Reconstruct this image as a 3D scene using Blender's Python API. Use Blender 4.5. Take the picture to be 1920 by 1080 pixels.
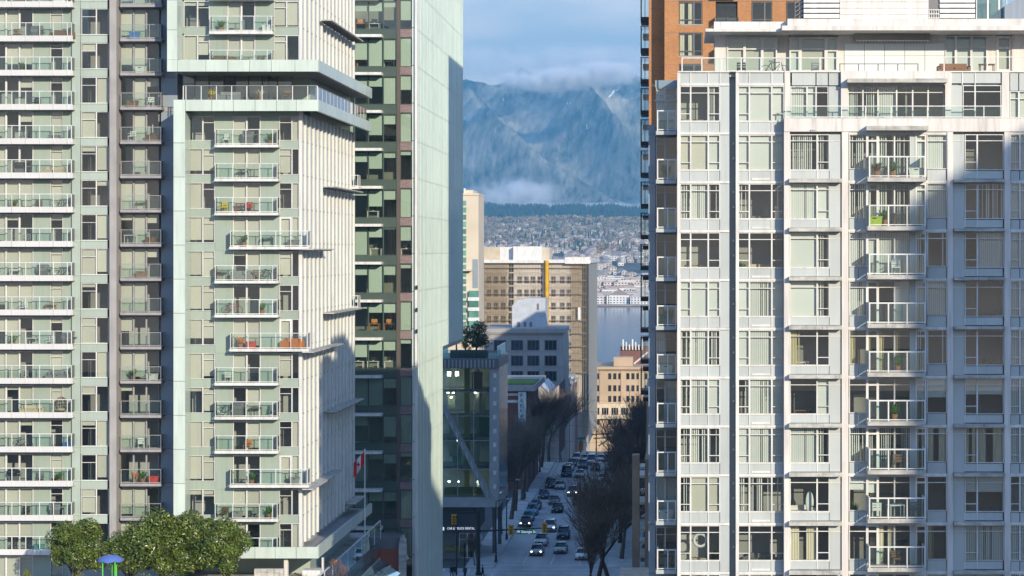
import bpy, bmesh, math, random
from mathutils import Vector, Matrix, noise
R = math.radians
rnd = random.Random(11)
scene = bpy.context.scene
COL = scene.collection
for o in list(bpy.data.objects):
    bpy.data.objects.remove(o)

# ---------------------------------------------------------------- camera, sky, sun, exposure
F0 = 4000.0            # focal length in photo pixels (1920 wide)
VPX, VPY = 1270.0, 472.0   # the street's vanishing point in the photo
CZ = 42.0              # camera height above the street
cam_d = bpy.data.cameras.new('camera')
cam = bpy.data.objects.new('camera', cam_d); COL.objects.link(cam)
cam.location = (0, 0, CZ); cam.rotation_euler = (R(90), 0, 0)
cam_d.sensor_width = 36.0; cam_d.lens = 36.0 * F0 / 1920.0
cam_d.shift_x = (960 - VPX) / 1920.0
cam_d.shift_y = (VPY - 540) / 1920.0
cam_d.clip_start = 1.0; cam_d.clip_end = 60000.0
scene.camera = cam

SUN_AZ, SUN_EL = 28.0, 17.0      # degrees right of straight behind the camera, above the horizon
sun_dir = Vector((math.sin(R(SUN_AZ)) * math.cos(R(SUN_EL)), -math.cos(R(SUN_AZ)) * math.cos(R(SUN_EL)), math.sin(R(SUN_EL))))
sd = bpy.data.lights.new('sun', 'SUN'); sun = bpy.data.objects.new('sun', sd); COL.objects.link(sun)
sd.energy = 2.35; sd.angle = R(0.5); sd.color = (1.0, 0.87, 0.68)
sun.rotation_euler = sun_dir.to_track_quat('Z', 'Y').to_euler()
sun.location = (60, -80, 150)

world = bpy.data.worlds.new('World'); scene.world = world; world.use_nodes = True
wn = world.node_tree.nodes; wl = world.node_tree.links
wn.clear()
w_out = wn.new('ShaderNodeOutputWorld'); w_bg = wn.new('ShaderNodeBackground'); w_bg.inputs['Strength'].default_value = 0.15
w_sky = wn.new('ShaderNodeTexSky'); w_sky.sky_type = 'NISHITA'; w_sky.sun_disc = False
w_sky.sun_elevation = R(SUN_EL); w_sky.sun_rotation = R(180.0 - SUN_AZ)
w_sky.air_density = 1.2; w_sky.dust_density = 0.3; w_sky.ozone_density = 7.0
w_tc = wn.new('ShaderNodeTexCoord'); w_map = wn.new('ShaderNodeMapping'); w_map.inputs['Scale'].default_value = (7, 7, 30)
w_noise = wn.new('ShaderNodeTexNoise'); w_noise.inputs['Scale'].default_value = 1.6; w_noise.inputs['Detail'].default_value = 7
w_noise.inputs['Roughness'].default_value = 0.5
w_ramp = wn.new('ShaderNodeValToRGB')
w_ramp.color_ramp.elements[0].position = 0.28; w_ramp.color_ramp.elements[0].color = (0.92, 0.92, 0.92, 1)
w_ramp.color_ramp.elements[1].position = 0.62; w_ramp.color_ramp.elements[1].color = (1, 1, 1, 1)
# a cloud layer seen ever more edge-on towards the horizon, the same all round
w_sep = wn.new('ShaderNodeSeparateXYZ'); w_el = wn.new('ShaderNodeMapRange'); w_el.interpolation_type = 'SMOOTHSTEP'
w_el.inputs['From Min'].default_value = 0.0; w_el.inputs['From Max'].default_value = 0.45; w_el.inputs['To Min'].default_value = 1.0; w_el.inputs['To Max'].default_value = 0.12
w_mul = wn.new('ShaderNodeMath'); w_mul.operation = 'MULTIPLY'
w_mix = wn.new('ShaderNodeMixRGB'); w_tone = wn.new('ShaderNodeValToRGB')
w_tone.color_ramp.elements[0].position = 0.35; w_tone.color_ramp.elements[0].color = (1.35, 1.3, 1.35, 1)
w_tone.color_ramp.elements[1].position = 0.66; w_tone.color_ramp.elements[1].color = (2.8, 2.45, 2.3, 1)
wl.new(w_tc.outputs['Generated'], w_map.inputs['Vector']); wl.new(w_map.outputs[0], w_noise.inputs['Vector'])
wl.new(w_tc.outputs['Generated'], w_sep.inputs[0]); wl.new(w_sep.outputs['Z'], w_el.inputs['Value'])
wl.new(w_noise.outputs['Fac'], w_ramp.inputs['Fac']); wl.new(w_noise.outputs['Fac'], w_tone.inputs['Fac'])
wl.new(w_ramp.outputs['Color'], w_mul.inputs[0]); wl.new(w_el.outputs[0], w_mul.inputs[1]); wl.new(w_mul.outputs[0], w_mix.inputs['Fac'])
wl.new(w_tone.outputs['Color'], w_mix.inputs['Color2'])
wl.new(w_sky.outputs[0], w_mix.inputs['Color1']); wl.new(w_mix.outputs[0], w_bg.inputs['Color']); wl.new(w_bg.outputs[0], w_out.inputs['Surface'])

vs = scene.view_settings
vs.view_transform = 'Standard'; vs.look = 'None'; vs.gamma = 1.0; vs.exposure = 1.1; vs.use_curve_mapping = False
cy = scene.cycles
cy.use_denoising = True; cy.max_bounces = 8; cy.diffuse_bounces = 3; cy.glossy_bounces = 3; cy.transmission_bounces = 4
cy.transparent_max_bounces = 28; cy.volume_bounces = 4; cy.volume_step_rate = 1.0; cy.volume_max_steps = 128
cy.caustics_reflective = False; cy.caustics_refractive = False; cy.sample_clamp_indirect = 6.0

# ---------------------------------------------------------------- materials
MATS = {}
def mat(name, col, rough=0.7, var=0.10, vscale=0.6, metal=0.0, bump=0.0, bscale=20.0, rand=0.0, spec=0.4, stretch=(1, 1, 1), emit=None, streak=0.0):
    if name in MATS: return MATS[name]
    m = bpy.data.materials.new(name); m.use_nodes = True
    n = m.node_tree.nodes; l = m.node_tree.links
    b = n['Principled BSDF']
    b.inputs['Roughness'].default_value = rough; b.inputs['Metallic'].default_value = metal
    b.inputs['Specular IOR Level'].default_value = spec
    tc = n.new('ShaderNodeTexCoord'); mp = n.new('ShaderNodeMapping'); mp.inputs['Scale'].default_value = stretch
    geo = n.new('ShaderNodeNewGeometry')
    l.new(geo.outputs['Position'], mp.inputs['Vector'])
    nz = n.new('ShaderNodeTexNoise'); nz.inputs['Scale'].default_value = vscale; nz.inputs['Detail'].default_value = 5
    l.new(mp.outputs[0], nz.inputs['Vector'])
    mr = n.new('ShaderNodeMapRange'); mr.inputs['From Min'].default_value = 0.3; mr.inputs['From Max'].default_value = 0.7
    mr.inputs['To Min'].default_value = 1 - var; mr.inputs['To Max'].default_value = 1 + var
    l.new(nz.outputs['Fac'], mr.inputs['Value'])
    val = mr.outputs[0]
    if rand:
        oi = n.new('ShaderNodeObjectInfo'); r2 = n.new('ShaderNodeMapRange')
        r2.inputs['To Min'].default_value = 1 - rand; r2.inputs['To Max'].default_value = 1 + rand
        l.new(oi.outputs['Random'], r2.inputs['Value'])
        mu = n.new('ShaderNodeMath'); mu.operation = 'MULTIPLY'; l.new(val, mu.inputs[0]); l.new(r2.outputs[0], mu.inputs[1]); val = mu.outputs[0]
    if streak:   # rain streaks and grime
        ms_ = n.new('ShaderNodeMapping'); ms_.inputs['Scale'].default_value = (4.5, 4.5, 0.3); l.new(geo.outputs['Position'], ms_.inputs['Vector'])
        ns = n.new('ShaderNodeTexNoise'); ns.inputs['Scale'].default_value = 1.0; ns.inputs['Detail'].default_value = 6; ns.inputs['Roughness'].default_value = 0.65; l.new(ms_.outputs[0], ns.inputs['Vector'])
        rs = n.new('ShaderNodeMapRange'); rs.inputs['From Min'].default_value = 0.52; rs.inputs['From Max'].default_value = 0.72; rs.inputs['To Min'].default_value = 1.0; rs.inputs['To Max'].default_value = 1 - streak
        l.new(ns.outputs['Fac'], rs.inputs['Value']); mu2 = n.new('ShaderNodeMath'); mu2.operation = 'MULTIPLY'; l.new(val, mu2.inputs[0]); l.new(rs.outputs[0], mu2.inputs[1]); val = mu2.outputs[0]
    vm = n.new('ShaderNodeVectorMath'); vm.operation = 'SCALE'; vm.inputs[0].default_value = col[:3]
    l.new(val, vm.inputs['Scale']); l.new(vm.outputs[0], b.inputs['Base Color'])
    if bump:
        n2 = n.new('ShaderNodeTexNoise'); n2.inputs['Scale'].default_value = bscale; n2.inputs['Detail'].default_value = 4
        l.new(geo.outputs['Position'], n2.inputs['Vector'])
        bp = n.new('ShaderNodeBump'); bp.inputs['Strength'].default_value = bump; bp.inputs['Distance'].default_value = 0.05
        l.new(n2.outputs['Fac'], bp.inputs['Height']); l.new(bp.outputs[0], b.inputs['Normal'])
    if emit:
        b.inputs['Emission Color'].default_value = (*emit[:3], 1); b.inputs['Emission Strength'].default_value = emit[3]
    MATS[name] = m
    return m

def glass(name, tint, refl=1.0, rough=0.0, gcol=(1, 1, 1)):
    if name in MATS: return MATS[name]
    m = bpy.data.materials.new(name); m.use_nodes = True
    n = m.node_tree.nodes; l = m.node_tree.links; n.clear()
    out = n.new('ShaderNodeOutputMaterial'); mx = n.new('ShaderNodeMixShader')
    t = n.new('ShaderNodeBsdfTransparent'); t.inputs['Color'].default_value = (*tint, 1)
    g = n.new('ShaderNodeBsdfGlossy'); g.inputs['Roughness'].default_value = rough; g.inputs['Color'].default_value = (*gcol, 1)
    fr = n.new('ShaderNodeFresnel'); fr.inputs['IOR'].default_value = 1.5
    mu = n.new('ShaderNodeMath'); mu.operation = 'MULTIPLY'; mu.inputs[1].default_value = refl; mu.use_clamp = True
    l.new(fr.outputs[0], mu.inputs[0]); l.new(mu.outputs[0], mx.inputs['Fac'])
    l.new(t.outputs[0], mx.inputs[1]); l.new(g.outputs[0], mx.inputs[2]); l.new(mx.outputs[0], out.inputs['Surface'])
    MATS[name] = m
    return m

M_WHITE = mat('white_painted_metal', (0.68, 0.675, 0.64), 0.5, 0.13, 1.2, rand=0.05, stretch=(2, 2, 0.4), streak=0.22)
M_CREAMW = mat('off_white_render', (0.68, 0.645, 0.60), 0.85, 0.13, 0.9, bump=0.1, stretch=(2.5, 2.5, 0.22), streak=0.26)
M_CONC = mat('weathered_concrete', (0.46, 0.45, 0.41), 0.9, 0.28, 1.2, bump=0.2, stretch=(1, 1, 3), streak=0.40)
M_PANEL = mat('grey_blue_panel', (0.455, 0.49, 0.475), 0.4, 0.05, 0.5, rand=0.06, streak=0.12)
M_GREENP = mat('sage_glass_panel', (0.325, 0.39, 0.33), 0.3, 0.05, 0.5, rand=0.05, streak=0.12)
M_MINT = mat('mint_glass_panel', (0.54, 0.625, 0.555), 0.22, 0.07, 0.7, rand=0.05, stretch=(1.5, 1.5, 0.4), streak=0.14)
M_PALEG = mat('pale_green_panel', (0.39, 0.46, 0.405), 0.3, 0.05, 0.4, rand=0.04, streak=0.12)
M_GREYPIL = mat('grey_concrete_pillar', (0.36, 0.345, 0.335), 0.9, 0.10, 0.8, bump=0.15, streak=0.20)
M_DGREY = mat('dark_grey_metal', (0.16, 0.16, 0.165), 0.5, 0.08, 1.0)
M_GREYSLAB = mat('grey_slab', (0.33, 0.32, 0.32), 0.85, 0.15, 1.5)
M_SHADEBLUE = mat('shade_blue_wall', (0.26, 0.31, 0.35), 0.35, 0.06, 0.5)  # blue of shaded walls and recesses put into the colour
M_BLACK = mat('black_metal', (0.02, 0.02, 0.022), 0.45, 0.1, 1.0)
M_FRIT = mat('fritted_white_glass', (0.50, 0.53, 0.48), 0.25, 0.16, 0.6, stretch=(1, 1.2, 0.35), streak=0.25)
M_FIN = mat('white_fin', (0.66, 0.66, 0.62), 0.5, 0.04, 0.5, streak=0.20)
M_CURT = mat('mint_curtain_wall_glass', (0.67, 0.79, 0.74), 0.12, 0.12, 0.5, stretch=(1, 1.5, 0.12), rand=0.06, spec=0.9, streak=0.12)
M_DKGREEN = mat('dark_green_spandrel', (0.07, 0.098, 0.082), 0.3, 0.1, 0.5)
M_PURPLE = mat('purple_brown_spandrel', (0.22, 0.16, 0.155), 0.6, 0.2, 1.5, stretch=(1, 1, 6))
M_BROWN = mat('brown_mullion', (0.10, 0.085, 0.07), 0.5)
M_ROOM = mat('room_wall', (0.36, 0.365, 0.35), 0.9, 0.1, 0.4, rand=0.3)
M_ROOMD = mat('office_wall', (0.22, 0.24, 0.19), 0.9, 0.2, 0.4, rand=0.3)
M_BLINDW = mat('white_blind', (0.71, 0.76, 0.75), 0.9, 0.02, 0.5, rand=0.06)
M_BLINDC = mat('cream_blind', (0.585, 0.59, 0.525), 0.9, 0.02, 0.5, rand=0.09)
M_BLINDG = mat('pale_green_blind', (0.47, 0.585, 0.50), 0.9, 0.02, 0.5, rand=0.08)
M_CURTAIN = mat('olive_curtain', (0.50, 0.46, 0.29), 0.9, 0.1, 3.0, stretch=(8, 8, 0.3))
M_CURTW = mat('cream_curtain', (0.70, 0.66, 0.52), 0.9, 0.1, 3.0, stretch=(8, 8, 0.3))
G_WIN = glass('window_glass', (0.945, 0.965, 0.95), 1.3)
G_BAL = glass('balcony_glass', (0.92, 0.97, 0.955), 1.3)
G_OFF = glass('office_glass', (0.935, 0.96, 0.94), 1.4)
G_GREEN = glass('green_glass', (0.88, 0.97, 0.95), 5.0, 0.0, (0.85, 1.0, 0.96))

def brick_mat(name, c1, c2, mortar, scale=1.0):
    m = bpy.data.materials.new(name); m.use_nodes = True
    n = m.node_tree.nodes; l = m.node_tree.links; b = n['Principled BSDF']; b.inputs['Roughness'].default_value = 0.9
    geo = n.new('ShaderNodeNewGeometry'); sep = n.new('ShaderNodeSeparateXYZ'); cmb = n.new('ShaderNodeCombineXYZ'); add = n.new('ShaderNodeMath')
    l.new(geo.outputs['Position'], sep.inputs[0]); l.new(sep.outputs[0], add.inputs[0]); l.new(sep.outputs[1], add.inputs[1])
    l.new(add.outputs[0], cmb.inputs[0]); l.new(sep.outputs[2], cmb.inputs[1])
    br = n.new('ShaderNodeTexBrick'); br.inputs['Scale'].default_value = 1.0
    br.inputs['Brick Width'].default_value = 0.24 * scale; br.inputs['Row Height'].default_value = 0.085 * scale; br.inputs['Mortar Size'].default_value = 0.008
    br.inputs['Color1'].default_value = (*c1, 1); br.inputs['Color2'].default_value = (*c2, 1); br.inputs['Mortar'].default_value = (*mortar, 1)
    l.new(cmb.outputs[0], br.inputs['Vector'])
    nz = n.new('ShaderNodeTexNoise'); nz.inputs['Scale'].default_value = 0.5; nz.inputs['Detail'].default_value = 5; l.new(geo.outputs['Position'], nz.inputs['Vector'])
    mr = n.new('ShaderNodeMapRange'); mr.inputs['To Min'].default_value = 0.75; mr.inputs['To Max'].default_value = 1.25; l.new(nz.outputs['Fac'], mr.inputs['Value'])
    vm = n.new('ShaderNodeVectorMath'); vm.operation = 'SCALE'; l.new(br.outputs['Color'], vm.inputs[0]); l.new(mr.outputs[0], vm.inputs['Scale'])
    l.new(vm.outputs[0], b.inputs['Base Color']); MATS[name] = m
    return m
M_BRICK = brick_mat('orange_brick', (0.50, 0.23, 0.085), (0.40, 0.17, 0.065), (0.34, 0.22, 0.13))
M_REDBR = brick_mat('dark_red_brick', (0.20, 0.075, 0.06), (0.15, 0.06, 0.05), (0.2, 0.15, 0.13))

# ---------------------------------------------------------------- mesh + object helpers
BOXC = {}
ORI = {}
BOXF = [(0, 3, 2, 1), (4, 5, 6, 7), (0, 1, 5, 4), (2, 3, 7, 6), (1, 2, 6, 5), (0, 4, 7, 3)]
def boxv(lo, hi):
    (a, b, c), (d, e, f) = lo, hi
    return [(a, b, c), (d, b, c), (d, e, c), (a, e, c), (a, b, f), (d, b, f), (d, e, f), (a, e, f)]
def boxmesh(dx, dy, dz, m):
    k = (round(dx, 3), round(dy, 3), round(dz, 3), m.name)
    if k not in BOXC:
        me = bpy.data.meshes.new('box'); h = (dx / 2, dy / 2, dz / 2)
        me.from_pydata(boxv((-h[0], -h[1], -h[2]), h), [], BOXF); me.materials.append(m); BOXC[k] = me
    return BOXC[k]
def link(name, data, parent, loc, rotz=0.0):
    o = bpy.data.objects.new(name, data); COL.objects.link(o)
    loc = Vector(loc)
    if parent is not None:
        o.parent = parent; o.location = loc - ORI[parent.name]
    else:
        o.location = loc
    if rotz: o.rotation_euler = (0, 0, rotz)
    ORI[o.name] = loc
    return o
def tag(o, label=None, cat=None, group=None, kind=None):
    if label: o['label'] = label
    if cat: o['category'] = cat
    if group: o['group'] = group
    if kind: o['kind'] = kind
    return o
LABELS = {}
def thing(name, label, cat, loc, group=None, rotz=0.0):
    o = link(name, None, None, loc, rotz); o.empty_display_size = 0.3
    tag(o, label, cat, group); return o
def box(name, m, lo, hi, parent):
    lo2 = tuple(min(a, b) for a, b in zip(lo, hi)); hi2 = tuple(max(a, b) for a, b in zip(lo, hi))
    d = [b - a for a, b in zip(lo2, hi2)]
    return link(name, boxmesh(*d, m), parent, tuple((a + b) / 2 for a, b in zip(lo2, hi2)))

class MB:
    def __init__(s): s.v = []; s.f = []; s.mi = []; s.mats = []
    def _m(s, m):
        if m not in s.mats: s.mats.append(m)
        return s.mats.index(m)
    def add(s, vs_, fs, m):
        b = len(s.v); i = s._m(m); s.v += [tuple(v) for v in vs_]
        for f in fs: s.f.append(tuple(b + k for k in f)); s.mi.append(i)
    def box(s, lo, hi, m):
        lo2 = tuple(min(a, b) for a, b in zip(lo, hi)); hi2 = tuple(max(a, b) for a, b in zip(lo, hi)); s.add(boxv(lo2, hi2), BOXF, m)
    def tube(s, p0, p1, r0, r1, m, n=6, caps=True):
        p0 = Vector(p0); p1 = Vector(p1); d = p1 - p0
        if d.length < 1e-6: return
        a = d.orthogonal().normalized(); b = d.normalized().cross(a)
        vs_ = []
        for p, r in ((p0, r0), (p1, r1)):
            for i in range(n):
                t = 2 * math.pi * i / n; vs_.append(p + a * (r * math.cos(t)) + b * (r * math.sin(t)))
        fs = [(i, (i + 1) % n, n + (i + 1) % n, n + i) for i in range(n)]
        if caps: fs += [tuple(range(n - 1, -1, -1)), tuple(range(n, 2 * n))]
        s.add(vs_, fs, m)
    def prism(s, poly, y0, y1, m, axis='y'):
        n = len(poly); vs_ = []
        for y in (y0, y1):
            for a, b in poly: vs_.append((a, y, b) if axis == 'y' else ((y, a, b) if axis == 'x' else (a, b, y)))
        fs = [(i, (i + 1) % n, n + (i + 1) % n, n + i) for i in range(n)] + [tuple(range(n - 1, -1, -1)), tuple(range(n, 2 * n))]
        s.add(vs_, fs, m)
    def ball(s, c, r, m, nu=8, nv=6, jit=0.0, rg=None):
        c = Vector(c); r = (r, r, r) if not hasattr(r, '__len__') else r
        vs_ = []
        for j in range(nv + 1):
            ph = math.pi * j / nv
            for i in range(nu):
                t = 2 * math.pi * i / nu; k = 1 + (rg.uniform(-jit, jit) if rg else 0)
                vs_.append(c + Vector((r[0] * k * math.sin(ph) * math.cos(t), r[1] * k * math.sin(ph) * math.sin(t), r[2] * k * math.cos(ph))))
        fs = []
        for j in range(nv):
            for i in range(nu): fs.append((j * nu + i, (j + 1) * nu + i, (j + 1) * nu + (i + 1) % nu, j * nu + (i + 1) % nu))
        s.add(vs_, fs, m)
    def mesh(s, name='mesh', smooth=False, fix=True):
        me = bpy.data.meshes.new(name); me.from_pydata(s.v, [], s.f)
        for m in s.mats: me.materials.append(m)
        me.polygons.foreach_set('material_index', s.mi)
        if smooth: me.polygons.foreach_set('use_smooth', [True] * len(s.f))
        me.update()
        if fix:
            bm = bmesh.new(); bm.from_mesh(me); bmesh.ops.recalc_face_normals(bm, faces=bm.faces); bm.to_mesh(me); bm.free()
        return me
    def build(s, name, parent, loc=None, smooth=False, fix=True):
        if loc is None: loc = ORI[parent.name] if parent is not None else (0, 0, 0)
        o = Vector(loc); s.v = [tuple(Vector(v) - o) for v in s.v]
        return link(name, s.mesh(name, smooth, fix), parent, loc)

def wx(px, Y): return (px - VPX) * Y / F0
def wz(py, Y): return CZ - (py - VPY) * Y / F0

class Fac:
    """a facade plane facing the camera at distance Y; x / y in photo pixels measured on that plane"""
    def __init__(s, Y, parent): s.Y = Y; s.p = parent; s.s = F0 / Y
    def X(s, px): return wx(px, s.Y)
    def Z(s, py): return wz(py, s.Y)
    def box(s, name, m, x0, x1, y0, y1, d0, d1, parent=None):
        return box(name, m, (s.X(x0), s.Y + d0, s.Z(y1)), (s.X(x1), s.Y + d1, s.Z(y0)), parent or s.p)

MC = {}
def window(F, cols, y0, y1, fm=None, blinds=None, d=0.0, fw=0.042, gm=None, bm_=None, name='window', gap=0.16):
    """cols: [(x0,x1,[splits px below y0])]; frame is the part, panes and blinds its sub-parts"""
    fm = fm or M_WHITE; gm = gm or G_WIN; bm_ = bm_ or M_BLINDW
    Y = F.Y + d; sc = 1.0 / F.s
    x0 = cols[0][0]; H = (y1 - y0) * sc
    key = (tuple((round((a - x0) * sc, 3), round((b - x0) * sc, 3), tuple(c)) for a, b, c in cols), round(H, 3), fm.name, fw, sc)
    cells = []
    for ci, (a, b, sp) in enumerate(cols):
        X0 = (a - x0) * sc; X1 = (b - x0) * sc
        zs = [H] + [H - t * sc for t in sp] + [0.0]
        for i in range(len(zs) - 1): cells.append((ci, i, X0 + fw, X1 - fw, zs[i + 1] + (fw if i == len(zs) - 2 else fw / 2), zs[i] - (fw if i == 0 else fw / 2)))
    if key not in MC:
        mb = MB()
        for a, b, sp in cols:
            X0 = (a - x0) * sc; X1 = (b - x0) * sc
            mb.box((X0, -0.07, 0), (X0 + fw, 0.07, H), fm); mb.box((X1 - fw, -0.07, 0), (X1, 0.07, H), fm)
            mb.box((X0 + fw, -0.065, 0), (X1 - fw, 0.065, fw), fm); mb.box((X0 + fw, -0.065, H - fw), (X1 - fw, 0.065, H), fm)
            for t in sp: mb.box((X0 + fw, -0.06, H - t * sc - fw / 2), (X1 - fw, 0.06, H - t * sc + fw / 2), fm)
        MC[key] = mb.mesh('window_frame', fix=False)
    org = Vector((F.X(x0) * Y / F.Y if d else F.X(x0), Y, F.Z(y1)))
    o = link(name, MC[key], F.p, org)
    for ci, i, a, b, c, e in cells:
        box('pane', gm, (org.x + a, Y - 0.012, org.z + c), (org.x + b, Y + 0.012, org.z + e), o)
    if blinds:
        for ci, (a, b, sp) in enumerate(cols):
            st = blinds[ci % len(blinds)] if isinstance(blinds, (list, tuple)) else blinds
            blind(o, org, (a - x0) * sc + 0.03, (b - x0) * sc - 0.03, 0.03, H - 0.03, Y + gap, st, bm_)
    return o

def blind(o, org, a, b, z0, z1, Y, st, bm_):
    if st in (None, 'O'): return
    kind = st[0]; f = st[1] if len(st) > 1 and not isinstance(st, str) else 1.0
    if kind in 'WCGH':
        m = {'W': M_BLINDW, 'C': M_BLINDC, 'G': M_BLINDG, 'H': bm_}[kind]
        box('roller_blind', m, (org.x + a, Y, org.z + z1 - (z1 - z0) * f), (org.x + b, Y + 0.012, org.z + z1), o)
    elif kind in 'vV':
        w = b - a; n = max(2, int(w / 0.115)); dense = kind == 'v'
        k = ('vb', round(w, 3), round(z1 - z0, 3), kind, rnd.randrange(3))
        if k not in MC:
            mb = MB()
            for i in range(n):
                if not dense and rnd.random() < 0.28: continue
                ww = 0.105 if dense else rnd.choice((0.035, 0.05, 0.07))
                xc = (i + 0.5) * w / n; t = rnd.uniform(-0.02, 0.02)
                if dense and rnd.random() < 0.06: ww = 0.04
                mb.box((xc - ww / 2, t, 0), (xc + ww / 2, t + 0.006, z1 - z0), M_BLINDW if dense else bm_)
            if not mb.v: mb.box((0, 0, 0), (0.08, 0.006, z1 - z0), bm_)
            MC[k] = mb.mesh('vertical_blind', fix=False)
        link('vertical_blind', MC[k], o, (org.x + a, Y + 0.03, org.z + z0))
    elif kind in 'UY':
        m = M_CURTAIN if kind == 'U' else M_CURTW; w = b - a
        k = ('cu', round(w, 3), round(z1 - z0, 3), kind)
        if k not in MC:
            mb = MB(); 
            for xa, xb in ((0, w * 0.34), (w * 0.62, w)) if kind == 'Y' else ((0, w * 0.25), (w * 0.3, w * 0.36)):
                n = max(3, int((xb - xa) / 0.07)); vv = []; ff = []
                for i in range(n + 1):
                    x = xa + (xb - xa) * i / n; yy = 0.04 * (i % 2)
                    vv += [(x, yy, 0), (x, yy, z1 - z0)]
                    if i: ff.append((2 * i - 2, 2 * i, 2 * i + 1, 2 * i - 1))
                mb.add(vv, ff, m)
            MC[k] = mb.mesh('curtain', fix=False)
        link('curtain', MC[k], o, (org.x + a, Y, org.z + z0))

BALC = []   # (name of column, slab rect) for furniture
def balcony(F, x0, x1, ybot, dep, slab_px, rail_px, posts, slab_m, rail_m, gm, col=None, lip=0.0, fascia=None, left=True, right=True, d=0.0, pw=0.05, bottom_rail=True, slab_name='balcony'):
    """slab is the part; railing, glass panels its sub-parts.  x's are measured on the balcony's front plane"""
    Yb = F.Y + d; Yf = Yb - dep; s = F0 / Yf
    X0, X1 = wx(x0, Yf), wx(x1, Yf); Z0 = wz(ybot, Yf); Z1 = Z0 + slab_px / s
    top = Z0 + rail_px / s
    sl = box(slab_name, slab_m, (X0, Yf, Z0), (X1, Yb - 0.072, Z1), F.p)
    if fascia:
        box('fascia', fascia[0], (X0 - 0.02, Yf - 0.05, Z0 - 0.01), (X1 + 0.02, Yf - 0.003, Z0 + fascia[1] / s), sl)
        zb = Z0 + fascia[1] / s + 0.02; yp = Yf - 0.08
    else:
        zb = Z1 + 0.09; yp = Yf + 0.05
    ps = [wx(p, Yf) for p in posts]
    key = ('rail', round(X1 - X0, 3), round(dep, 2), round(top - Z0, 3), tuple(round(p - X0, 2) for p in ps), rail_m.name, left, right, bool(fascia), round(d, 2))
    if key not in MC:
        mb = MB(); zp = 0.0 if fascia else (Z1 - Z0) + 0.003
        h = top - Z0
        for p in ps: mb.box((p - X0 - pw / 2, yp - Yf - pw / 2, zp), (p - X0 + pw / 2, yp - Yf + pw / 2, h - pw), rail_m)
        mb.box((ps[0] - X0 - pw / 2, yp - Yf - pw * 0.6, h - pw), (ps[-1] - X0 + pw / 2, yp - Yf + pw * 0.6, h), rail_m)
        if bottom_rail and not fascia: mb.box((ps[0] - X0 + pw / 2, yp - Yf - pw * 0.4, zb - Z0 - 0.03), (ps[-1] - X0 - pw / 2, yp - Yf + pw * 0.4, zb - Z0 + 0.02), rail_m)
        for flag, xx in ((left, ps[0]), (right, ps[-1])):
            if flag:
                mb.box((xx - X0 - pw / 2, yp - Yf + pw * 0.6 + 0.002, h - pw), (xx - X0 + pw / 2, dep - 0.08, h), rail_m)
                mb.box((xx - X0 - pw * 0.45, dep - 0.08 - pw, (Z1 - Z0) + 0.003), (xx - X0 + pw * 0.45, dep - 0.08, h - pw - 0.002), rail_m)
        MC[key] = mb.mesh('railing', fix=False)
    link('railing', MC[key], sl, (X0, Yf, Z0))
    for a, b in zip(ps[:-1], ps[1:]):
        box('glass_panel', gm, (a + pw / 2 + 0.004, yp - 0.006, zb + 0.025), (b - pw / 2 - 0.004, yp + 0.006, top - pw - 0.004), sl)
    for flag, xx in ((left, ps[0]), (right, ps[-1])):
        if flag: box('glass_panel', gm, (xx - 0.006, yp + pw, zb + 0.025), (xx + 0.006, Yb - 0.16, top - pw - 0.004), sl)
    if col: BALC.append((col, X0, X1, Yf, Yb, Z1, ybot))
    return sl
# ---------------------------------------------------------------- interiors shared by the facades
def rooms(F, x0, x1, lines, depth, slab_px=(0, 6), parts_x=(), d=0.0, wall=None, top=None, bot=None):
    wall = wall or M_ROOM
    for y in lines:
        F.box('floor_slab', M_GREYSLAB, x0 + 1, x1 - 1, y + slab_px[0], y + slab_px[1], d + 0.19, d + depth)
    yt = min(lines) if top is None else top; yb = max(lines) if bot is None else bot
    F.box('back_wall', wall, x0 + 1, x1 - 1, yt, yb, d + depth + 0.004, d + depth + 0.3)
    ls = sorted(lines)
    for x in parts_x:
        for a, b in zip(ls[:-1], ls[1:]):
            F.box('partition_wall', wall, x - 1.5, x + 1.5, a + slab_px[1] + 0.2, b + slab_px[0] - 0.2, d + 0.26, d + depth - 0.01)

# ================================================================ RIGHT CONDO TOWER
YR = 122.4
condo = thing('condominium_tower', 'pale condominium tower with white pillars, blue-grey spandrels and glass balconies', 'building', (11.0, 132.0, 0.0))
RC = Fac(YR, condo)            # plane of bays C..F
RA = Fac(YR + 0.8, condo)      # plane of bays A, B and of the set-back top floor
RW = Fac(YR + 3.8, condo)      # shaded wing beside the street
yk = lambda k: 248 + 91.5 * k
SA = {-1: ('O', 'O', 'V'), 0: ('C', 'C', 'W'), 1: ('V', 'v', 'V'), 2: 'O', 3: 'W', 4: ('V', 'v', 'V'), 5: ('V', 'v', 'W'), 6: 'V', 7: ('V', 'C', 'C'), 8: 'O', 9: ('O', 'Y', 'V')}
SB = {-1: 'W', 0: 'W', 1: ('V', 'O', 'V'), 2: 'O', 3: ('W', 'v', 'W'), 4: ('W', 'v', 'W'), 5: ('V', 'v', 'W'), 6: ('W', 'v', 'W'), 7: 'V', 8: 'O', 9: 'v'}
SC = {0: 'V', 1: ('v', 'W'), 2: ('W', 'V'), 3: ('W', 'V'), 4: ('U', 'O'), 5: ('O', 'W'), 6: ('v', 'V'), 7: ('O', 'O'), 8: ('Y', 'O'), 9: ('O', 'v')}
SD = {0: 'V', 1: 'V', 2: 'v', 3: ('v', 'O', 'O', 'W'), 4: 'U', 5: 'O', 6: 'V', 7: (('H', 0.4), ('H', 0.4), 'O', 'O'), 8: ('O', 'O', 'Y', 'O'), 9: 'O'}
SG = {0: 'v', 1: 'v', 2: ('V',), 3: 'v', 4: 'V', 5: ('H', 0.55), 6: 'Y', 7: 'O', 8: 'U', 9: 'v'}
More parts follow.
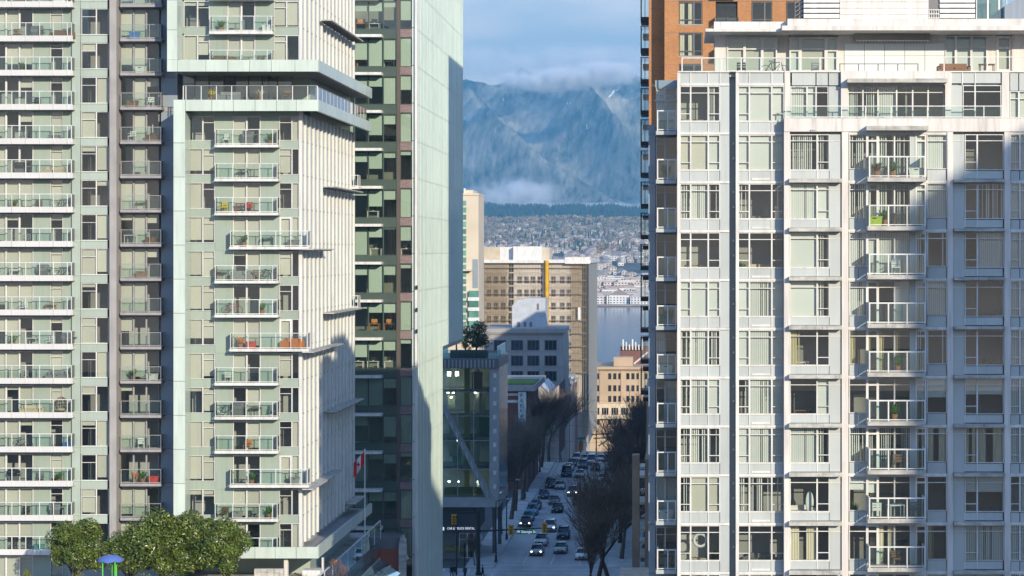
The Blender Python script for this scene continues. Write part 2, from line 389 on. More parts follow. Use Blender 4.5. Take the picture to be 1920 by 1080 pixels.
SE = {0: 'O', 1: ('O', 'V'), 2: ('O', 'v'), 3: 'O', 4: 'O', 5: ('H', 0.45), 6: 'Y', 7: ('H', 0.45), 8: 'v', 9: 'W'}
def stl(v):
    """a plain string means the same for every column; ('H', f) is one roller state"""
    if isinstance(v, tuple) and len(v) == 2 and not isinstance(v[1], str) and isinstance(v[0], str): return [v]
    return list(v) if isinstance(v, tuple) else [v]

def bay_ab(cols, panel, posts, states):
    F = RA
    x_lo, x_hi = cols[0][0], cols[-1][1]
    for k in range(-1, 10):
        y = yk(k)
        F.box('slab_edge', M_WHITE, x_lo, (panel[1] if panel else x_hi), y, y + 4.5, -0.11, 0.16)
        window(F, [(cols[0][0], cols[0][1], [13, 52]), (cols[1][0], cols[1][1], [13]), (cols[2][0], cols[2][1], [13, 52])], y + 5, y + 71, blinds=stl(states[k]))
        if k < 9 or True:
            for a, b in ((cols[0][0], cols[0][1]), (cols[1][0], cols[1][1]), (cols[2][0], cols[2][1])):
                F.box('spandrel_panel', M_PANEL, a + 1, b - 1, y + 72.5, y + 91.2, -0.02, 0.15)
                F.box('mullion', M_WHITE, a - 0.9, a + 0.9, y + 71.2, y + 91.4, -0.075, 0.12)
            F.box('mullion', M_WHITE, x_lo + 1, x_hi - 1, y + 71.1, y + 72.5, -0.065, 0.12)
        if panel: F.box('infill_panel', M_PANEL, panel[0], panel[1], y + 5, y + 91.2, -0.03, 0.15)
    # parapet of glass panels above the top floor
    for a, b in ((cols[0][0], cols[0][1]), (cols[1][0], cols[1][1]), (cols[2][0], cols[2][1])) + ((panel,) if panel else ()):
        F.box('parapet_panel', M_PANEL, a + 1, b - 1, 136, 156.6, -0.02, 0.15)
        F.box('mullion', M_WHITE, a - 0.9, a + 0.9, 136, 156.8, -0.075, 0.12)
    F.box('parapet_cap', M_WHITE, x_lo - 4, (panel[1] if panel else x_hi), 133.5, 136, -0.14, 0.35)
    for a, b in posts:
        F.box('corner_post', M_WHITE, a, b, 136.2, 1180, -0.09, 0.17)

bay_ab([(1275, 1295), (1295, 1328), (1328, 1350)], (1350, 1367.5), [(1270, 1275)], SA)
bay_ab([(1384, 1405), (1405, 1447), (1447, 1470)], None, [(1379.5, 1384)], SB)
RA.box('recess_wall', M_SHADEBLUE, 1366, 1381, 142, 1180, 0.75, 0.95)
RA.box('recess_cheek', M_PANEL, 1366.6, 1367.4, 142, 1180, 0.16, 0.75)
RA.box('recess_cheek', M_SHADEBLUE, 1379.8, 1380.6, 142, 1180, 0.18, 0.75)
for k in range(0, 10):
    RA.box('vent_cap', M_WHITE, 1374.5, 1377.5, yk(k) + 18, yk(k) + 22, 0.60, 0.75)
    RA.box('vent_cap', M_WHITE, 1374.5, 1377.5, yk(k) + 46, yk(k) + 50, 0.60, 0.75)
    RA.box('vent_grille', M_WHITE, 1409, 1444, yk(k) + 86, yk(k) + 89.5, -0.06, -0.021)

# pillars of the front plane
for a, b in ((1470, 1480.5), (1578, 1590.5), (1775.5, 1786.5), (1882.5, 1893.5), (1966, 1977)):
    RC.box('pillar', M_CREAMW, a, b, 222.5, 1180, -0.16, 0.5)
for k in range(0, 10):
    y = yk(k); st = stl(SC[k])
    if k > 0: RC.box('ledge', M_CONC, 1478.5, 1577.2, y - 4, y + 3.2, -0.62, 0.16)
    window(RC, [(1481, 1532, [12]), (1532, 1555, [12, 52])], y + 4, y + 71, blinds=st)
    RC.box('infill_panel', M_PANEL, 1555.3, 1576, y + 17, y + 87, -0.02, 0.15); RC.box('infill_panel', M_PANEL, 1555.3, 1576, y + 4, y + 16, -0.02, 0.15)
    RC.box('mullion', M_WHITE, 1555.3, 1576, y + 16, y + 17, -0.05, 0.12)
    for a, b in ((1481, 1532), (1532, 1555)):
        RC.box('spandrel_panel', M_PANEL, a + 0.8, b - 0.8, y + 72.5, y + 87, -0.02, 0.15)
        RC.box('mullion', M_WHITE, a - 0.8, a + 0.8, y + 71.2, y + 87, -0.06, 0.12)
    RC.box('mullion', M_WHITE, 1482, 1555, y + 71.1, y + 72.5, -0.05, 0.12)
    # bay D: window, doors, balcony
    st = stl(SD[k]); s4 = [st[i % len(st)] for i in range(4)]
    window(RC, [(1592, 1625, [12])], y + 4, y + 69, blinds=[s4[0]])
    for a, b in ((1592, 1610), (1610, 1625)): RC.box('spandrel_panel', M_PANEL, a + 0.5, b - 0.5, y + 70, y + 90, -0.02, 0.15)
    window(RC, [(1625, 1646.5, [12])], y + 4, y + 83.5, fw=0.1, blinds=[s4[1]], name='door')
    window(RC, [(1646.5, 1677, [12]), (1677, 1707, [12])], y + 4, y + 83.5, blinds=[s4[2], s4[3]], name='sliding_door')
    RC.box('infill_panel', M_PANEL, 1707.2, 1715.8, y + 4, y + 83.5, -0.03, 0.15)
    window(RC, [(1716, 1737, [12])], y + 4, y + 83.5, fw=0.1, blinds=[stl(SG[k])[0]], name='door')
    window(RC, [(1738, 1775, [12])], y + 4, y + 69, blinds=stl(SG[k]))
    RC.box('spandrel_panel', M_PANEL, 1738.5, 1774.5, y + 70, y + 90, -0.02, 0.15)
    RC.box('slab_edge', M_WHITE, 1591, 1775, y - 1.2, y + 3.8, -0.1, 0.16)
    balcony(RC, 1627, 1737, y + 92.5, 1.4, 8, 48, (1630.5, 1666, 1701, 1734.5), M_CONC, M_WHITE, G_BAL, col='white tower balconies', pw=0.075)
    # bay E
    st = stl(SE[k])
    window(RC, [(1809, 1832, [12, 52]), (1832, 1881.5, [12])], y + 4, y + 71, blinds=st)
    RC.box('infill_panel', M_PANEL, 1787, 1808.7, y + 17, y + 90, -0.02, 0.15); RC.box('infill_panel', M_PANEL, 1787, 1808.7, y + 4, y + 16, -0.02, 0.15)
    RC.box('mullion', M_WHITE, 1787, 1808.7, y + 16, y + 17, -0.05, 0.12)
    for a, b in ((1809, 1832), (1832, 1881)):
        RC.box('spandrel_panel', M_PANEL, a + 0.8, b - 0.8, y + 72.5, y + 87, -0.02, 0.15)
        RC.box('mullion', M_WHITE, a - 0.8, a + 0.8, y + 71.2, y + 87, -0.06, 0.12)
    if k > 0: RC.box('ledge', M_CONC, 1787, 1882, y - 3, y + 3, -0.55, 0.16)
    # bay F
    window(RC, [(1894, 1912, [14, 52]), (1912, 1966, [14])], y + 4, y + 71, blinds=[rnd.choice(['O', 'W', 'v']), 'v'])
    for a, b in ((1894, 1912), (1912, 1966)): RC.box('spandrel_panel', M_PANEL, a + 0.8, b - 0.8, y + 72.5, y + 90, -0.02, 0.15)
    RC.box('slab_edge', M_WHITE, 1894, 1966, y - 1.2, y + 3.8, -0.1, 0.16)
# terrace of the set-back top floor (pink-white parapet band, glass rail, canopies)
for a, b in ((1470, 1578), (1578.4, 1782), (1782.4, 1985)):
    RC.box('terrace_parapet', M_CREAMW, a, b, 222, 247, -0.22, 0.35)
RC.box('canopy', M_CONC, 1622, 1737, 237.5, 246, -0.95, -0.23)
for a, b in ((1519, 1530),):
    RC.box('vent_grille', M_CONC, a, b, 243.5, 247.5, -0.28, -0.221)
balcony(RC, 1471, 1881, 224, 0.25, 2, 26, (1474, 1578, 1623, 1671, 1739, 1845, 1879), M_CREAMW, M_WHITE, G_BAL, d=0.12, left=False, right=False, slab_name='terrace_rail_base')
RC.box('terrace_floor', M_CONC, 1471, 1985, 221, 223.5, 0.36, 1.1)
window(RA, [(1482, 1513, [12]), (1513, 1530, [12]), (1530, 1553, [12])], 162, 221, blinds=['v', 'W', 'O'])
RA.box('infill_panel', M_PANEL, 1554, 1575, 162, 221, -0.02, 0.15)
RA.box('pillar', M_CREAMW, 1470.5, 1481.5, 136, 221.5, -0.12, 0.2)
RA.box('surround', M_CREAMW, 1576, 1589, 134, 221.5, -0.3, 0.2); RA.box('surround', M_CREAMW, 1771, 1782, 134, 221.5, -0.3, 0.2)
RA.box('surround', M_CREAMW, 1589.2, 1770.8, 134, 160, -0.3, 0.2)
RA.box('canopy', M_CONC, 1586, 1772, 150, 157.5, -1.1, -0.31)
window(RA, [(1589.5, 1618, [13]), (1618, 1646, [13]), (1646, 1681, [13]), (1681, 1711, [13]), (1711, 1740, [13]), (1740, 1770, [13])], 160.5, 221, blinds=['V', 'V', 'v', 'O', 'O', 'O'])
for a, b in ((1783, 1804), (1804, 1828), (1828, 1877)):
    RA.box('parapet_panel', M_PANEL, a + 1, b - 1, 136, 156, -0.02, 0.15); RA.box('mullion', M_WHITE, a - 0.9, a + 0.9, 136, 160, -0.075, 0.12)
RA.box('parapet_cap', M_WHITE, 1471, 1985, 133.5, 135.8, -0.14, 0.35)
for a, b in ((1484, 1530), (1530, 1553), (1553, 1575)):
    RA.box('parapet_panel', M_PANEL, a + 1, b - 1, 136, 160, -0.02, 0.15)
RA.box('infill_panel', M_PANEL, 1783, 1804, 160, 221, -0.02, 0.15)
window(RA, [(1805, 1828, [12, 45]), (1828, 1877, [12])], 160, 221, blinds=['O', 'O'])
RA.box('pillar', M_CREAMW, 1878, 1892, 136, 221.5, -0.12, 0.2)
window(RA, [(1893, 1910, [14, 52]), (1910, 1962, [14])], 171, 221, blinds='W')
for a, b in ((1893, 1910), (1910, 1962)): RA.box('parapet_panel', M_PANEL, a + 1, b - 1, 136, 170, -0.02, 0.15)
# interiors
LN = [yk(k) - 1.5 for k in range(-1, 11)]
rooms(RA, 1270, 1367, LN, 2.2, (0, 5)); rooms(RA, 1381, 1471, LN, 2.3, (0, 5))
rooms(RC, 1480, 1985, LN[1:], 2.4, (0, 5), parts_x=(1584, 1712, 1781, 1888))
rooms(RA, 1481, 1985, LN[:2], 3.4, (0, 5), parts_x=(1585, 1700, 1780, 1886))
RA.box('core_wall', M_CREAMW, 1270.5, 1985, 139, 1750, 6.4, 10)
RA.box('roof_deck', M_CONC, 1272, 1985, 139, 143, 0.4, 6.3)
RA.box('end_wall', M_PANEL, 1269.6, 1270.4, 139, 1750, 0.2, 6.4)
RA.box('lower_wall', M_CREAMW, 1272, 1985, 1185, 1750, 0.3, 6.3)
# shaded wing beside the street
RW.box('wing_wall', M_SHADEBLUE, 1216, 1228.5, 234, 1600, 0, 14)
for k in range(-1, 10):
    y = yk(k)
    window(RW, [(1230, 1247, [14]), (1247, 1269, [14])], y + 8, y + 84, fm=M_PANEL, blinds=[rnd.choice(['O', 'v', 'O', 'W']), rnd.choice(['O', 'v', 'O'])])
    RW.box('slab_edge', M_SHADEBLUE, 1228.5, 1270, y - 6, y + 7.5, -0.05, 0.2)
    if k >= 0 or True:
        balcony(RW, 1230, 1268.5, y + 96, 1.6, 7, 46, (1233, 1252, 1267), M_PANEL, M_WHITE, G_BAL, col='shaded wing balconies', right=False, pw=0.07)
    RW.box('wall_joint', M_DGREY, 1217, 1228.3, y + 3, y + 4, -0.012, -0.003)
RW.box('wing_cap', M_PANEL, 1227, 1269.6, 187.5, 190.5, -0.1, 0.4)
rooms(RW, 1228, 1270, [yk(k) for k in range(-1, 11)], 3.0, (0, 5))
# penthouse storey under the flat roof
RP = Fac(YR + 4.6, condo)
RP.box('penthouse_wall', M_CREAMW, 1340, 1363, 66, 134.5, 0, 0.25)
window(RP, [(1363, 1396, [22]), (1396, 1429, [22]), (1429, 1457, [22])], 70, 134.5, fw=0.08, blinds=['C', 'C', ('C', 0.98)])
RP.box('penthouse_wall', M_CREAMW, 1457, 1480, 66, 134.5, 0.3, 0.55)
window(RP, [(1480, 1500, [25]), (1500, 1549, [22]), (1549, 1571, [25])], 70, 134.5, fw=0.1, blinds=['W', 'C', 'W'])
for i in range(5):
    a = 1583 + i * 37.8
    RP.box('cladding_panel', M_BLINDW, a + 0.4, a + 37.4, 81, 104, 0.0, 0.2); RP.box('cladding_panel', M_BLINDW, a + 0.4, a + 37.4, 104.4, 134.5, 0.0, 0.2)
RP.box('penthouse_wall', M_CREAMW, 1571, 1582.6, 66, 134.5, 0, 0.25); RP.box('penthouse_wall', M_CREAMW, 1582.8, 1772, 66, 80.6, 0.02, 0.25)
window(RP, [(1772, 1792, [22]), (1792, 1821, [22]), (1821, 1851, [22])], 67, 134.5, fw=0.07, blinds=['W', 'W', 'W'])
RP.box('penthouse_wall', M_CREAMW, 1851, 1868, 66, 134.5, 0, 0.25)
window(RP, [(1868, 1896, [22])], 68, 134.5, fw=0.14, blinds=['C'], name='door')
RP.box('penthouse_wall', M_CREAMW, 1896, 1990, 66, 134.5, -0.2, 0.25)
RP.box('penthouse_core', M_ROOM, 1341, 1990, 66, 140, 3.0, 5.0)
RP.box('awning', mat('awning_fabric', (0.30, 0.27, 0.23), 0.9, 0.2), 1600, 1740, 66, 78, -0.9, -0.05)
mb = MB()
for i in range(24):
    x0 = RP.X(1602 + i * 5.7); x1 = RP.X(1602 + i * 5.7 + 5.5)
    mb.prism([(x0, RP.Z(78)), (x1, RP.Z(78)), ((x0 + x1) / 2, RP.Z(81))], RP.Y - 0.92, RP.Y - 0.90, M_BLINDW)
mb.build('awning_trim', condo)
RP.box('flat_roof', M_CREAMW, 1322, 1478, 60.5, 66, -2.1, 5.0); RP.box('roof_fascia', M_CREAMW, 1338, 1478, 46, 60.3, -1.6, 5.0)
RP.box('flat_roof', M_CREAMW, 1462, 1990, 57, 65.6, -2.7, 5.1); RP.box('roof_fascia', M_CREAMW, 1473, 1990, 43, 56.8, -2.3, 5.1)
# terrace rails of the penthouse
mb = MB(); RT = RA
for x in (1279, 1316, 1353, 1390, 1427, 1464, 1501, 1538): mb.box((RT.X(x) - 0.035, RT.Y + 0.20, RT.Z(133)), (RT.X(x) + 0.035, RT.Y + 0.27, RT.Z(108.5)), M_WHITE)
mb.box((RT.X(1278), RT.Y + 0.19, RT.Z(109)), (RT.X(1581), RT.Y + 0.28, RT.Z(107)), M_WHITE)
mb.build('terrace_rail', condo)
for a, b in ((1279, 1316), (1316, 1353), (1353, 1390), (1390, 1427), (1427, 1464), (1464, 1501), (1501, 1538)):
    RT.box('glass_panel', G_BAL, a + 1.5, b - 1.5, 109.4, 133, 0.225, 0.24)
mb = MB()
for x in (1576, 1611, 1648, 1685, 1723): mb.box((RT.X(x) - 0.03, RT.Y + 0.5, RT.Z(134)), (RT.X(x) + 0.03, RT.Y + 0.55, RT.Z(119)), M_DGREY)
mb.box((RT.X(1575), RT.Y + 0.49, RT.Z(119)), (RT.X(1724), RT.Y + 0.56, RT.Z(117.5)), M_DGREY); mb.build('terrace_rail', condo)
mb = MB()
for x in (1771, 1852, 1935): mb.box((RT.X(x) - 0.03, RT.Y + 0.2, RT.Z(133)), (RT.X(x) + 0.03, RT.Y + 0.26, RT.Z(107)), M_WHITE)
mb.box((RT.X(1770), RT.Y + 0.19, RT.Z(107)), (RT.X(1985), RT.Y + 0.27, RT.Z(105.5)), M_WHITE); mb.build('terrace_rail', condo)
# rooftop plant
RM = Fac(YR + 5.6, condo)
RM.box('plant_room', M_CREAMW, 1575, 1741, -12, 46, 0, 4)
for i in range(4): RM.box('wall_joint', M_CONC, 1576, 1740, -9 + i * 12, -8.4 + i * 12, -0.02, -0.003)
for x0, x1 in ((1507, 1574), (1762, 1828)):
    RM.box('louvre_box', M_DGREY, x0, x1, -12, 44, 0.25, 3)
    for i in range(6): RM.box('louvre_blade', M_WHITE, x0, x1, -12 + i * 9.6, -12 + i * 9.6 + 7.2, -0.05, 0.22)
RM.box('grille_screen', M_DGREY, 1741.5, 1761.5, -12, 44, 0.1, 5)
for i in range(5):
    RM.box('grille_bar', M_WHITE, 1742 + i * 4.3, 1743.2 + i * 4.3, 17, 44, 0.02, 0.09)
for i in range(4): RM.box('grille_bar', M_WHITE, 1741.6, 1761.4, 18 + i * 7.5, 19.5 + i * 7.5, -0.04, 0.015)
mb = MB()
for i in range(7): mb.prism([(RM.X(1492), RM.Z(46 - i * 8)), (RM.X(1506), RM.Z(38 - i * 8)), (RM.X(1506), RM.Z(36 - i * 8)), (RM.X(1492), RM.Z(44 - i * 8))], RM.Y + 0.3, RM.Y + 0.9, M_DGREY)
mb.box((RM.X(1491), RM.Y + 0.3, RM.Z(46)), (RM.X(1492), RM.Y + 0.9, RM.Z(-12)), M_DGREY); mb.box((RM.X(1506), RM.Y + 0.3, RM.Z(46)), (RM.X(1507), RM.Y + 0.9, RM.Z(-12)), M_DGREY)
mb.build('roof_stair', condo)
window(RM, [(1830, 1852, [6]), (1852, 1873, [6]), (1873, 1888, [6])], -14, 40, gm=G_GREEN, fw=0.05, name='roof_lantern')
RM.box('lantern_core', M_DKGREEN, 1831, 1887, -12, 44, 1.5, 3)
mb = MB(); mb.prism([(RM.X(1880), RM.Z(44)), (RM.X(1990), RM.Z(44)), (RM.X(1990), RM.Z(-12)), (RM.X(1912), RM.Z(-6)), (RM.X(1880), RM.Z(14))], RM.Y - 0.8, RM.Y + 2.5, mat('blue_grey_cladding', (0.24, 0.28, 0.33), 0.6, 0.1, 1.0, stretch=(6, 6, 0.2)))
mb.build('stair_housing', condo)

# ================================================================ ORANGE BRICK TOWER behind it
YB = 194.0
brickt = thing('brick_tower', 'orange brick apartment tower rising behind the pale condominium, black balconies on its edge', 'building', (wx(1330, YB), YB + 9, 0))
BT = Fac(YB, brickt)
ykb = lambda k: 2.5 + 59.0 * k
def brick_face(F, x0, x1, wins, y0, y1):
    """wall pieces around the window openings, per storey"""
    ks = range(-5, 5)
    for k in ks:
        y = ykb(k)
        F.box('brick_course', M_BRICK, x0, x1, y + 45, y + 59, 0, 0.3) if k < 4 else None
        xs = [x0] + [v for w in wins for v in w[:2]] + [x1]
        for a, b in zip(xs[::2], xs[1::2]): F.box('brick_pier', M_BRICK, a, b, y, y + 45, 0.002, 0.3)
        for a, b, c in wins:
            if c == 'w':
                window(F, [(a + 1, a + (b - a) * 0.64, [33]), (a + (b - a) * 0.64, b - 1, [33])], y + 1, y + 43.5, fm=M_DGREY, d=0.16, fw=0.05, gm=G_OFF, blinds=[rnd.choice(['O', 'Y', 'O']), 'O'], bm_=M_BLINDG)
                F.box('soldier_course', M_BRICK, a, b, y + 47, y + 57.5, -0.03, -0.003)
                F.box('sill', M_CONC, a - 1, b + 1, y + 43.6, y + 45, -0.06, 0.1)
            else:
                window(F, [(a + 1, (a + b) / 2, [8]), ((a + b) / 2, b - 1, [8])], y + 3, y + 45, fm=M_BLACK, d=0.5, fw=0.06, gm=G_OFF, blinds=['O', 'O'], name='balcony_door')
                balcony(F, a - 3, b + 2, y + 49, 1.0, 5, 20, (a - 2, (a + b) / 2, b + 1), M_CONC, M_BLACK, G_BAL, pw=0.05, d=0.0)
        F.box('floor_joint', M_DGREY, x0, x1, y + 58.4, y + 59.2, -0.006, -0.001)
brick_face(BT, 1246, 1560, [(1273, 1317, 'w'), (1342, 1383, 'd'), (1409, 1448, 'w'), (1474, 1513, 'w')], -294, 260)
for k in range(-5, 5): BT.box('floor_slab', M_GREYSLAB, 1247, 1560, ykb(k) + 46, ykb(k) + 52, 0.31, 6)
BT.box('back_wall', M_ROOMD, 1247, 1560, -292, 240, 6, 6.3)
BT.box('roof', M_CONC, 1246, 1560, -294, -288, 0.01, 20)
BT.box('recess_wall', M_BRICK, 1216, 1246, -294, 900, 2.3, 20)
BT.box('side_return', M_BRICK, 1246.2, 1248, -288, 900, 0.32, 2.25)
BT.box('core_wall', M_BRICK, 1249, 1720, -287, 1300, 6.4, 22)
BT.box('lower_wall', M_BRICK, 1249, 1560, 243, 1300, 0.3, 6.3)
for k in range(-5, 14):
    y = ykb(k); BT.box('floor_joint', M_DGREY, 1216, 1245.9, y + 8, y + 8.8, 2.292, 2.299)
# black balconies projecting from its street edge
BE = Fac(YB + 6.0, brickt)
for k in range(-1, 12):
    y = 98 + 59.0 * k - (k * 0.6)
    sl = BE.box('balcony', M_BLACK, 1201, 1217.2, y - 8, y, 0, 4.0)
    mb = MB(); z0, z1 = BE.Z(y - 8), BE.Z(y - 48); x0 = BE.X(1201.6); x1 = BE.X(1217)
    for xx in (x0, (x0 + x1) / 2, x1): mb.box((xx - 0.03, BE.Y, z0 + 0.002), (xx + 0.03, BE.Y + 0.06, z1), M_BLACK)
    for yy in (1.3, 2.6, 3.9): mb.box((x0 - 0.03, BE.Y + yy, z0 + 0.002), (x0 + 0.03, BE.Y + yy + 0.06, z1), M_BLACK)
    mb.box((x0 - 0.04, BE.Y - 0.01, z1), (x1, BE.Y + 0.07, z1 + 0.08), M_BLACK); mb.box((x0 - 0.04, BE.Y + 0.08, z1), (x0 + 0.04, BE.Y + 4.0, z1 + 0.08), M_BLACK)
    for i in range(1, 4): mb.box((x0, BE.Y + 0.01, z0 + (z1 - z0) * (0.78 + 0.06 * i)), (x1, BE.Y + 0.04, z0 + (z1 - z0) * (0.78 + 0.06 * i) + 0.03), M_BLACK)
    mb.build('railing', sl, ORI[sl.name])
    box('glass_panel', G_BAL, (x0 + 0.05, BE.Y + 0.02, z0 + 0.08), (x1, BE.Y + 0.035, z0 + (z1 - z0) * 0.8), sl)
    if k % 1 == 0:
        BE.box('service_ledge', M_BLACK, 1203.5, 1217, y + 12, y + 20, 5.5, 8.5)
# ================================================================ LEFT APARTMENT TOWER (L1 wide bays, grey pillar, dark wing)
YL = 173.2
ltower = thing('apartment_tower', 'wide pale green apartment tower with long glass balconies and a grey concrete pillar', 'building', (wx(150, YL), YL + 8, 0))
L1 = Fac(YL, ltower)
ylk = lambda k: 13 + 64.2 * k
def rb(p_open=0.3, full=0.45, m='C'):
    p_open *= 0.75; full *= 1.15; r = rnd.random()
    if r < p_open: return 'O'
    if r < p_open + full: return (m, rnd.choice((1.0, 1.0, 0.93, 0.9)))
    return (m, rnd.choice((0.15, 0.2, 0.35, 0.5, 0.75, 0.85)))
for k in range(-1, 17):
    y = ylk(k); yb = ylk(k + 1)
    b = rb(); same = rnd.random() < 0.5
    window(L1, [(-40, -14, []), (-14, 12, []), (12, 37, []), (37, 63, [])], y + 3, yb - 6, blinds=[rb(), rb(), b, b if same else rb()], bm_=M_BLINDC, name='sliding_window', fw=0.07)
    L1.box('infill_panel', M_GREENP, 63.3, 94.7, y + 3, yb - 6, -0.02, 0.15)
    window(L1, [(95, 118.5, [11])], y + 3, yb - 6, blinds=[rb(0.55, 0.35)], bm_=M_BLINDC)
    L1.box('infill_panel', M_GREENP, 118.8, 136.6, y + 3, yb - 6, -0.02, 0.15)
    L1.box('corner_panel', M_PALEG, 137, 152.6, y - 10, yb - 10.4, -0.35, 0.2)
    L1.box('ceiling_band', M_GREYSLAB, -40, 136.6, y - 5.5, y + 2.8, -0.05, 0.16)
    window(L1, [(153, 181, [15]), (181, 204, [])], y + 4, y + 52.6, blinds=[rb(), rb(0.5)], bm_=M_BLINDC, d=-0.2)
    L1.box('spandrel_panel', M_PALEG, 153.2, 204, y - 10.4, y + 3.6, -0.30, -0.02)
    L1.box('sill', M_MINT, 137, 204, y - 11.6, y - 10.5, -0.38, -0.02)
    balcony(L1, -42, 136, y, 1.15, 4, 35, (-29, -3, 23, 49, 75, 101, 127, 134.5), M_WHITE, M_WHITE, G_BAL, col='long pale balconies', fascia=(mat('white_glass_fascia', (0.62, 0.62, 0.61), 0.4, 0.05), 10.5), left=False, pw=0.055)
    # dark wing
    window(L1, [(225, 251, []), (251, 275, []), (275, 299, [])], y + 3, yb - 6, d=0.5, fm=M_GREYSLAB, blinds=[b if rnd.random() < .6 else rb(), rb(0.25, 0.6), rnd.choice(['O', 'O', ('C', 0.3)])], bm_=M_BLINDC, name='sliding_window', fw=0.06)
    L1.box('wing_panel', M_SHADEBLUE, 299.3, 330, y + 3, yb - 6, 0.48, 0.7)
    L1.box('ceiling_band', M_GREYSLAB, 224.4, 330, y - 5.5, y + 2.8, 0.44, 0.7)
    balcony(L1, 225.5, 303, y, 1.1, 5, 32, (227, 251, 280, 301.5), M_GREYSLAB, M_GREYSLAB, G_BAL, col='grey wing balconies', d=0.5, left=False, pw=0.045)
L1.box('recess_wall', M_DGREY, 203.5, 212, -60, 1250, 0.35, 0.5)
L1.box('pillar', M_GREYPIL, 211, 224, -70, 1250, -0.95, 0.55)
LN1 = [ylk(k) - 5.5 for k in range(-1, 19)]
rooms(L1, -40, 137, LN1, 2.3, (0, 7), parts_x=(66, 124)); rooms(L1, 152, 204, LN1, 2.0, (0, 7)); rooms(L1, 225, 330, LN1, 2.2, (0, 7), d=0.5)
L1.box('core_wall', M_PALEG, -90, 330, -75, 1480, 6.5, 22)
L1.box('end_panel', M_PALEG, -60, -40.4, -75, 1480, -0.3, 6.4)

# ================================================================ LEFT BOX TOWER (two stacked framed boxes with finned street side)
YX = 171.2
btower = thing('stacked_box_tower', 'apartment block of two stacked mint framed boxes with white fins on its street side', 'building', (wx(450, YX), YX + 13, 0))
X3 = Fac(YX, btower); XF = Fac(YX - 2.0, btower)
XR = X3.X(567)         # plane of the finned side
XO = XF.X(597)         # outer face of the frame's street side
YE = 198.4             # rear of the finned side
y3 = lambda k: 276 + 63.85 * k
def box_floor(F, y, yb, dx, wide, has_balc=True, top=None):
    t = y + 3 if top is None else top
    F.box('infill_panel', M_GREENP, 347 + dx, 354.7 + dx, t, yb - 0.5, -0.02, 0.15)
    b = rb(0.2, 0.5)
    window(F, [(355 + dx, 380.5 + dx, [])], t, y + 51.5, blinds=[b], bm_=M_BLINDC, d=0.002)
    window(F, [(380.8 + dx, 403 + dx, [12])], t, y + 51.5, blinds=[b if rnd.random() < .5 else rb(0.3)], bm_=M_BLINDC)
    F.box('spandrel_panel', M_GREENP, 355 + dx, 403 + dx, y + 52, yb + 2.8, -0.02, 0.15)
    F.box('infill_panel', M_GREENP, 403.3 + dx, 436.5 + dx, t, yb + 2.8, -0.02, 0.15)
    window(F, [(437 + dx, 463 + dx, []), (463 + dx, 489 + dx, [])], t, yb - 5, blinds=[rb(0.45), rb(0.45)], bm_=M_BLINDC, name='sliding_window', fw=0.07)
    F.box('infill_panel', M_GREENP, 489.3 + dx, 523.7 + dx, t, yb + 2.8, -0.02, 0.15)
    if wide:
        window(F, [(524 + dx, 547.5 + dx, [])], t, yb - 5, fw=0.16, blinds=[rb(0.5)], bm_=M_BLINDC, name='door')
    else:
        window(F, [(524 + dx, 547.5 + dx, [12])], t, y + 51.5, blinds=[rb(0.6)], bm_=M_BLINDC)
        F.box('spandrel_panel', M_GREENP, 524 + dx, 560.5, y + 52, yb + 2.8, -0.02, 0.15)
    window(F, [(547.8 + dx, 561, [])], t, y + 51.5, blinds=[rb(0.6)], bm_=M_BLINDC)
    if wide: F.box('spandrel_panel', M_GREENP, 547.9 + dx, 560.5, y + 52, yb + 2.8, -0.02, 0.15)
    if has_balc:
        if wide:
            p = (432 + dx, 465 + dx, 489 + dx, 517 + dx, 545 + dx, 565 + dx, 577 + dx)
            balcony(F, 430 + dx, 579 + dx, yb, 1.15, 5, 35, p, M_WHITE, M_WHITE, G_BAL, col='box tower balconies')
        else:
            p = (403.5 + dx, 436 + dx, 461 + dx, 486 + dx, 511 + dx, 519.5 + dx)
            balcony(F, 402 + dx, 521 + dx, yb, 1.15, 5, 34, p, M_WHITE, M_WHITE, G_BAL, col='box tower balconies')
for k in range(-1, 12):
    box_floor(X3, y3(k), y3(k + 1), 0, k in (2, 5, 9), top=(218 if k == -1 else None))
    X3.box('ceiling_band', M_GREENP, 437, 489, y3(k + 1) - 4.8, y3(k + 1) + 2.8, -0.04, 0.16)
X3.box('top_band', M_GREENP, 347, 561, 208, 217.8, 0.0, 0.15)
for k in (-3, -2, -1):
    yy = 63.5 + 63.85 * (k + 1)
    box_floor(X3, yy, yy + 63.85, -10, False)
X3.box('ceiling_band', M_GREENP, 425, 480, 58, 66, -0.04, 0.16)
X3.box('corner_post', M_FIN, 561.2, 567, 208, 1046, -0.12, 0.3); X3.box('corner_post', M_FIN, 561.2, 567, -80, 134, -0.12, 0.3)
LN3 = [y3(k) - 5 for k in range(-1, 13)]
rooms(X3, 347, 561, LN3, 2.3, (0, 7), parts_x=(420, 506)); rooms(X3, 336, 561, [-70, -6, 58.5, 122], 2.3, (0, 7), parts_x=(410, 496))
X3.box('core_wall', M_PALEG, 334, 560, -80, 1300, 5.4, 27)
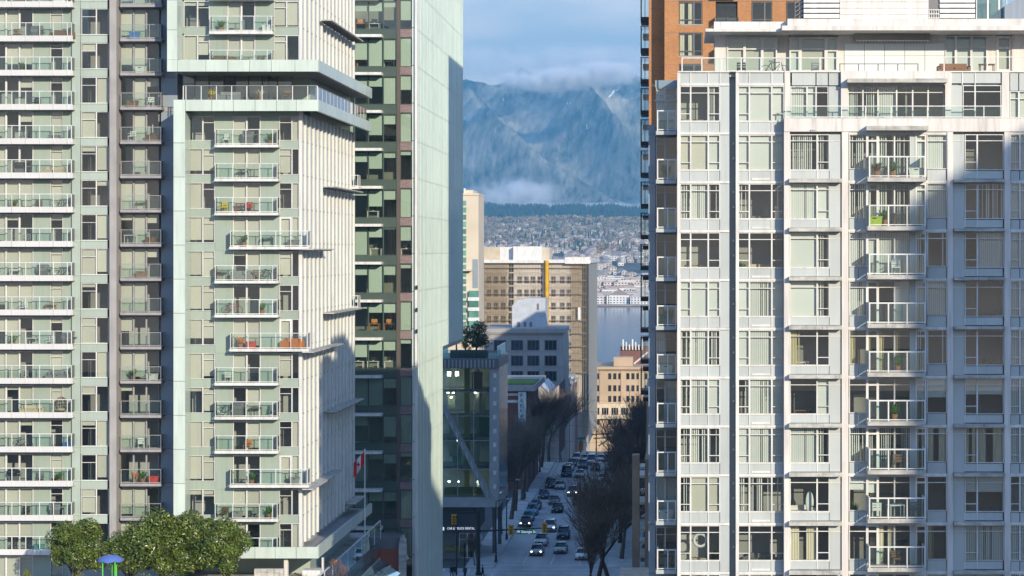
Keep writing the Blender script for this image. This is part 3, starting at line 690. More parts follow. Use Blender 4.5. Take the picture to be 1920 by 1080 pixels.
# frame: front fascia panels, left strip, street-side fascia, soffits
def frame_h(xs, y0, y1, m=M_MINT, d=0.0, name='fascia_panel'):
    for a, b in zip(xs[:-1], xs[1:]): XF.box(name, m, a + 0.35, b - 0.35, y0, y1, d, d + 0.25)
frame_h([347.5, 397, 437.5, 478, 518.5, 555.5, 597], 187, 208)
XF.box('fascia_panel', M_MINT, 325.3, 347, 187, 267.5, 0, 0.25)
ys = [268 + 63.85 * i for i in range(13)]
for a, b in zip(ys[:-1], ys[1:]): XF.box('fascia_panel', M_MINT, 325.3, 347, a + 0.35, b - 0.35, 0, 0.25)
XF.box('cheek_wall', M_SHADEBLUE, 325.6, 327, 190, 1046, 0.26, 3.0); XF.box('cheek_wall', M_MINT, 345.5, 346.8, 210, 1046, 0.26, 1.9)
frame_h([325.3, 347.2, 392, 437.5, 478, 516, 555.5, 597], 1026, 1047)
frame_h([332.5, 386, 427, 468, 509, 553, 597], 112, 134)
XF.box('fascia_panel', M_MINT, 313.3, 332.2, 112, 134, 0, 0.25)
ys = [112 - 56 * i for i in range(4)]
for a, b in zip(ys[1:], ys[:-1]): XF.box('fascia_panel', M_MINT, 313.3, 332.2, a + 0.35, b - 0.35, 0, 0.25)
XF.box('cheek_wall', M_SHADEBLUE, 313.6, 315, -70, 130, 0.26, 3.0); XF.box('cheek_wall', M_MINT, 331, 332, -70, 110, 0.26, 1.9)
for y0, y1 in ((187, 208), (1026, 1047), (112, 134)):
    z0, z1 = XF.Z(y1), XF.Z(y0); n = 7; L = (YE + 0.6 - (XF.Y + 0.26)) / n
    for i in range(n):
        box('fascia_panel', M_MINT, (XO - 0.25, XF.Y + 0.26 + i * L + 0.02, z0), (XO - 0.002, XF.Y + 0.26 + (i + 1) * L - 0.02, z1), btower)
    x0 = XF.X(313 if y0 == 112 else 325) + 0.3
    zc = (z1 - 0.35, z1 - 0.06) if y0 != 1026 else (z0 + 0.05, z0 + 0.4)
    box('roof_slab', M_GREYSLAB if y0 != 187 else M_CONC, (x0, XF.Y + 0.27, z0 + 0.05 if y0 == 112 else zc[0]), (XO - 0.26, YE + 0.5, zc[1] if y0 != 112 else z0 + 0.4), btower)
# street side: wall panels per floor, fins, sun shelves
def fin_side(za, zb, lines):
    zs = [zb] + [z for z in lines if za < z < zb] + [za]
    for a, b in zip(zs[1:], zs[:-1]): box('wall_panel', M_FRIT, (XR - 0.25, YX + 0.32, a + 0.015), (XR, YE, b - 0.015), btower)
    for z in zs[1:-1]: box('joint_strip', M_BROWN, (XR + 0.002, YX + 0.35, z - 0.035), (XR + 0.012, YE - 0.05, z + 0.035), btower)
    n = 14
    for i in range(n):
        y = YX + 0.9 + i * (YE - YX - 1.4) / (n - 1)
        box('fin', M_FIN, (XR + 0.003, y - 0.09, za + 0.05), (XR + 0.17, y + 0.09, zb - 0.05), btower)
        box('glazing_strip', M_PANEL, (XR + 0.003, y + 0.75, za + 0.08), (XR + 0.03, y + 1.25, zb - 0.08), btower) if i < n - 1 else None
fin_side(XF.Z(1026), XF.Z(210), [X3.Z(y3(k) - 11) for k in range(-1, 13)])
fin_side(XF.Z(112), X3.Z(-75), [X3.Z(63.5 + 63.85 * k - 11) for k in range(-2, 2)])
def shelf(k_y, ya, yb, small=False):
    z = X3.Z(k_y)
    sl = box('sun_shelf', M_CONC, (XR + 0.2, ya, z - 0.05), (XR + 1.1, yb, z + 0.05), btower)
    mb = MB(); n = int((yb - ya) / 0.8)
    for i in range(n):
        y = ya + 0.3 + i * 0.8; mb.box((XR + 0.1, y, z - 0.13), (XR + 1.05, y + 0.1, z - 0.055), M_DGREY)
    tag(mb.build('bracket', sl, ORI[sl.name]), kind='stuff')
shelf(y3(3) + 0, YX - 1.2, 180); shelf(y3(6) + 0, YX - 1.2, 186); shelf(y3(10), YX - 1.2, 185)
shelf(y3(1) + 4, 180, 197); shelf(y3(5) - 2, 180, 197.3); shelf(y3(8) + 3, 181, 197.3); shelf(18, 179, 197); shelf(y3(12) - 40, 192, 198)
for k in (1, 5):
    F = Fac(197.4, btower); F.p = btower
    yb_ = 354 if k == 1 else 580
    balcony(F, 654, 672, yb_, 1.4, 4, 26, (655, 663, 671), M_WHITE, M_WHITE, G_BAL, pw=0.06)
# recessed storey between the two boxes
XG = Fac(YX + 3.0, btower)
for i, (a, b) in enumerate(((342, 365), (365, 392), (392, 420), (441, 466), (466, 492), (492, 520), (520, 548))):
    window(XG, [(a, b, [10])], 132, 190, fm=M_DGREY, gm=G_OFF, blinds=[rnd.choice(['O', 'O', ('C', 0.4)])], name='window')
XG.box('dark_panel', M_DGREY, 420.4, 440.6, 132, 190, 0, 0.2)
XG.box('back_wall', M_ROOMD, 335, 560, 130, 192, 3.0, 3.3)
for yy in (178, 185, 192): box('column', M_CONC, (XR - 2.2, yy, XF.Z(187)), (XR - 1.7, yy + 0.5, XF.Z(134)), btower)
for yy in (177, 184, 191): box('window_wall', G_OFF, (XR - 3.2, yy - 3.4, XF.Z(187)), (XR - 3.15, yy + 3.4, XF.Z(134)), btower)
mb = MB(); zt, zb = XF.Z(160.5), XF.Z(187)
xs = [342, 347] + [347 + 28.6 * i for i in range(1, 9)] + [594]
for x in xs: mb.box((XF.X(x) - 0.03, XF.Y + 0.3, zb), (XF.X(x) + 0.03, XF.Y + 0.36, zt), M_WHITE)
mb.box((XF.X(342), XF.Y + 0.29, zt), (XF.X(594), XF.Y + 0.37, zt + 0.04), M_GREYSLAB)
mb.box((XO - 0.36, XF.Y + 0.3, zt), (XO - 0.3, YE, zt + 0.04), M_GREYSLAB)
for i in range(14): mb.box((XO - 0.35, XF.Y + 2 + i * 1.9, zb), (XO - 0.31, XF.Y + 2.05 + i * 1.9, zt), M_WHITE)
mb.build('terrace_rail', btower)
for a, b in zip(xs[:-1], xs[1:]): XF.box('glass_panel', G_BAL, a + 1, b - 1, 161, 186.5, 0.32, 0.335)
for i in range(5): box('glass_panel', glass('blue_rail_glass', (0.66, 0.74, 0.84), 1.5), (XO - 0.335, XF.Y + 0.5 + i * 5.6, zb + 0.03), (XO - 0.325, XF.Y + 6.0 + i * 5.6, zt - 0.01), btower)

# ================================================================ GREEN OFFICE TOWER with curtain wall blade
YG = 209.6
office = thing('office_tower', 'green glass office tower with dark spandrels and a tall white curtain wall towards the street', 'building', (wx(720, YG), YG + 20, 0))
OG = Fac(YG, office)
yg = lambda k: 68 + 70.7 * k
for k in range(-1, 14):
    y = yg(k)
    st = [('G', rnd.choice((1, 1, 0.75, 0.6, 0.35, 0.35, 0.2, 0.05))) for _ in range(5)]
    window(OG, [(612, 640, []), (640, 665, []), (665, 691, []), (691, 719, []), (719, 744, [])], y + 5, y + 57, fm=M_DKGREEN, gm=G_OFF, blinds=st, fw=0.05)
    OG.box('spandrel_panel', M_DKGREEN, 612, 744, y + 57.4, y + 75.2, -0.04, 0.2)
    OG.box('light_shelf', M_WHITE, 640, 718.5, y - 1.5, y + 3.5, -1.3, -0.05)
    window(OG, [(750.5, 773, [])], y + 2, y + 57, fm=M_BROWN, gm=G_OFF, blinds=[('G', rnd.choice((1, 1, 0.7, 0.5, 0.15)))], fw=0.05)
    OG.box('spandrel_panel', M_PURPLE, 750.5, 773, y + 57.4, y + 72.2, -0.06, 0.2)
    OG.box('spandrel_panel', M_BROWN, 773.3, 777.8, y - 8, y + 62, 0.2, 0.4)
    OG.box('floor_slab', M_GREYSLAB, 612, 777, y + 59, y + 66, 0.25, 4.48)
OG.box('column', M_BROWN, 744.2, 750.3, -90, 1200, -0.1, 0.3)
OG.box('back_wall', M_ROOMD, 612, 777, -90, 1200, 4.5, 4.8)
OG.box('core_wall', M_DKGREEN, 560, 770, -90, 655, 8.5, 45); OG.box('core_wall', M_DKGREEN, 560, 770, 655.4, 1270, 8.5, 24)
XC = wx(778.5, YG); YM = 234.2; YZ = 256.0
OG.box('edge_mullion', M_WHITE, 778.6, 783.4, -140, 1260, -0.35, -0.05)
ztop = OG.Z(-160); zmid = 31.6
zs = [ztop]
while zs[-1] > 0.4: zs.append(max(0.0, zs[-1] - 3.7))
for a, b in zip(zs[1:], zs[:-1]):
    box('glazing_panel', M_CURT, (XC - 0.3, YG, a + 0.025), (XC, YG + 12.2, b - 0.025), office)
    box('glazing_panel', M_CURT, (XC - 0.3, YG + 12.23, a + 0.025), (XC, YM, b - 0.025), office)
    if b > zmid + 1:
        box('glazing_panel', M_CURT, (XC - 0.3, YM + 0.03, max(a, zmid) + 0.025), (XC, YM + 10.9, b - 0.025), office)
        box('glazing_panel', M_CURT, (XC - 0.3, YM + 10.93, max(a, zmid) + 0.025), (XC, YZ, b - 0.025), office)
for z in zs[1:-1]: box('joint_strip', M_GREYSLAB, (XC + 0.001, YG + 0.1, z - 0.03), (XC + 0.01, (YZ if z > zmid else YM) - 0.1, z + 0.03), office)
n = 38
for i in range(n):
    y = YG + 0.4 + i * (YZ - YG - 0.6) / (n - 1)
    box('fin', M_MINT, (XC + 0.003, y - 0.03, 0.1 if y < YM else zmid), (XC + 0.05, y + 0.03, ztop - 0.05), office)
box('soffit', M_DKGREEN, (XC - 20, YM + 0.03, zmid - 0.4), (XC - 0.02, YZ, zmid - 0.02), office)
for j, yy in enumerate((535, 577, 617)): OG.box('wall_lamp', M_BLACK, 781, 784, yy, yy + 7, -0.6, -0.36)

# ================================================================ PODIUM below the left towers
PZ = 15.4
podium = thing('podium', 'planted podium terrace with a glass edge below the left towers', 'building', (-45, 176, 0))
box('terrace', M_CONC, (-75, 150, PZ - 0.5), (-28.2, 202, PZ), podium)
box('podium_wall', M_DGREY, (-74.5, 150.5, 0), (-29.0, 201.5, PZ - 0.51), podium)
n = 13
for i in range(n):
    a = 150 + i * 4.0
    box('glass_panel', G_GREEN, (-28.15, a + 0.04, PZ - 0.6), (-28.11, a + 3.96, PZ + 1.1), podium)
    box('glazing_panel', mat('shopfront_glass', (0.10, 0.16, 0.17), 0.12, 0.2, 0.3, spec=0.8), (-28.6, a + 0.05, PZ - 5.5), (-28.45, a + 3.95, PZ - 0.7), podium)
mb = MB(); mb.box((-28.2, 150, PZ + 1.1), (-28.06, 202, PZ + 1.16), M_WHITE)
for i in range(n + 1): mb.box((-28.18, 150 + i * 4 - 0.03, PZ - 0.6), (-28.08, 150 + i * 4 + 0.03, PZ + 1.1), M_WHITE)
mb.build('terrace_rail', podium)
# glass canopy stepping down over the pavement
mb = MB()
for i in range(11): mb.prism([(-28.1, PZ - 2.2), (-26.0, PZ - 3.6), (-26.0, PZ - 3.66), (-28.1, PZ - 2.26)], 152 + i * 4.4, 152 + i * 4.4 + 4.3, G_GREEN)
mb.build('canopy_glass', podium)
mb = MB()
for i in range(12): mb.prism([(-28.1, PZ - 2.28), (-26.0, PZ - 3.68), (-26.0, PZ - 3.8), (-28.1, PZ - 2.5)], 152 + i * 4.4 - 0.08, 152 + i * 4.4 + 0.02, M_WHITE)
for j in range(3): mb.box((-26.05 - j * 1.0, 152, PZ - 3.66 + j * 0.66), (-25.98 - j * 1.0, 201, PZ - 3.58 + j * 0.66), M_WHITE)
mb.build('canopy_frame', podium)
# grey planters and low walls on the terrace, under the box
PF = Fac(169.6, podium)
PF.box('planter_wall', M_CONC, 486, 540, 1060, 1100, -2, -1.6)
PF.box('bench_block', M_WHITE, 571, 604, 1066, 1079, -1.0, 0.2)
PF.box('dark_wall', M_SHADEBLUE, 120, 330, 1046, 1135, 1.0, 1.3)
PF.box('column', M_CREAMW, 531, 538, 1047, 1120, 0.3, 0.8); PF.box('column', M_CREAMW, 602, 605, 1047, 1120, 0.3, 0.7)
# little heritage brick shop between podium and office tower
shop = thing('heritage_shop', 'small red brick shop with grey stone gable trim below the office tower', 'building', (-28.5, 207, 0))
HF = Fac(204.8, shop)
HF.box('brick_wall', mat('red_painted_brick', (0.28, 0.09, 0.055), 0.85, 0.15, 2.0, bump=0.2), 705, 748, 1030, 1290, 0, 4)
HF.box('roof', M_DGREY, 705, 752, 1008, 1030, 0.3, 4)
mb = MB()
x0, x1 = HF.X(748), HF.X(764); 
mb.prism([(x0, HF.Z(1300)), (x1 - 0.15, HF.Z(1300)), (x1 - 0.15, HF.Z(1052)), (x1 + 0.1, HF.Z(1048)), (x1 - 0.1, HF.Z(1040)), (x1 - 0.15, HF.Z(1012)), (x1 - 0.45, HF.Z(1004)), (x0 + 0.2, HF.Z(1005)), (x0, HF.Z(1022))], HF.Y - 0.2, HF.Y + 0.4, M_CONC)
mb.build('stone_gable', shop)
HF.box('window', M_DGREY, 712, 722, 1090, 1130, -0.05, -0.002); HF.box('window', M_DGREY, 730, 740, 1090, 1130, -0.05, -0.002)

for i, (k, px, cc) in enumerate(((-1, 676, 'orange'), (-1, 702, 'white'), (0, 680, 'orange'), (0, 730, 'white'), (1, 735, 'white'), (4, 700, 'white'), (5, 705, 'white'), (7, 702, 'orange'), (7, 730, 'orange'), (8, 672, 'white'), (8, 700, 'white'), (8, 731, 'white'), (2, 760, 'white'), (5, 762, 'white'))):
    y_ = YG + 1.2; x_ = wx(px, y_); z_ = OG.Z(yg(k) + 58.8)
    t = thing('office_desk', '%s desk and screen, %s office window from the top%s' % (cc, 'first second third fourth fifth sixth seventh eighth ninth tenth'.split()[k + 1], {676: ' at its inner edge', 680: ' at its inner edge', 672: ' at its inner edge', 702: ' in its middle', 700: ' in its middle', 705: ' in its middle', 730: ' by the brown column', 731: ' by the brown column', 735: ' by the brown column', 760: ' past the brown column', 762: ' past the brown column'}[px]), 'desk', (x_, y_, z_), 'desks in the office tower')
    dm = mat('desk_' + cc, {'orange': (0.55, 0.24, 0.06), 'white': (0.7, 0.7, 0.66)}[cc], 0.5)
    box('desk_top', dm, (x_ - 0.6, y_ - 0.35, z_ + 0.7), (x_ + 0.6, y_ + 0.35, z_ + 0.75), t)
    for sx in (-0.5, 0.5): box('leg', dm, (x_ + sx - 0.05, y_ - 0.3, z_), (x_ + sx + 0.05, y_ + 0.3, z_ + 0.698), t)
    box('screen', M_BLACK if cc == 'white' else dm, (x_ - 0.3, y_ - 0.02, z_ + 0.84), (x_ + 0.3, y_ + 0.02, z_ + 1.2), t); box('screen_stand', dm, (x_ - 0.05, y_ - 0.05, z_ + 0.752), (x_ + 0.05, y_ + 0.05, z_ + 0.838), t)
# ================================================================ GROUND, ROAD, WATER
def sstep(a, b, x):
    t = min(1, max(0, (x - a) / (b - a))); return t * t * (3 - 2 * t)
def lerp_tab(tab, y):
    for (a, za), (b, zb) in zip(tab[:-1], tab[1:]):
        if y <= b: return za + (zb - za) * (y - a) / (b - a)
    return tab[-1][1]
PROF = [(-400, 0), (425, 0), (640, -21.5), (720, -21.8), (900, -24), (960, -31), (2400, -31), (2570, -27), (2600, -24), (2720, -19), (3300, 30), (3900, 62), (4600, 92), (5200, 106), (5800, 104), (6100, 106), (6600, 168), (6900, 176), (7400, 120), (8600, 120), (30000, 120)]
def gz(x, y):
    z = lerp_tab(PROF, y)
    if y > 2610:
        a = min(1, (y - 2610) / 500)
        z += a * (10 * noise.noise(Vector((x / 260, y / 420, 3))) + 4 * noise.noise(Vector((x / 90, y / 130, 9))))
    if 6200 < y < 7300: z += 16 * noise.noise(Vector((x / 170, 4, 8))) + 8 * noise.noise(Vector((x / 60, 1, 3)))
    return z
xsg = [-6000, -2500] + [-1200 + 40 * i for i in range(38)] + [600, 2500, 6000]
ysg = [-400, -100, 100, 300, 425] + [440 + 20 * i for i in range(16)] + [800, 900, 960, 1500, 2400, 2570, 2600, 2650] + [2720 + 60 * i for i in range(80)] + [8000, 9500, 12000]
mb = MB(); nx = len(xsg)
M_GROUND = mat('city_ground', (0.09, 0.088, 0.085), 0.9, 0.2, 0.05)
M_HILL = mat('suburb_ground', (0.10, 0.10, 0.075), 0.95, 0.45, 0.02)
vv = [(x, y, gz(x, y) - 0.02) for y in ysg for x in xsg]
ff = [(j * nx + i, j * nx + i + 1, (j + 1) * nx + i + 1, (j + 1) * nx + i) for j in range(len(ysg) - 1) for i in range(nx - 1)]
mb.add(vv, ff, M_GROUND); mb._m(M_HILL)
mb.mi = [1 if ysg[q // (nx - 1)] >= 2560 else 0 for q in range(len(ff))]
tag(mb.build('ground', None, (0, 0, 0), smooth=True, fix=False), kind='structure')
# water of the inlet
wm = mat('inlet_water', (0.11, 0.17, 0.21), 0.13, 0.15, 0.004, spec=0.5)
nt = wm.node_tree; geo = nt.nodes.new('ShaderNodeNewGeometry'); mp = nt.nodes.new('ShaderNodeMapping'); mp.inputs['Scale'].default_value = (1, 0.25, 1)
nz = nt.nodes.new('ShaderNodeTexNoise'); nz.inputs['Scale'].default_value = 0.25; nz.inputs['Detail'].default_value = 6
bp = nt.nodes.new('ShaderNodeBump'); bp.inputs['Strength'].default_value = 0.5; bp.inputs['Distance'].default_value = 0.6
nt.links.new(geo.outputs['Position'], mp.inputs[0]); nt.links.new(mp.outputs[0], nz.inputs['Vector']); nt.links.new(nz.outputs['Fac'], bp.inputs['Height']); nt.links.new(bp.outputs[0], nt.nodes['Principled BSDF'].inputs['Normal'])
mb = MB(); mb.add([(-6000, 890, -25), (6000, 890, -25), (6000, 2620, -25), (-6000, 2620, -25)], [(0, 1, 2, 3)], wm)
tag(mb.build('water', None, (0, 0, 0), fix=False), kind='structure')

M_ASPH = mat('asphalt', (0.40, 0.40, 0.40), 0.8, 0.22, 0.35, bump=0.15, bscale=30, stretch=(1, 0.25, 1))
M_PAVE = mat('pavement_concrete', (0.44, 0.44, 0.43), 0.9, 0.2, 0.5)
M_LINE = mat('road_paint', (0.62, 0.62, 0.60), 0.8, 0.25, 2.0)
KX0, KX1 = -24.4, -9.4
ys_r = [100, 300, 425] + [440 + 20 * i for i in range(10)] + [640]
def ribbon(name, xa, xb, dz, m, ys=None, thick=None):
    mb = MB(); ys = ys or ys_r
    if thick is None:
        vv = [(x, y, gz(0, y) + dz) for y in ys for x in (xa, xb)]
        mb.add(vv, [(2 * j, 2 * j + 1, 2 * j + 3, 2 * j + 2) for j in range(len(ys) - 1)], m)
    else:
        n = len(ys); vv = []
        for y in ys: vv += [(xa, y, gz(0, y) - 0.3), (xb, y, gz(0, y) - 0.3), (xb, y, gz(0, y) + thick), (xa, y, gz(0, y) + thick)]
        ff = [(4 * j + a, 4 * j + b, 4 * j + 4 + b, 4 * j + 4 + a) for j in range(n - 1) for a, b in ((0, 1), (1, 2), (2, 3), (3, 0))] + [(0, 1, 2, 3), (4 * n - 4, 4 * n - 3, 4 * n - 2, 4 * n - 1)]
        mb.add(vv, ff, m)
    return tag(mb.build(name, None, (0, 0, 0)), kind='structure')
YC0, YC1 = 262.0, 283.0      # the crossing street
ribbon('road', KX0, KX1, 0.004, M_ASPH)
mb = MB(); mb.add([(-200, YC0, 0.008), (100, YC0, 0.008), (100, YC1, 0.008), (-200, YC1, 0.008)], [(0, 1, 2, 3)], M_ASPH)
tag(mb.build('cross_road', None, (0, 0, 0), fix=False), kind='structure')
ysf = [YC1, 300, 425] + [440 + 20 * i for i in range(10)] + [640]
ribbon('pavement', -28.2, KX0, 0.15, M_PAVE, ysf, 0.15); ribbon('pavement', KX1, -5.0, 0.15, M_PAVE, ysf, 0.15)
ribbon('pavement', -28.4, KX0, 0.15, M_PAVE, [100, YC0], 0.15); ribbon('pavement', KX1, -5.0, 0.15, M_PAVE, [100, YC0], 0.15)
tag(box('pavement', M_PAVE, (-33.5, 268.5, -0.2), (-24.9, 278.2, 0.15), None), kind='structure')
mb = MB()
for x in (-20.7, -17.0, -13.2):
    for y in range(287, 424, 9):
        if y == 296: continue
        a, b = (286.5, 299) if y == 287 else (y, y + 3.2)
        mb.add([(x - 0.07, a, gz(0, a) + 0.02), (x + 0.07, a, gz(0, a) + 0.02), (x + 0.07, b, gz(0, b) + 0.02), (x - 0.07, b, gz(0, b) + 0.02)], [(0, 1, 2, 3)], M_LINE)
for xa, xb, ya, yb in ((KX0 + 0.2, KX1 - 0.2, 285.4, 285.9), (KX0 + 0.2, KX1 - 0.2, 278.6, 278.9), (KX0 + 0.2, KX1 - 0.2, 281.6, 281.9), (-24.2, -23.9, 264, 278), (-27.6, -27.3, 279, 282.5), (-31.0, -30.7, 279, 282.5)):
    mb.add([(xa, ya, 0.024), (xb, ya, 0.024), (xb, yb, 0.024), (xa, yb, 0.024)], [(0, 1, 2, 3)], M_LINE)
tag(mb.build('road_markings', None, (0, 0, 0), fix=False), kind='structure')

# ================================================================ CORNER GLASS BUILDING (car rental)
Y1 = 290.4
cg = thing('corner_glass_building', 'green glass corner building with diagonal bracing and roof garden over a car rental shop', 'building', (wx(880, Y1), Y1 + 10, 0))
C1 = Fac(Y1, cg)
M_STEEL = mat('grey_steel', (0.33, 0.37, 0.38), 0.35, 0.12, 0.8, spec=0.6)
ysr = [690, 735, 780, 826, 880, 932]
xs_ = [800, 829, 858, 888, 918]
for j in range(5):
    window(C1, [(a, b, []) for a, b in zip(xs_[:-1], xs_[1:])], ysr[j], ysr[j + 1], fm=M_STEEL, gm=G_GREEN, fw=0.035, d=0.002, name='glazing')
C1.box('roof_slab', M_DGREY, 795, 936, 672, 690, -0.5, 16)
for i in range(14): C1.box('sun_dapple_strip', M_STEEL, 834 + i * 7, 836.5 + i * 7, 674, 689, -0.62, -0.505)  # paler strips on the dark roof band stand in for sun dapples
C1.box('corner_column', M_STEEL, 918.3, 935, 690.2, 950, -0.1, 1.0)
for j in range(9): C1.box('cladding_clip', M_WHITE, 925, 931, 700 + j * 26, 708 + j * 26, -0.16, -0.105)
x0, x1 = C1.X(824), C1.X(918); mb = MB()
mb.prism([(C1.X(826), C1.Z(760)), (C1.X(836), C1.Z(760)), (C1.X(923), C1.Z(932)), (C1.X(911), C1.Z(932))], C1.Y - 0.35, C1.Y - 0.1, mat('pale_steel', (0.24, 0.28, 0.30), 0.35, 0.15, 1.0))
mb.build('diagonal_brace', cg)
for i in range(9):
    u = 836 + i * 9.4; v_ = 772 + i * 18.6; mb = MB()
    mb.prism([(C1.X(u), C1.Z(v_)), (C1.X(u + 2.2), C1.Z(v_)), (C1.X(u + 5), C1.Z(v_ + 13)), (C1.X(u + 2.5), C1.Z(v_ + 13))], C1.Y - 0.40, C1.Y - 0.352, mat('brace_plate_grey', (0.42, 0.46, 0.47), 0.4)); mb.build('brace_plate', cg)
for i, (a, b, c, d_) in enumerate(((838, 852, 800, 860), (880, 900, 700, 733), (842, 860, 840, 878), (886, 905, 742, 775), (832, 846, 745, 770), (890, 912, 790, 822))):
    C1.box('interior_screen', mat('interior_screen_%d' % i, ((0.6, 0.62, 0.5), (0.5, 0.2, 0.12), (0.3, 0.5, 0.45), (0.62, 0.6, 0.5), (0.45, 0.5, 0.4), (0.2, 0.35, 0.12))[i], 0.7, 0.3, 0.5), a, b, c, d_, 3.2 + i * 0.5, 3.3 + i * 0.5)
for y in (735, 780, 826, 880): C1.box('floor_slab', M_CONC, 800, 916, y - 2.5, y + 2.5, 3.0, 15)
C1.box('back_wall', mat('lobby_wall', (0.70, 0.76, 0.66), 0.8, 0.5, 0.25), 800, 916, 691, 931, 9, 9.3)
C1.box('interior_column', mat('ochre_column', (0.55, 0.42, 0.12), 0.6), 866, 876, 691, 931, 3.4, 4.0); C1.box('interior_column', M_WHITE, 888, 893, 691, 931, 4.4, 4.8)
for i, (a, b, c, d_) in enumerate(((833, 839, 700, 708), (848, 854, 700, 708), (832, 836, 739, 741), (842, 846, 739, 741), (884, 888, 739, 741), (838, 842, 748, 750), (834, 838, 908, 910), (852, 855, 908, 910), (890, 896, 908, 910), (850, 853, 830, 832))): C1.box('ceiling_light', mat('lit_ceiling_lamp', (0.9, 0.88, 0.8), 0.5, emit=(1, 0.92, 0.75, 9.0)), a, b, c, d_, 4, 4.2)
C1.box('lobby_sill', mat('ochre_panel', (0.42, 0.36, 0.10), 0.6), 830, 905, 916, 931, 2.0, 2.4)
C1.box('base_band', M_STEEL, 795, 935, 932.5, 951, -0.05, 16)
# side towards the street
XS = C1.X(935)
for j in range(5): box('side_glazing', mat('dark_side_glass', (0.025, 0.04, 0.05), 0.12, 0.2, 0.3, spec=0.7), (XS - 0.2, Y1 + 1.02, C1.Z(ysr[j + 1])), (XS - 0.02, Y1 + 15.5, C1.Z(ysr[j]) - 0.03), cg)
# roof garden rail
for a, b in zip((800, 829, 858, 888, 916), (829, 858, 888, 916, 940)): C1.box('rail_glass', G_GREEN, a + 0.4, b - 0.4, 656, 671.8, 0.4, 0.43)
box('rail_glass', G_BAL, (XS - 0.3, Y1 + 0.5, C1.Z(671.8)), (XS - 0.27, Y1 + 15, C1.Z(650)), cg)
C1.box('planter', M_DGREY, 842, 912, 658, 671.8, 1.4, 3.5)
# ground floor shop, set back under the overhang
XSH = -27.9
C1.box('shop_wall', mat('charcoal_cladding', (0.05, 0.06, 0.07), 0.5, 0.2, 0.5), 795, 892, 951.2, 1001, 0.9, 14)
for a, b in ((800, 829), (829, 858)): window(C1, [(a, b, [])], 1001, 1048, fm=M_DGREY, gm=G_OFF, d=1.0, fw=0.06, name='shop_window')
window(C1, [(861, 876, [12]), (876, 890, [12])], 1001, 1048, fm=M_WHITE, gm=G_OFF, d=1.0, fw=0.06, name='shop_door')
C1.box('shop_counter', mat('yellow_counter', (0.55, 0.45, 0.03), 0.5), 802, 858, 1028, 1037, 1.6, 2.4)
C1.box('shop_counter', mat('yellow_counter', (0.55, 0.45, 0.03), 0.5), 860, 884, 1034, 1040, 2.6, 3.2)
C1.box('stall_riser', M_DGREY, 800, 860, 1037.5, 1050, 0.75, 0.9)
C1.box('shop_back', M_ROOMD, 795, 891, 1001, 1052, 6, 6.2)
C1.box('shop_floor', M_PAVE, 795, 892, 1049, 1052, 1.1, 6)
for i in range(5):
    y0 = Y1 + 1.3 + i * 2.6
    sw = box('side_window', M_STEEL, (XSH - 0.05, y0, 0.5), (XSH + 0.05, y0 + 2.3, 4.6), cg)
    box('pane', mat('dark_side_glass', (0.02, 0.03, 0.04), 0.1), (XSH + 0.055, y0 + 0.12, 0.7), (XSH + 0.07, y0 + 2.18, 4.4), sw)
box('shop_side_wall', MATS['charcoal_cladding'], (XSH - 0.4, Y1 + 1.0, 0.15), (XSH - 0.06, Y1 + 14, 7.9), cg)
for yy in (Y1 + 6, Y1 + 15): box('street_column', M_DGREY, (-25.7, yy, 0.15), (-25.2, yy + 0.5, C1.Z(951)), cg)

def text_mesh(s, size, m, depth=0.02):
    c = bpy.data.curves.new('lettering', 'FONT'); c.body = s; c.size = size; c.extrude = depth; c.align_x = 'CENTER'; c.align_y = 'CENTER'; c.space_character = 1.08
    o = bpy.data.objects.new('lettering', c); COL.objects.link(o)
    bpy.context.view_layer.update(); dg = bpy.context.evaluated_depsgraph_get()
    me = bpy.data.meshes.new_from_object(o.evaluated_get(dg)); bpy.data.objects.remove(o)
    me.materials.clear(); me.materials.append(m); return me
M_SIGNW = mat('white_sign_letters', (0.8, 0.8, 0.78), 0.5, emit=(0.9, 0.95, 1.0, 0.35))
o = link('sign_lettering', text_mesh('CAR & TRUCK RENTAL', 0.46, M_SIGNW), cg, (C1.X(863), Y1 + 0.86, C1.Z(992.5))); o.rotation_euler = (R(90), 0, 0); o.scale = (0.74, 1, 1)
C1.box('sign_emblem', M_SIGNW, 828, 831.5, 990, 996, 0.84, 0.89)

# ================================================================ OTHER BUILDINGS DOWN THE LEFT SIDE
def simple_windows(F, xs, ys, w, h, m_f, parent_d=-0.03, cross=True, gm=None):
    for y in ys:
        for x in xs:
            wdw = F.box('window', m_f, x, x + w, y, y + h, parent_d, 0.05)
            n = 3 if cross else 1
            F.box('pane', gm or mat('dark_pane', (0.03, 0.035, 0.045), 0.12, 0.3, 0.8, rand=0.4), x + w * 0.06, x + w - w * 0.06, y + h * 0.07, y + h - h * 0.07, parent_d - 0.03, parent_d - 0.002, wdw)
            if cross:
                F.box('glazing_bar', m_f, x + w * 0.31, x + w * 0.35, y, y + h, parent_d - 0.07, parent_d - 0.032, wdw); F.box('glazing_bar', m_f, x + w * 0.65, x + w * 0.69, y, y + h, parent_d - 0.07, parent_d - 0.032, wdw)

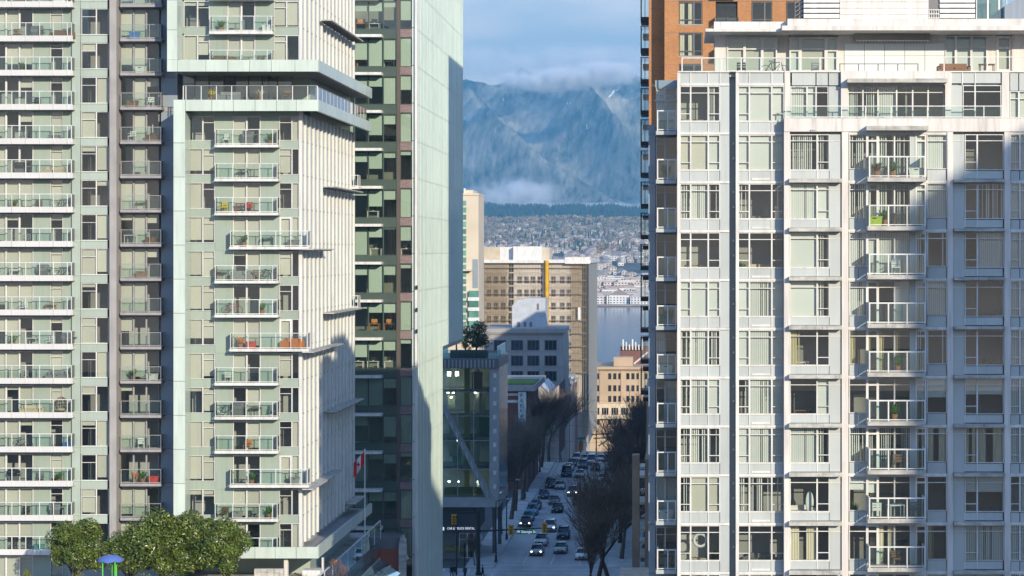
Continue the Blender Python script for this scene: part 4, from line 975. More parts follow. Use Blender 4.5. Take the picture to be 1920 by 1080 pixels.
# red brick parkade with grass roof and vertical sign
YP = 376.0
pk = thing('parkade_building', 'dark red brick parkade with a grassy roof and white bands beside the corner glass building', 'building', (-36, YP + 14, 0))
P1 = Fac(YP, pk)
P1.box('brick_wall', M_REDBR, 880, 990, 733, 935, 0, 28)
for y in (737, 750): P1.box('white_band', M_WHITE, 880, 971, y, y + 5, -0.15, -0.003)
P1.box('roof_edge', M_GREYSLAB, 880, 1004, 722, 732.8, -1.0, 30); 
P1.box('roof_grass', mat('roof_grass', (0.11, 0.19, 0.02), 0.95, 0.3, 1.5, bump=0.6, bscale=8), 880, 1000, 719.5, 721.8, 0.5, 15)
for i in range(10): P1.box('brick_pilaster', M_REDBR, 884 + i * 11, 886 + i * 11, 758, 930, -0.12, -0.003)
sgn = thing('parkade_sign', 'tall white vertical PARKADE sign with green letters on the red brick building', 'sign', (wx(979, YP), YP - 0.7, wz(808, YP)))
SF = Fac(YP - 0.7, sgn)
SF.box('sign_board', mat('sign_white', (0.62, 0.66, 0.66), 0.5), 971.5, 986.5, 735, 808, 0, 0.3)
SF.box('sign_bracket', M_DGREY, 976, 982, 760, 790, 0.31, 0.68)
for i, ch in enumerate('PARKADE'):
    l_ = link('letter', text_mesh(ch, 0.95, mat('sign_green', (0.01, 0.20, 0.12), 0.5), 0.03), sgn, (SF.X(977.5), SF.Y - 0.04, SF.Z(742 + i * 9.6))); l_.rotation_euler = (R(90), 0, 0)
# grey gabled building
YQ = 436.0
gb = thing('gabled_building', 'grey warehouse front with a V shaped double gable roof behind the parkade', 'building', (-29, YQ + 12, 0))
Q1 = Fac(YQ, gb); mb = MB()
P = lambda a, b: (Q1.X(a), Q1.Z(b))
mb.prism([P(985, 930), P(1048, 930), P(1048, 722), P(1031, 740), P(1014, 722), P(997, 740), P(985, 728)], Q1.Y, Q1.Y + 0.5, mat('pale_grey_stucco', (0.34, 0.34, 0.33), 0.9, 0.3, 0.6)); mb.build('gable_wall', gb)
mb = MB()
for a, b, c, d_ in ((1048, 721.5, 1031, 739.5), (1031, 739.5, 1014, 721.5), (1014, 721.5, 997, 739.5)):
    mb.add([(Q1.X(a), Q1.Y - 0.3, Q1.Z(b)), (Q1.X(c), Q1.Y - 0.3, Q1.Z(d_)), (Q1.X(c), Q1.Y + 24, Q1.Z(d_)), (Q1.X(a), Q1.Y + 24, Q1.Z(b))], [(0, 1, 2, 3)], mat('pale_metal_roof', (0.5, 0.52, 0.53), 0.5, 0.15))
mb.build('roof', gb, fix=False)
box('side_wall', M_REDBR, (Q1.X(1048) - 0.3, YQ + 0.51, 0), (Q1.X(1048), YQ + 24, Q1.Z(724)), gb)
Q1.box('shed_roof', mat('pale_metal_roof', (0.5, 0.52, 0.53)), 1003, 1022, 750, 758, -2.0, -0.003)
for x in (1004, 1016, 1028, 1038): Q1.box('window', M_DGREY, x, x + 6, 765, 780, -0.06, -0.003)
# grey office block with square windows and cornice
Y2 = 493.6
gob = thing('grey_office_block', 'grey office block with square dark windows and cornice in front of the scaffolded building', 'building', (wx(990, Y2), Y2 + 12, 0))
B2 = Fac(Y2, gob); m_st = mat('grey_stucco', (0.36, 0.345, 0.325), 0.9, 0.12, 0.15, streak=0.25)
B2.box('wall', m_st, 905, 1056, 624, 935, 0, 26)
B2.box('cornice', m_st, 903, 1060, 616, 623.8, -0.7, 26.4); B2.box('cornice_trim', m_st, 905, 1058, 623.9, 627, -0.35, -0.003)
simple_windows(B2, (926, 958, 988.5, 1021), (637.5, 666.5, 695.5, 724.5), 23, 19.5, mat('dark_window_frame', (0.10, 0.10, 0.11), 0.5))
for y in (657.5, 686.5, 715): B2.box('sill', m_st, 905, 1056, y, y + 1.6, -0.12, -0.003)
B2.box('roof_penthouse', mat('pale_blue_grey_cladding', (0.45, 0.48, 0.52), 0.6, 0.1), 957, 1020, 583, 616, 5, 15)
mb = MB(); mb.prism([(B2.X(957), B2.Z(583)), (B2.X(957), B2.Z(574)), (B2.X(968), B2.Z(563)), (B2.X(985), B2.Z(560)), (B2.X(1020), B2.Z(560)), (B2.X(1020), B2.Z(583))], Y2 + 5, Y2 + 15, MATS['pale_blue_grey_cladding']); mb.build('penthouse_roof', gob)
for x in (967, 979, 990): B2.box('penthouse_window', M_DGREY, x, x + 5, 605, 614, 4.9, 4.997)
B2.box('penthouse_door', M_DGREY, 1004, 1008, 570, 582, 4.9, 4.997)
# scaffolded building
Y3_ = 578.4
scb = thing('scaffolded_building', 'tan brick building wrapped in scaffolding with a yellow debris chute', 'building', (wx(1000, Y3_), Y3_ + 20, -6))
B3 = Fac(Y3_, scb); m_tan = mat('tan_brick', (0.54, 0.485, 0.41), 0.9, 0.2, 0.12, streak=0.25); m_trim = mat('tan_trim', (0.50, 0.44, 0.35), 0.9, 0.15)
B3.box('wall', m_tan, 900, 1087, 492, 905, 0, 66)
B3.box('parapet', M_WHITE, 897, 1108, 487, 493, -1.6, 66)
B3.box('parapet_sheet', M_WHITE, 1060, 1107, 482, 494.5, -1.75, -1.61)
B3.box('roof_block', mat('tan_block', (0.50, 0.42, 0.30), 0.9), 903, 936, 463, 487, 3, 14); B3.box('roof_block', M_WHITE, 936, 962, 463, 487, 3.2, 14); B3.box('roof_block', M_WHITE, 962, 1016, 462, 487, 0.5, 14); B3.box('roof_block', m_trim, 1016, 1029, 464, 487, 3, 14)
simple_windows(B3, [912 + i * 13.5 for i in range(4)] + [970 + i * 12.5 for i in range(4)] + [1033, 1050, 1062], [518 + i * 24.6 for i in range(9)], 9, 13.5, mat('tan_frame', (0.25, 0.19, 0.12), 0.8), cross=False, gm=mat('dusty_pane', (0.09, 0.08, 0.065), 0.4, 0.3))
for i in range(9): B3.box('string_course', m_trim, 900, 1087, 510 + i * 24.6, 512.2 + i * 24.6, -0.25, -0.003)
box('side_wall', m_trim, (B3.X(1087) + 0.002, Y3_ + 0.3, -14), (B3.X(1087) + 0.5, Y3_ + 66, B3.Z(494)), scb)
B3.box('light_well', mat('light_well_shade', (0.05, 0.045, 0.04), 0.9), 955, 963, 494, 905, -0.1, -0.003)  # flat dark strip, the shade of the light well is in its colour
mb = MB(); sm = mat('scaffold_tube', (0.42, 0.38, 0.33), 0.6)
for i in range(41):
    x = B3.X(899 + i * 5.0); mb.tube((x, Y3_ - 1.3, -13), (x, Y3_ - 1.3, B3.Z(492)), 0.045, 0.045, sm, 4)
for i in range(17):
    z = B3.Z(500 + i * 12.3)
    mb.tube((B3.X(899), Y3_ - 1.3, z), (B3.X(1100), Y3_ - 1.3, z), 0.045, 0.045, sm, 4)
    if i % 2 == 0: mb.box((B3.X(899), Y3_ - 1.25, z - 0.3), (B3.X(1100), Y3_ - 0.45, z - 0.22), sm)
for i in range(16):
    x = B3.X(899 + (i % 4) * 8) if i < 8 else B3.X(1060 + (i % 4) * 8); z = B3.Z(505 + (i // 2) * 24.6)
    mb.tube((B3.X(903), Y3_ - 1.32, B3.Z(500 + i * 12.3)), (B3.X(920), Y3_ - 1.32, B3.Z(512.3 + i * 12.3)), 0.05, 0.05, sm, 4)
    mb.tube((B3.X(1044 + (i % 3) * 14), Y3_ - 1.34, B3.Z(512.3 + i * 12.3)), (B3.X(1058 + (i % 3) * 14), Y3_ - 1.34, B3.Z(500 + i * 12.3)), 0.05, 0.05, sm, 4)
    mb.tube((B3.X(970 + (i % 4) * 12), Y3_ - 1.34, B3.Z(500 + i * 12.3)), (B3.X(982 + (i % 4) * 12), Y3_ - 1.34, B3.Z(512.3 + i * 12.3)), 0.05, 0.05, sm, 4)
mb.build('scaffolding', scb, fix=False)
net = glass('debris_netting', (0.90, 0.88, 0.85), 1.0, 0.6, (0.7, 0.65, 0.55))
for a, b in ((899, 955), (1072, 1104)): B3.box('debris_netting', net, a, b, 494, 640 if b < 1000 else 700, -1.42, -1.40)
box('scaffold_side_netting', net, (B3.X(1104), Y3_ - 1.3, -10), (B3.X(1104) + 0.03, Y3_ + 60, B3.Z(494)), scb)
mb = MB(); ym = mat('yellow_chute', (0.62, 0.36, 0.02), 0.6, 0.15)
for i in range(11): mb.tube((B3.X(1026), Y3_ - 1.9, B3.Z(488 + i * 12.0)), (B3.X(1026), Y3_ - 1.9, B3.Z(500.5 + i * 12.0)), 0.62, 0.5, ym, 10)
mb.build('debris_chute', scb)
B3.box('banner', M_WHITE, 1084, 1089, 576, 600, -1.6, -1.45)
# cream tower beside the curtain wall
YT = 416.0
ct = thing('cream_tower', 'slender cream concrete tower with green glass bays beyond the curtain wall', 'building', (wx(884, YT), YT + 8, 0))
T1 = Fac(YT, ct); m_cr = mat('cream_concrete', (0.62, 0.54, 0.42), 0.9, 0.08, 0.2)
T1.box('wall', m_cr, 840, 897, 366, 880, 0.3, 12); T1.box('parapet', m_cr, 838, 897.5, 362, 366, 0.1, 12.2); T1.box('roof_block', m_cr, 840, 886, 356, 362, 1, 9)
T1.box('roof_vent', M_WHITE, 869, 872.5, 353, 362, 0.4, 1)
for i in range(20):
    T1.box('bay_glazing', mat('teal_bay_glass', (0.10, 0.26, 0.21), 0.12, 0.3, 0.5, rand=0.4), 852, 874, 376 + i * 13.4, 385 + i * 13.4, 0.0, 0.29)
    T1.box('bay_spandrel', m_cr, 852, 875, 385.3 + i * 13.4, 389.2 + i * 13.4, -0.05, 0.29)
T1.box('cornice', m_cr, 868, 885, 505, 508, -1.2, 0.29); T1.box('painted_shade', M_SHADEBLUE, 886, 896, 486, 540, 0.2, 0.29)  # last panel lies flat on the wall, shade painted as blue-grey
for i in range(5):
    T1.box('lower_glazing', MATS['teal_bay_glass'], 880, 897, 545 + i * 19, 557 + i * 19, -0.6, 0.28); T1.box('lower_spandrel', M_WHITE, 878, 899, 557.2 + i * 19, 563.8 + i * 19, -0.7, 0.28)
# dark terrace of shops along the street before the sandstone block
YD = 520.0
dk = thing('dark_shop_row', 'dark shaded row of shops along the street below the scaffolded building', 'building', (-29, YD + 50, -5))
for i, (a, b, h) in enumerate(((522, 536, 10), (536.1, 548, 8.2), (548.1, 562, 9.4), (562.1, 576, 7.6))):
    box('shop_unit', (M_REDBR, m_st, M_DGREY, M_REDBR)[i], (-36, a, -18), (-27.0, b, h), dk); box('shop_cornice', M_CONC, (-36, a, h), (-26.7, b, h + 0.5), dk)
    for q in range(3):
        box('shop_window', MATS['dark_pane'], (-26.99, a + 1 + q * 4, h - 4), (-26.95, a + 3.4 + q * 4, h - 1.5), dk)
# sandstone block closing the view
Y4 = 680.0
sb = thing('sandstone_block', 'sunlit sandstone block with rows of sash windows at the end of the street', 'building', (wx(1165, Y4), Y4 + 15, -13))
B4 = Fac(Y4, sb); m_sand = mat('sandstone', (0.50, 0.38, 0.26), 0.9, 0.12, 0.12, streak=0.25)
B4.box('wall', m_sand, 1100, 1262, 692, 860, 0, 30); B4.box('cornice', m_sand, 1098, 1264, 688, 691.8, -0.8, 30.5)
mb = MB()
for i in range(40): mb.box((B4.X(1100 + i * 4), Y4 - 0.7, B4.Z(694.5)), (B4.X(1102 + i * 4), Y4 - 0.003, B4.Z(692)), m_sand)
mb.build('dentils', sb)
for x in (1124, 1164, 1198, 1232): B4.box('pier', m_sand, x, x + 4, 695, 757, -0.3, -0.003)
fr = mat('cream_sash', (0.45, 0.36, 0.24), 0.8)
simple_windows(B4, (1111.5, 1118, 1140, 1149.5, 1159, 1174, 1183.5, 1193, 1208, 1217), (699, 721.5, 741.5), 6.6, 13, fr, cross=False)
B4.box('arcade', mat('pale_stone', (0.66, 0.56, 0.40), 0.85), 1100, 1240, 757, 785, -1.5, -0.003)
simple_windows(B4, (1111, 1128, 1146, 1164, 1184, 1204), (763,), 14, 15, MATS['pale_stone'], parent_d=-1.53, cross=True)
simple_windows(B4, (1111.5, 1118, 1140, 1149.5, 1159, 1174, 1183.5, 1193), (787,), 6.6, 10, fr, cross=False)
B4.box('roof_shed', m_sand, 1150, 1186, 671, 688, 4, 12); B4.box('chimney_block', M_REDBR, 1160, 1218, 655, 688, 16, 24)
for i in range(7): B4.box('roof_flue', M_WHITE, 1165 + i * 6, 1167.5 + i * 6, 640 + (i % 3) * 5, 660, 15, 15.6)
mb = MB(); mb.tube((B4.X(1188), Y4 + 6, B4.Z(684)), (B4.X(1214), Y4 + 6, B4.Z(662)), 0.3, 0.3, M_WHITE, 6); mb.build('roof_pipe', sb)

# ================================================================ RIGHT SIDE OF THE STREET (mostly hidden)
rs1 = thing('stone_apartment_row', 'tan stone apartment front with white balconies along the right kerb', 'building', (0, 240, 0))
RS = Fac(236.0, rs1); m_ts = mat('tan_stone', (0.30, 0.25, 0.20), 0.9, 0.2, 0.3)
box('stone_pier', m_ts, (-5.0, 236, 0), (-4.2, 238, 19.5), rs1); box('body', m_ts, (-3.6, 236.5, 0), (40, 262, 19), rs1); box('unseen_tower_body', M_PANEL, (6, 238, 19.004), (40, 261, 47), rs1)  # upper tower is unseen, added to keep the street in shade
for k in range(6): 
    bl = box('balcony', M_WHITE, (-4.9, 240.5, 1.5 + k * 3.0), (-3.61, 246, 1.8 + k * 3.0), rs1); box('glass_panel', G_BAL, (-4.88, 240.6, 1.82 + k * 3.0), (-4.84, 245.9, 2.8 + k * 3.0), bl)
    box('window', MATS['dark_pane'], (-3.66, 248, 1.5 + k * 3.0), (-3.603, 252, 3.5 + k * 3.0), rs1)
    bl = box('balcony', M_WHITE, (-5.3, 256, 0.9 + k * 3.0), (-3.61, 260, 1.2 + k * 3.0), rs1); box('glass_panel', G_BAL, (-5.28, 256.1, 1.22 + k * 3.0), (-5.24, 259.9, 2.2 + k * 3.0), bl)
rs2 = thing('red_brick_corner_shop', 'low dark red brick corner front behind the bare street trees', 'building', (0, 230, 0))
box('brick_wall', M_REDBR, (-6.0, 214, 0), (0, 233, 7.0), rs2); box('cornice', M_CONC, (-6.2, 213.8, 7.0), (0, 233.2, 7.5), rs2)
for k in range(4): box('window', MATS['dark_pane'], (-6.05, 215.5 + k * 4.4, 1), (-6.003, 218 + k * 4.4, 4.5), rs2)
rs3 = thing('right_kerb_row', 'shaded row of masonry buildings along the far right kerb', 'building', (0, 400, 0))
for i, (a, b, h, m) in enumerate(((290, 330, 22, m_ts), (330.1, 372, 17, M_REDBR), (372.1, 420, 24, m_st), (420.1, 470, 16, m_ts), (470.1, 520, 19, M_REDBR))):
    box('masonry_front', m, (-4.2, a, 0), (40, b, h), rs3); box('cornice', M_CONC, (-4.5, a, h), (-3.5, b, h + 0.6), rs3)
    for q in range(int((b - a) / 5)):
        for t in range(int(h / 4)): box('window', MATS['dark_pane'], (-4.24, a + 1.5 + q * 5, 1.8 + t * 4), (-4.203, a + 3.7 + q * 5, 4.0 + t * 4), rs3)
for a, b, h, x0 in ((292, 328, 44, 8), (374, 418, 56, 10), (425, 465, 24.5, 6)): box('unseen_tower_body', M_PANEL, (x0, a, 16), (38, b, h), rs3)  # unseen towers added behind the row to block sun from the street
# the tower out of the frame whose shadow falls on the condominium
shd = thing('glass_tower_beyond_frame', 'tall pale tower outside the frame that shades the right part of the condominium', 'building', (90, 30, 0))
box('unseen_tower_body', M_PANEL, (67.9, 18, 0), (114, 34, 80.3), shd); box('tower_crown', M_PANEL, (73.4, 18.2, 80.304), (112, 33.8, 83.9), shd)
for i in range(19): box('floor_band', M_WHITE, (67.9, 34.003, 3 + i * 3.9), (114, 34.1, 4 + i * 3.9), shd)

wires = thing('overhead_wires', 'dark overhead trolley wires strung above the street', 'wires', (-16.5, 400, 0))
for i, yy in enumerate((300, 330, 362, 395, 430, 470, 505)):
    mb = MB(); mb.tube((-27.5, yy, 7.4), (-16.5, yy, 6.6), 0.025, 0.025, M_BLACK, 4); mb.tube((-16.5, yy, 6.6), (-5.5, yy, 7.4), 0.025, 0.025, M_BLACK, 4); mb.build('span_wire', wires)
for x in (-20.6, -19.9, -14.2, -13.5):
    mb = MB(); mb.tube((x, 290, 6.45), (x, 510, 6.45), 0.025, 0.025, M_BLACK, 4); mb.build('contact_wire', wires)
# ================================================================ NORTH SHORE: houses, trees, ridge, mountain
def seen(x, y, top=8):
    px = VPX + F0 * x / y; py = VPY - F0 * (gz(x, y) + top - CZ) / y
    return 890 < px < 1222 and not (px < 1106 and py > 489)
def vis_x(y, rg, m=0.012): return rg.uniform(-0.098 - m, -0.012 + m * 0.5) * y
rg = random.Random(5)
HCOL = [(0.80, 0.78, 0.74), (0.70, 0.60, 0.48), (0.50, 0.46, 0.42), (0.66, 0.55, 0.44), (0.55, 0.47, 0.41), (0.75, 0.73, 0.70), (0.55, 0.42, 0.34)]
RCOL = [(0.34, 0.31, 0.29), (0.42, 0.33, 0.28), (0.22, 0.22, 0.225), (0.52, 0.48, 0.45), (0.33, 0.24, 0.21)]
hm = [mat('house_wall_%d' % i, c, 0.9, 0.1, 0.1) for i, c in enumerate(HCOL)]; rm_ = [mat('house_roof_%d' % i, c, 0.9, 0.1, 0.1) for i, c in enumerate(RCOL)]
def house_into(mb, x, y, z, w, d, h, rot, m1, m2, flat=False):
    c, s = math.cos(rot), math.sin(rot)
    T = lambda a, b, q: (x + a * c - b * s, y + a * s + b * c, z + q)
    w2, d2 = w / 2, d / 2
    mb.add([T(-w2, -d2, -3), T(w2, -d2, -3), T(w2, d2, -3), T(-w2, d2, -3), T(-w2, -d2, h), T(w2, -d2, h), T(w2, d2, h), T(-w2, d2, h)], BOXF[1:], m1)
    if flat: mb.add([T(-w2 * 1.02, -d2 * 1.02, h), T(w2 * 1.02, -d2 * 1.02, h), T(w2 * 1.02, d2 * 1.02, h), T(-w2 * 1.02, d2 * 1.02, h), T(-w2 * 1.02, -d2 * 1.02, h + .5), T(w2 * 1.02, -d2 * 1.02, h + .5), T(w2 * 1.02, d2 * 1.02, h + .5), T(-w2 * 1.02, d2 * 1.02, h + .5)], BOXF, m2)
    else:
        e = 0.5; r = h + w * 0.3
        mb.add([T(-w2 - e, -d2 - e, h - .1), T(w2 + e, -d2 - e, h - .1), T(w2 + e, d2 + e, h - .1), T(-w2 - e, d2 + e, h - .1), T(0, -d2 - e, r), T(0, d2 + e, r)], [(0, 1, 4), (1, 2, 5, 4), (2, 3, 5), (3, 0, 4, 5), (0, 3, 2, 1)], m2)
    # window bands on the side that faces the city
    for fl in range(max(1, int(h / 3))):
        for q in range(max(2, int(w / 4))):
            a = -w2 + (q + 0.3) * w / max(2, int(w / 4)); b = a + w / max(2, int(w / 4)) * 0.45
            mb.add([T(a, -d2 - 0.06, fl * 3 + 0.9), T(b, -d2 - 0.06, fl * 3 + 0.9), T(b, -d2 - 0.06, fl * 3 + 2.2), T(a, -d2 - 0.06, fl * 3 + 2.2)], [(0, 1, 2, 3)], MATS['dark_pane'])
HP = []
for i in range(14):
    mb = MB(); house_into(mb, 0, 0, 0, rg.uniform(8, 13), rg.uniform(8, 11), rg.choice((4.5, 6, 6.5)), rg.choice((0, 0.3, -0.4, 1.57, 1.3)), hm[i % 7], rm_[rg.randrange(5)]); HP.append(mb.mesh('house', fix=False))
APP = []
for i in range(8):
    mb = MB(); house_into(mb, 0, 0, 0, rg.uniform(18, 40), rg.uniform(12, 18), rg.choice((6, 9, 10, 12)), rg.uniform(-0.25, 0.25), hm[(0, 5, 1, 3, 0, 2, 5, 6)[i]], rm_[(0, 3, 4, 1, 3, 2, 3, 1)[i]], True); APP.append(mb.mesh('apartment_block', fix=False))
spots = []
tries = 0
while len(spots) < 1100 and tries < 20000:
    tries += 1
    y = 2640 + 2400 * rg.random() ** 1.2
    x = vis_x(y, rg)
    if noise.noise(Vector((x / 120, y / 260, 21))) + 0.25 - max(0, (y - 4000) / 1500) < rg.uniform(-0.5, 0.2): continue
    if seen(x, y): spots.append((y, x))
spots.sort()
mbs = MB()
for i, (y, x) in enumerate(spots):
    z = gz(x, y)
    if i < 60 or (i < 120 and i % 3 == 0):
        o = link('apartment_block', APP[rg.randrange(8)], None, (x, y, z)); tag(o, 'small pale low-rise block near the far waterfront', 'building', 'low-rise blocks across the inlet')
    elif i < 340:
        o = link('house', HP[rg.randrange(14)], None, (x, y, z), rg.uniform(-0.6, 0.6)); tag(o, 'tiny pale house on the far hillside across the inlet', 'house', 'houses on the far hillside')
    else:
        house_into(mbs, x, y, z, rg.uniform(8, 13), rg.uniform(8, 11), rg.choice((4.5, 6, 6.5)), rg.uniform(-0.7, 0.7), hm[rg.randrange(7)], rm_[rg.randrange(5)])
tag(mbs.build('distant_houses', None, (0, 0, 0), fix=False), 'mass of tiny houses higher on the far hillside', 'houses', kind='stuff')
# waterfront sheds and quay
qm = mat('quay_stone', (0.33, 0.27, 0.23), 0.9, 0.3, 0.05)
q = thing('quay', 'low brown quay wall along the far shore of the inlet', 'quay', (-180, 2606, -25))
box('quay_wall', qm, (-420, 2596, -28), (60, 2612, -22.2), q)
for i, (x, w, h, mi) in enumerate(((-108, 34, 7, 5), (-72, 24, 11, 0), (-90, 16, 5, 4), (-46, 24, 9, 5))):
    mb = MB(); house_into(mb, 0, 0, 0, w, 16, h, 0, hm[mi], rm_[(3, 4, 1, 3, 2, 3, 0)[i]], i % 2 == 0)
    o = mb.build('waterfront_shed', None, (0, 0, 0), fix=False); o.location = (x, 2630 + (i % 3) * 9, -22.4); tag(o, ('long white shed on the far quay, nearest the scaffolded building', 'taller white shed in the middle of the far quay', 'small dark red-brown shed on the far quay', 'white shed with grey roof towards the brick tower on the far quay', 'widest tan shed on the far quay, behind the scaffolded building', 'low white shed on the far quay, leftmost of all', 'grey block on the far quay, hidden by the black balconies')[i], 'shed', 'sheds on the far quay')

# trees of the far hillside
def tri_puff(mb, c, r, n, m, rg):
    vv = []; ff = []
    for i in range(n):
        d = Vector((rg.gauss(0, 1), rg.gauss(0, 1), rg.gauss(0, 1))).normalized() * rg.random() ** 0.33
        p = Vector(c) + Vector((d.x * r[0], d.y * r[1], d.z * r[2])); e = r[0] * rg.uniform(0.22, 0.42)
        a = Vector((rg.uniform(-1, 1), rg.uniform(-1, 1), rg.uniform(-1, 1))).normalized() * e; b = Vector((rg.uniform(-1, 1), rg.uniform(-1, 1), rg.uniform(-1, 1))).normalized() * e
        k = len(vv); vv += [p + a, p + b, p - a * 0.6 - b * 0.6]; ff.append((k, k + 1, k + 2))
    mb.add(vv, ff, m)
def conifer_into(mb, x, y, z, h, m, rg):
    n = 7
    for t in range(4):
        z0 = z + h * (0.08 + 0.22 * t); z1 = z + h * min(1.0, 0.46 + 0.2 * t); r = h * 0.19 * (1 - 0.2 * t); vs_ = []
        for i in range(n):
            a = 2 * math.pi * (i + rg.random() * 0.6) / n; k = r * rg.uniform(0.65, 1.15); vs_.append((x + k * math.cos(a), y + k * math.sin(a), z0 + rg.uniform(-0.04, 0.02) * h))
        vs_.append((x, y, z1)); mb.add(vs_, [(i, (i + 1) % n, n) for i in range(n)], m)
CM = [mat('conifer_green_%d' % i, c, 0.9, 0.3, 0.05) for i, c in enumerate(((0.055, 0.095, 0.055), (0.075, 0.115, 0.065), (0.035, 0.06, 0.045)))]
DM = [mat('bare_tree_haze_%d' % i, c, 0.9, 0.3, 0.05) for i, c in enumerate(((0.27, 0.24, 0.20), (0.32, 0.27, 0.20), (0.20, 0.20, 0.16), (0.36, 0.28, 0.19)))]
CPM = []; DPM = []
tm = mat('bark', (0.10, 0.075, 0.055), 0.95, 0.3, 2.0)
for i in range(6):
    mb = MB(); conifer_into(mb, 0, 0, 0, 17, CM[i % 3], rg); mb.tube((0, 0, -1), (0, 0, 4), 0.4, 0.3, tm, 5); CPM.append(mb.mesh('conifer', fix=False))
    mb = MB(); tri_puff(mb, (0, 0, 7), (5, 5, 5), 110, DM[i % 4], rg); mb.tube((0, 0, -1), (0, 0, 6), 0.35, 0.2, tm, 5); DPM.append(mb.mesh('broadleaf_tree', fix=False))
ts = []
tries = 0
while len(ts) < 2900 and tries < 40000:
    tries += 1
    y = 2660 + 2740 * rg.random() ** 0.62; x = vis_x(y, rg)
    dens = 0.75 * sstep(2900, 4600, y) + 0.5 * noise.noise(Vector((x / 90, y / 200, 4)))
    if dens < rg.random() * 0.95: continue
    if seen(x, y, 12): ts.append((y, x))
ts.sort()
mbs = MB()
for i, (y, x) in enumerate(ts):
    z = gz(x, y); con = noise.noise(Vector((x / 70, y / 150, 40))) + rg.uniform(-.4, .4) > (0.1 if y < 4300 else 0.16)
    if i < 460:
        sc_ = rg.uniform(0.6, 1.15)
        o = link('conifer' if con else 'broadleaf_tree', (CPM if con else DPM)[rg.randrange(6)], None, (x, y, z), rg.uniform(0, 6)); o.scale = (sc_,) * 3
        tag(o, 'small dark conifer among the far hillside houses' if con else 'small greyish bare tree among the far hillside houses', 'tree', 'conifers among the far houses' if con else 'bare trees among the far houses')
    elif con: conifer_into(mbs, x, y, z, rg.uniform(8, 15) * (1.1 if y > 4700 else 1), CM[rg.randrange(3)], rg)
    else: r = rg.uniform(3.5, 6.5) * (1.75 if y > 4800 else 1); tri_puff(mbs, (x, y, z + r), (r, r, r * 1.1), 46, DM[rg.randrange(4)], rg)
tag(mbs.build('distant_wood', None, (0, 0, 0), fix=False), 'belt of bare and evergreen trees on the far hillside', 'wood', kind='stuff')
# dark forest on the ridge behind
mbs = MB()
for i in range(2600):
    y = rg.uniform(6350, 6980); x = rg.uniform(-0.115, 0.0) * y
    conifer_into(mbs, x, y, gz(x, y), rg.uniform(12, 24), CM[2], rg)
tag(mbs.build('ridge_forest', None, (0, 0, 0), fix=False), 'dark evergreen forest along the ridge below the mountain', 'forest', kind='stuff')

# mountain
def fbm(v, o=5):
    s = 0; a = 0.5
    for _ in range(o): s += a * noise.noise(v); v = v * 2.05; a *= 0.5
    return s
def mz(x, y):
    u = (x / 10000 * 4000) + 1270      # rough photo column at 10 km
    ridge = 790 + 28 * math.sin((u - 930) / 75) - 0.35 * max(0, 960 - u) + 60 * noise.noise(Vector((x / 500, 7, 1)))
    t = sstep(7600, 10300, y) ** 0.85
    back = 1 - 0.35 * sstep(10300, 11800, y)
    ux = x * 0.86 + y * 0.5; uy = -x * 0.5 + y * 0.86
    g = 1 - abs(noise.noise(Vector((ux / 420, uy / 1500, 2.2)))) * 2
    g2 = 1 - abs(noise.noise(Vector((ux / 170, uy / 520, 8.2)))) * 2
    rel = 230 * (g - 0.5) + 75 * (g2 - 0.5) + 40 * fbm(Vector((x / 130, y / 130, 5)), 4)
    return 118 + (ridge - 118) * t * back + rel * min(1, t * 2.2) * (0.4 + 0.6 * back)
NX, NY = 150, 150
mb = MB(); vv = []
for j in range(NY):
    y = 7600 + (11900 - 7600) * j / (NY - 1)
    for i in range(NX):
        x = -1700 + 2500 * i / (NX - 1); vv.append((x, y, mz(x, y)))
ff = [(j * NX + i, j * NX + i + 1, (j + 1) * NX + i + 1, (j + 1) * NX + i) for j in range(NY - 1) for i in range(NX - 1)]
mm = bpy.data.materials.new('mountain_forest'); mm.use_nodes = True; MATS['mountain_forest'] = mm
n_ = mm.node_tree.nodes; l_ = mm.node_tree.links; b_ = n_['Principled BSDF']; b_.inputs['Roughness'].default_value = 0.95; b_.inputs['Specular IOR Level'].default_value = 0.1
geo = n_.new('ShaderNodeNewGeometry'); mp = n_.new('ShaderNodeMapping'); mp.inputs['Scale'].default_value = (1.0, 0.25, 0.35); l_.new(geo.outputs['Position'], mp.inputs[0])
nz = n_.new('ShaderNodeTexNoise'); nz.inputs['Scale'].default_value = 0.035; nz.inputs['Detail'].default_value = 5; nz.inputs['Roughness'].default_value = 0.7; l_.new(mp.outputs[0], nz.inputs['Vector'])
nz2 = n_.new('ShaderNodeTexNoise'); nz2.inputs['Scale'].default_value = 0.0028; nz2.inputs['Detail'].default_value = 4; l_.new(geo.outputs['Position'], nz2.inputs['Vector'])
ad = n_.new('ShaderNodeMath'); ad.operation = 'MULTIPLY_ADD'; ad.inputs[1].default_value = 0.55; l_.new(nz.outputs['Fac'], ad.inputs[0]); 
sc2 = n_.new('ShaderNodeMath'); sc2.operation = 'MULTIPLY'; sc2.inputs[1].default_value = 0.55; l_.new(nz2.outputs['Fac'], sc2.inputs[0]); l_.new(sc2.outputs[0], ad.inputs[2])
cr = n_.new('ShaderNodeValToRGB'); cr.color_ramp.elements[0].position = 0.44; cr.color_ramp.elements[0].color = (0.018, 0.03, 0.022, 1); cr.color_ramp.elements[1].position = 0.70; cr.color_ramp.elements[1].color = (0.42, 0.40, 0.33, 1)
l_.new(ad.outputs[0], cr.inputs[0]); l_.new(cr.outputs[0], b_.inputs['Base Color'])
mb.add(vv, ff, mm)
tag(mb.build('mountain', None, (0, 0, 0), smooth=True, fix=False), kind='structure')
snow = mat('snow', (0.85, 0.86, 0.9), 0.8, 0.05)
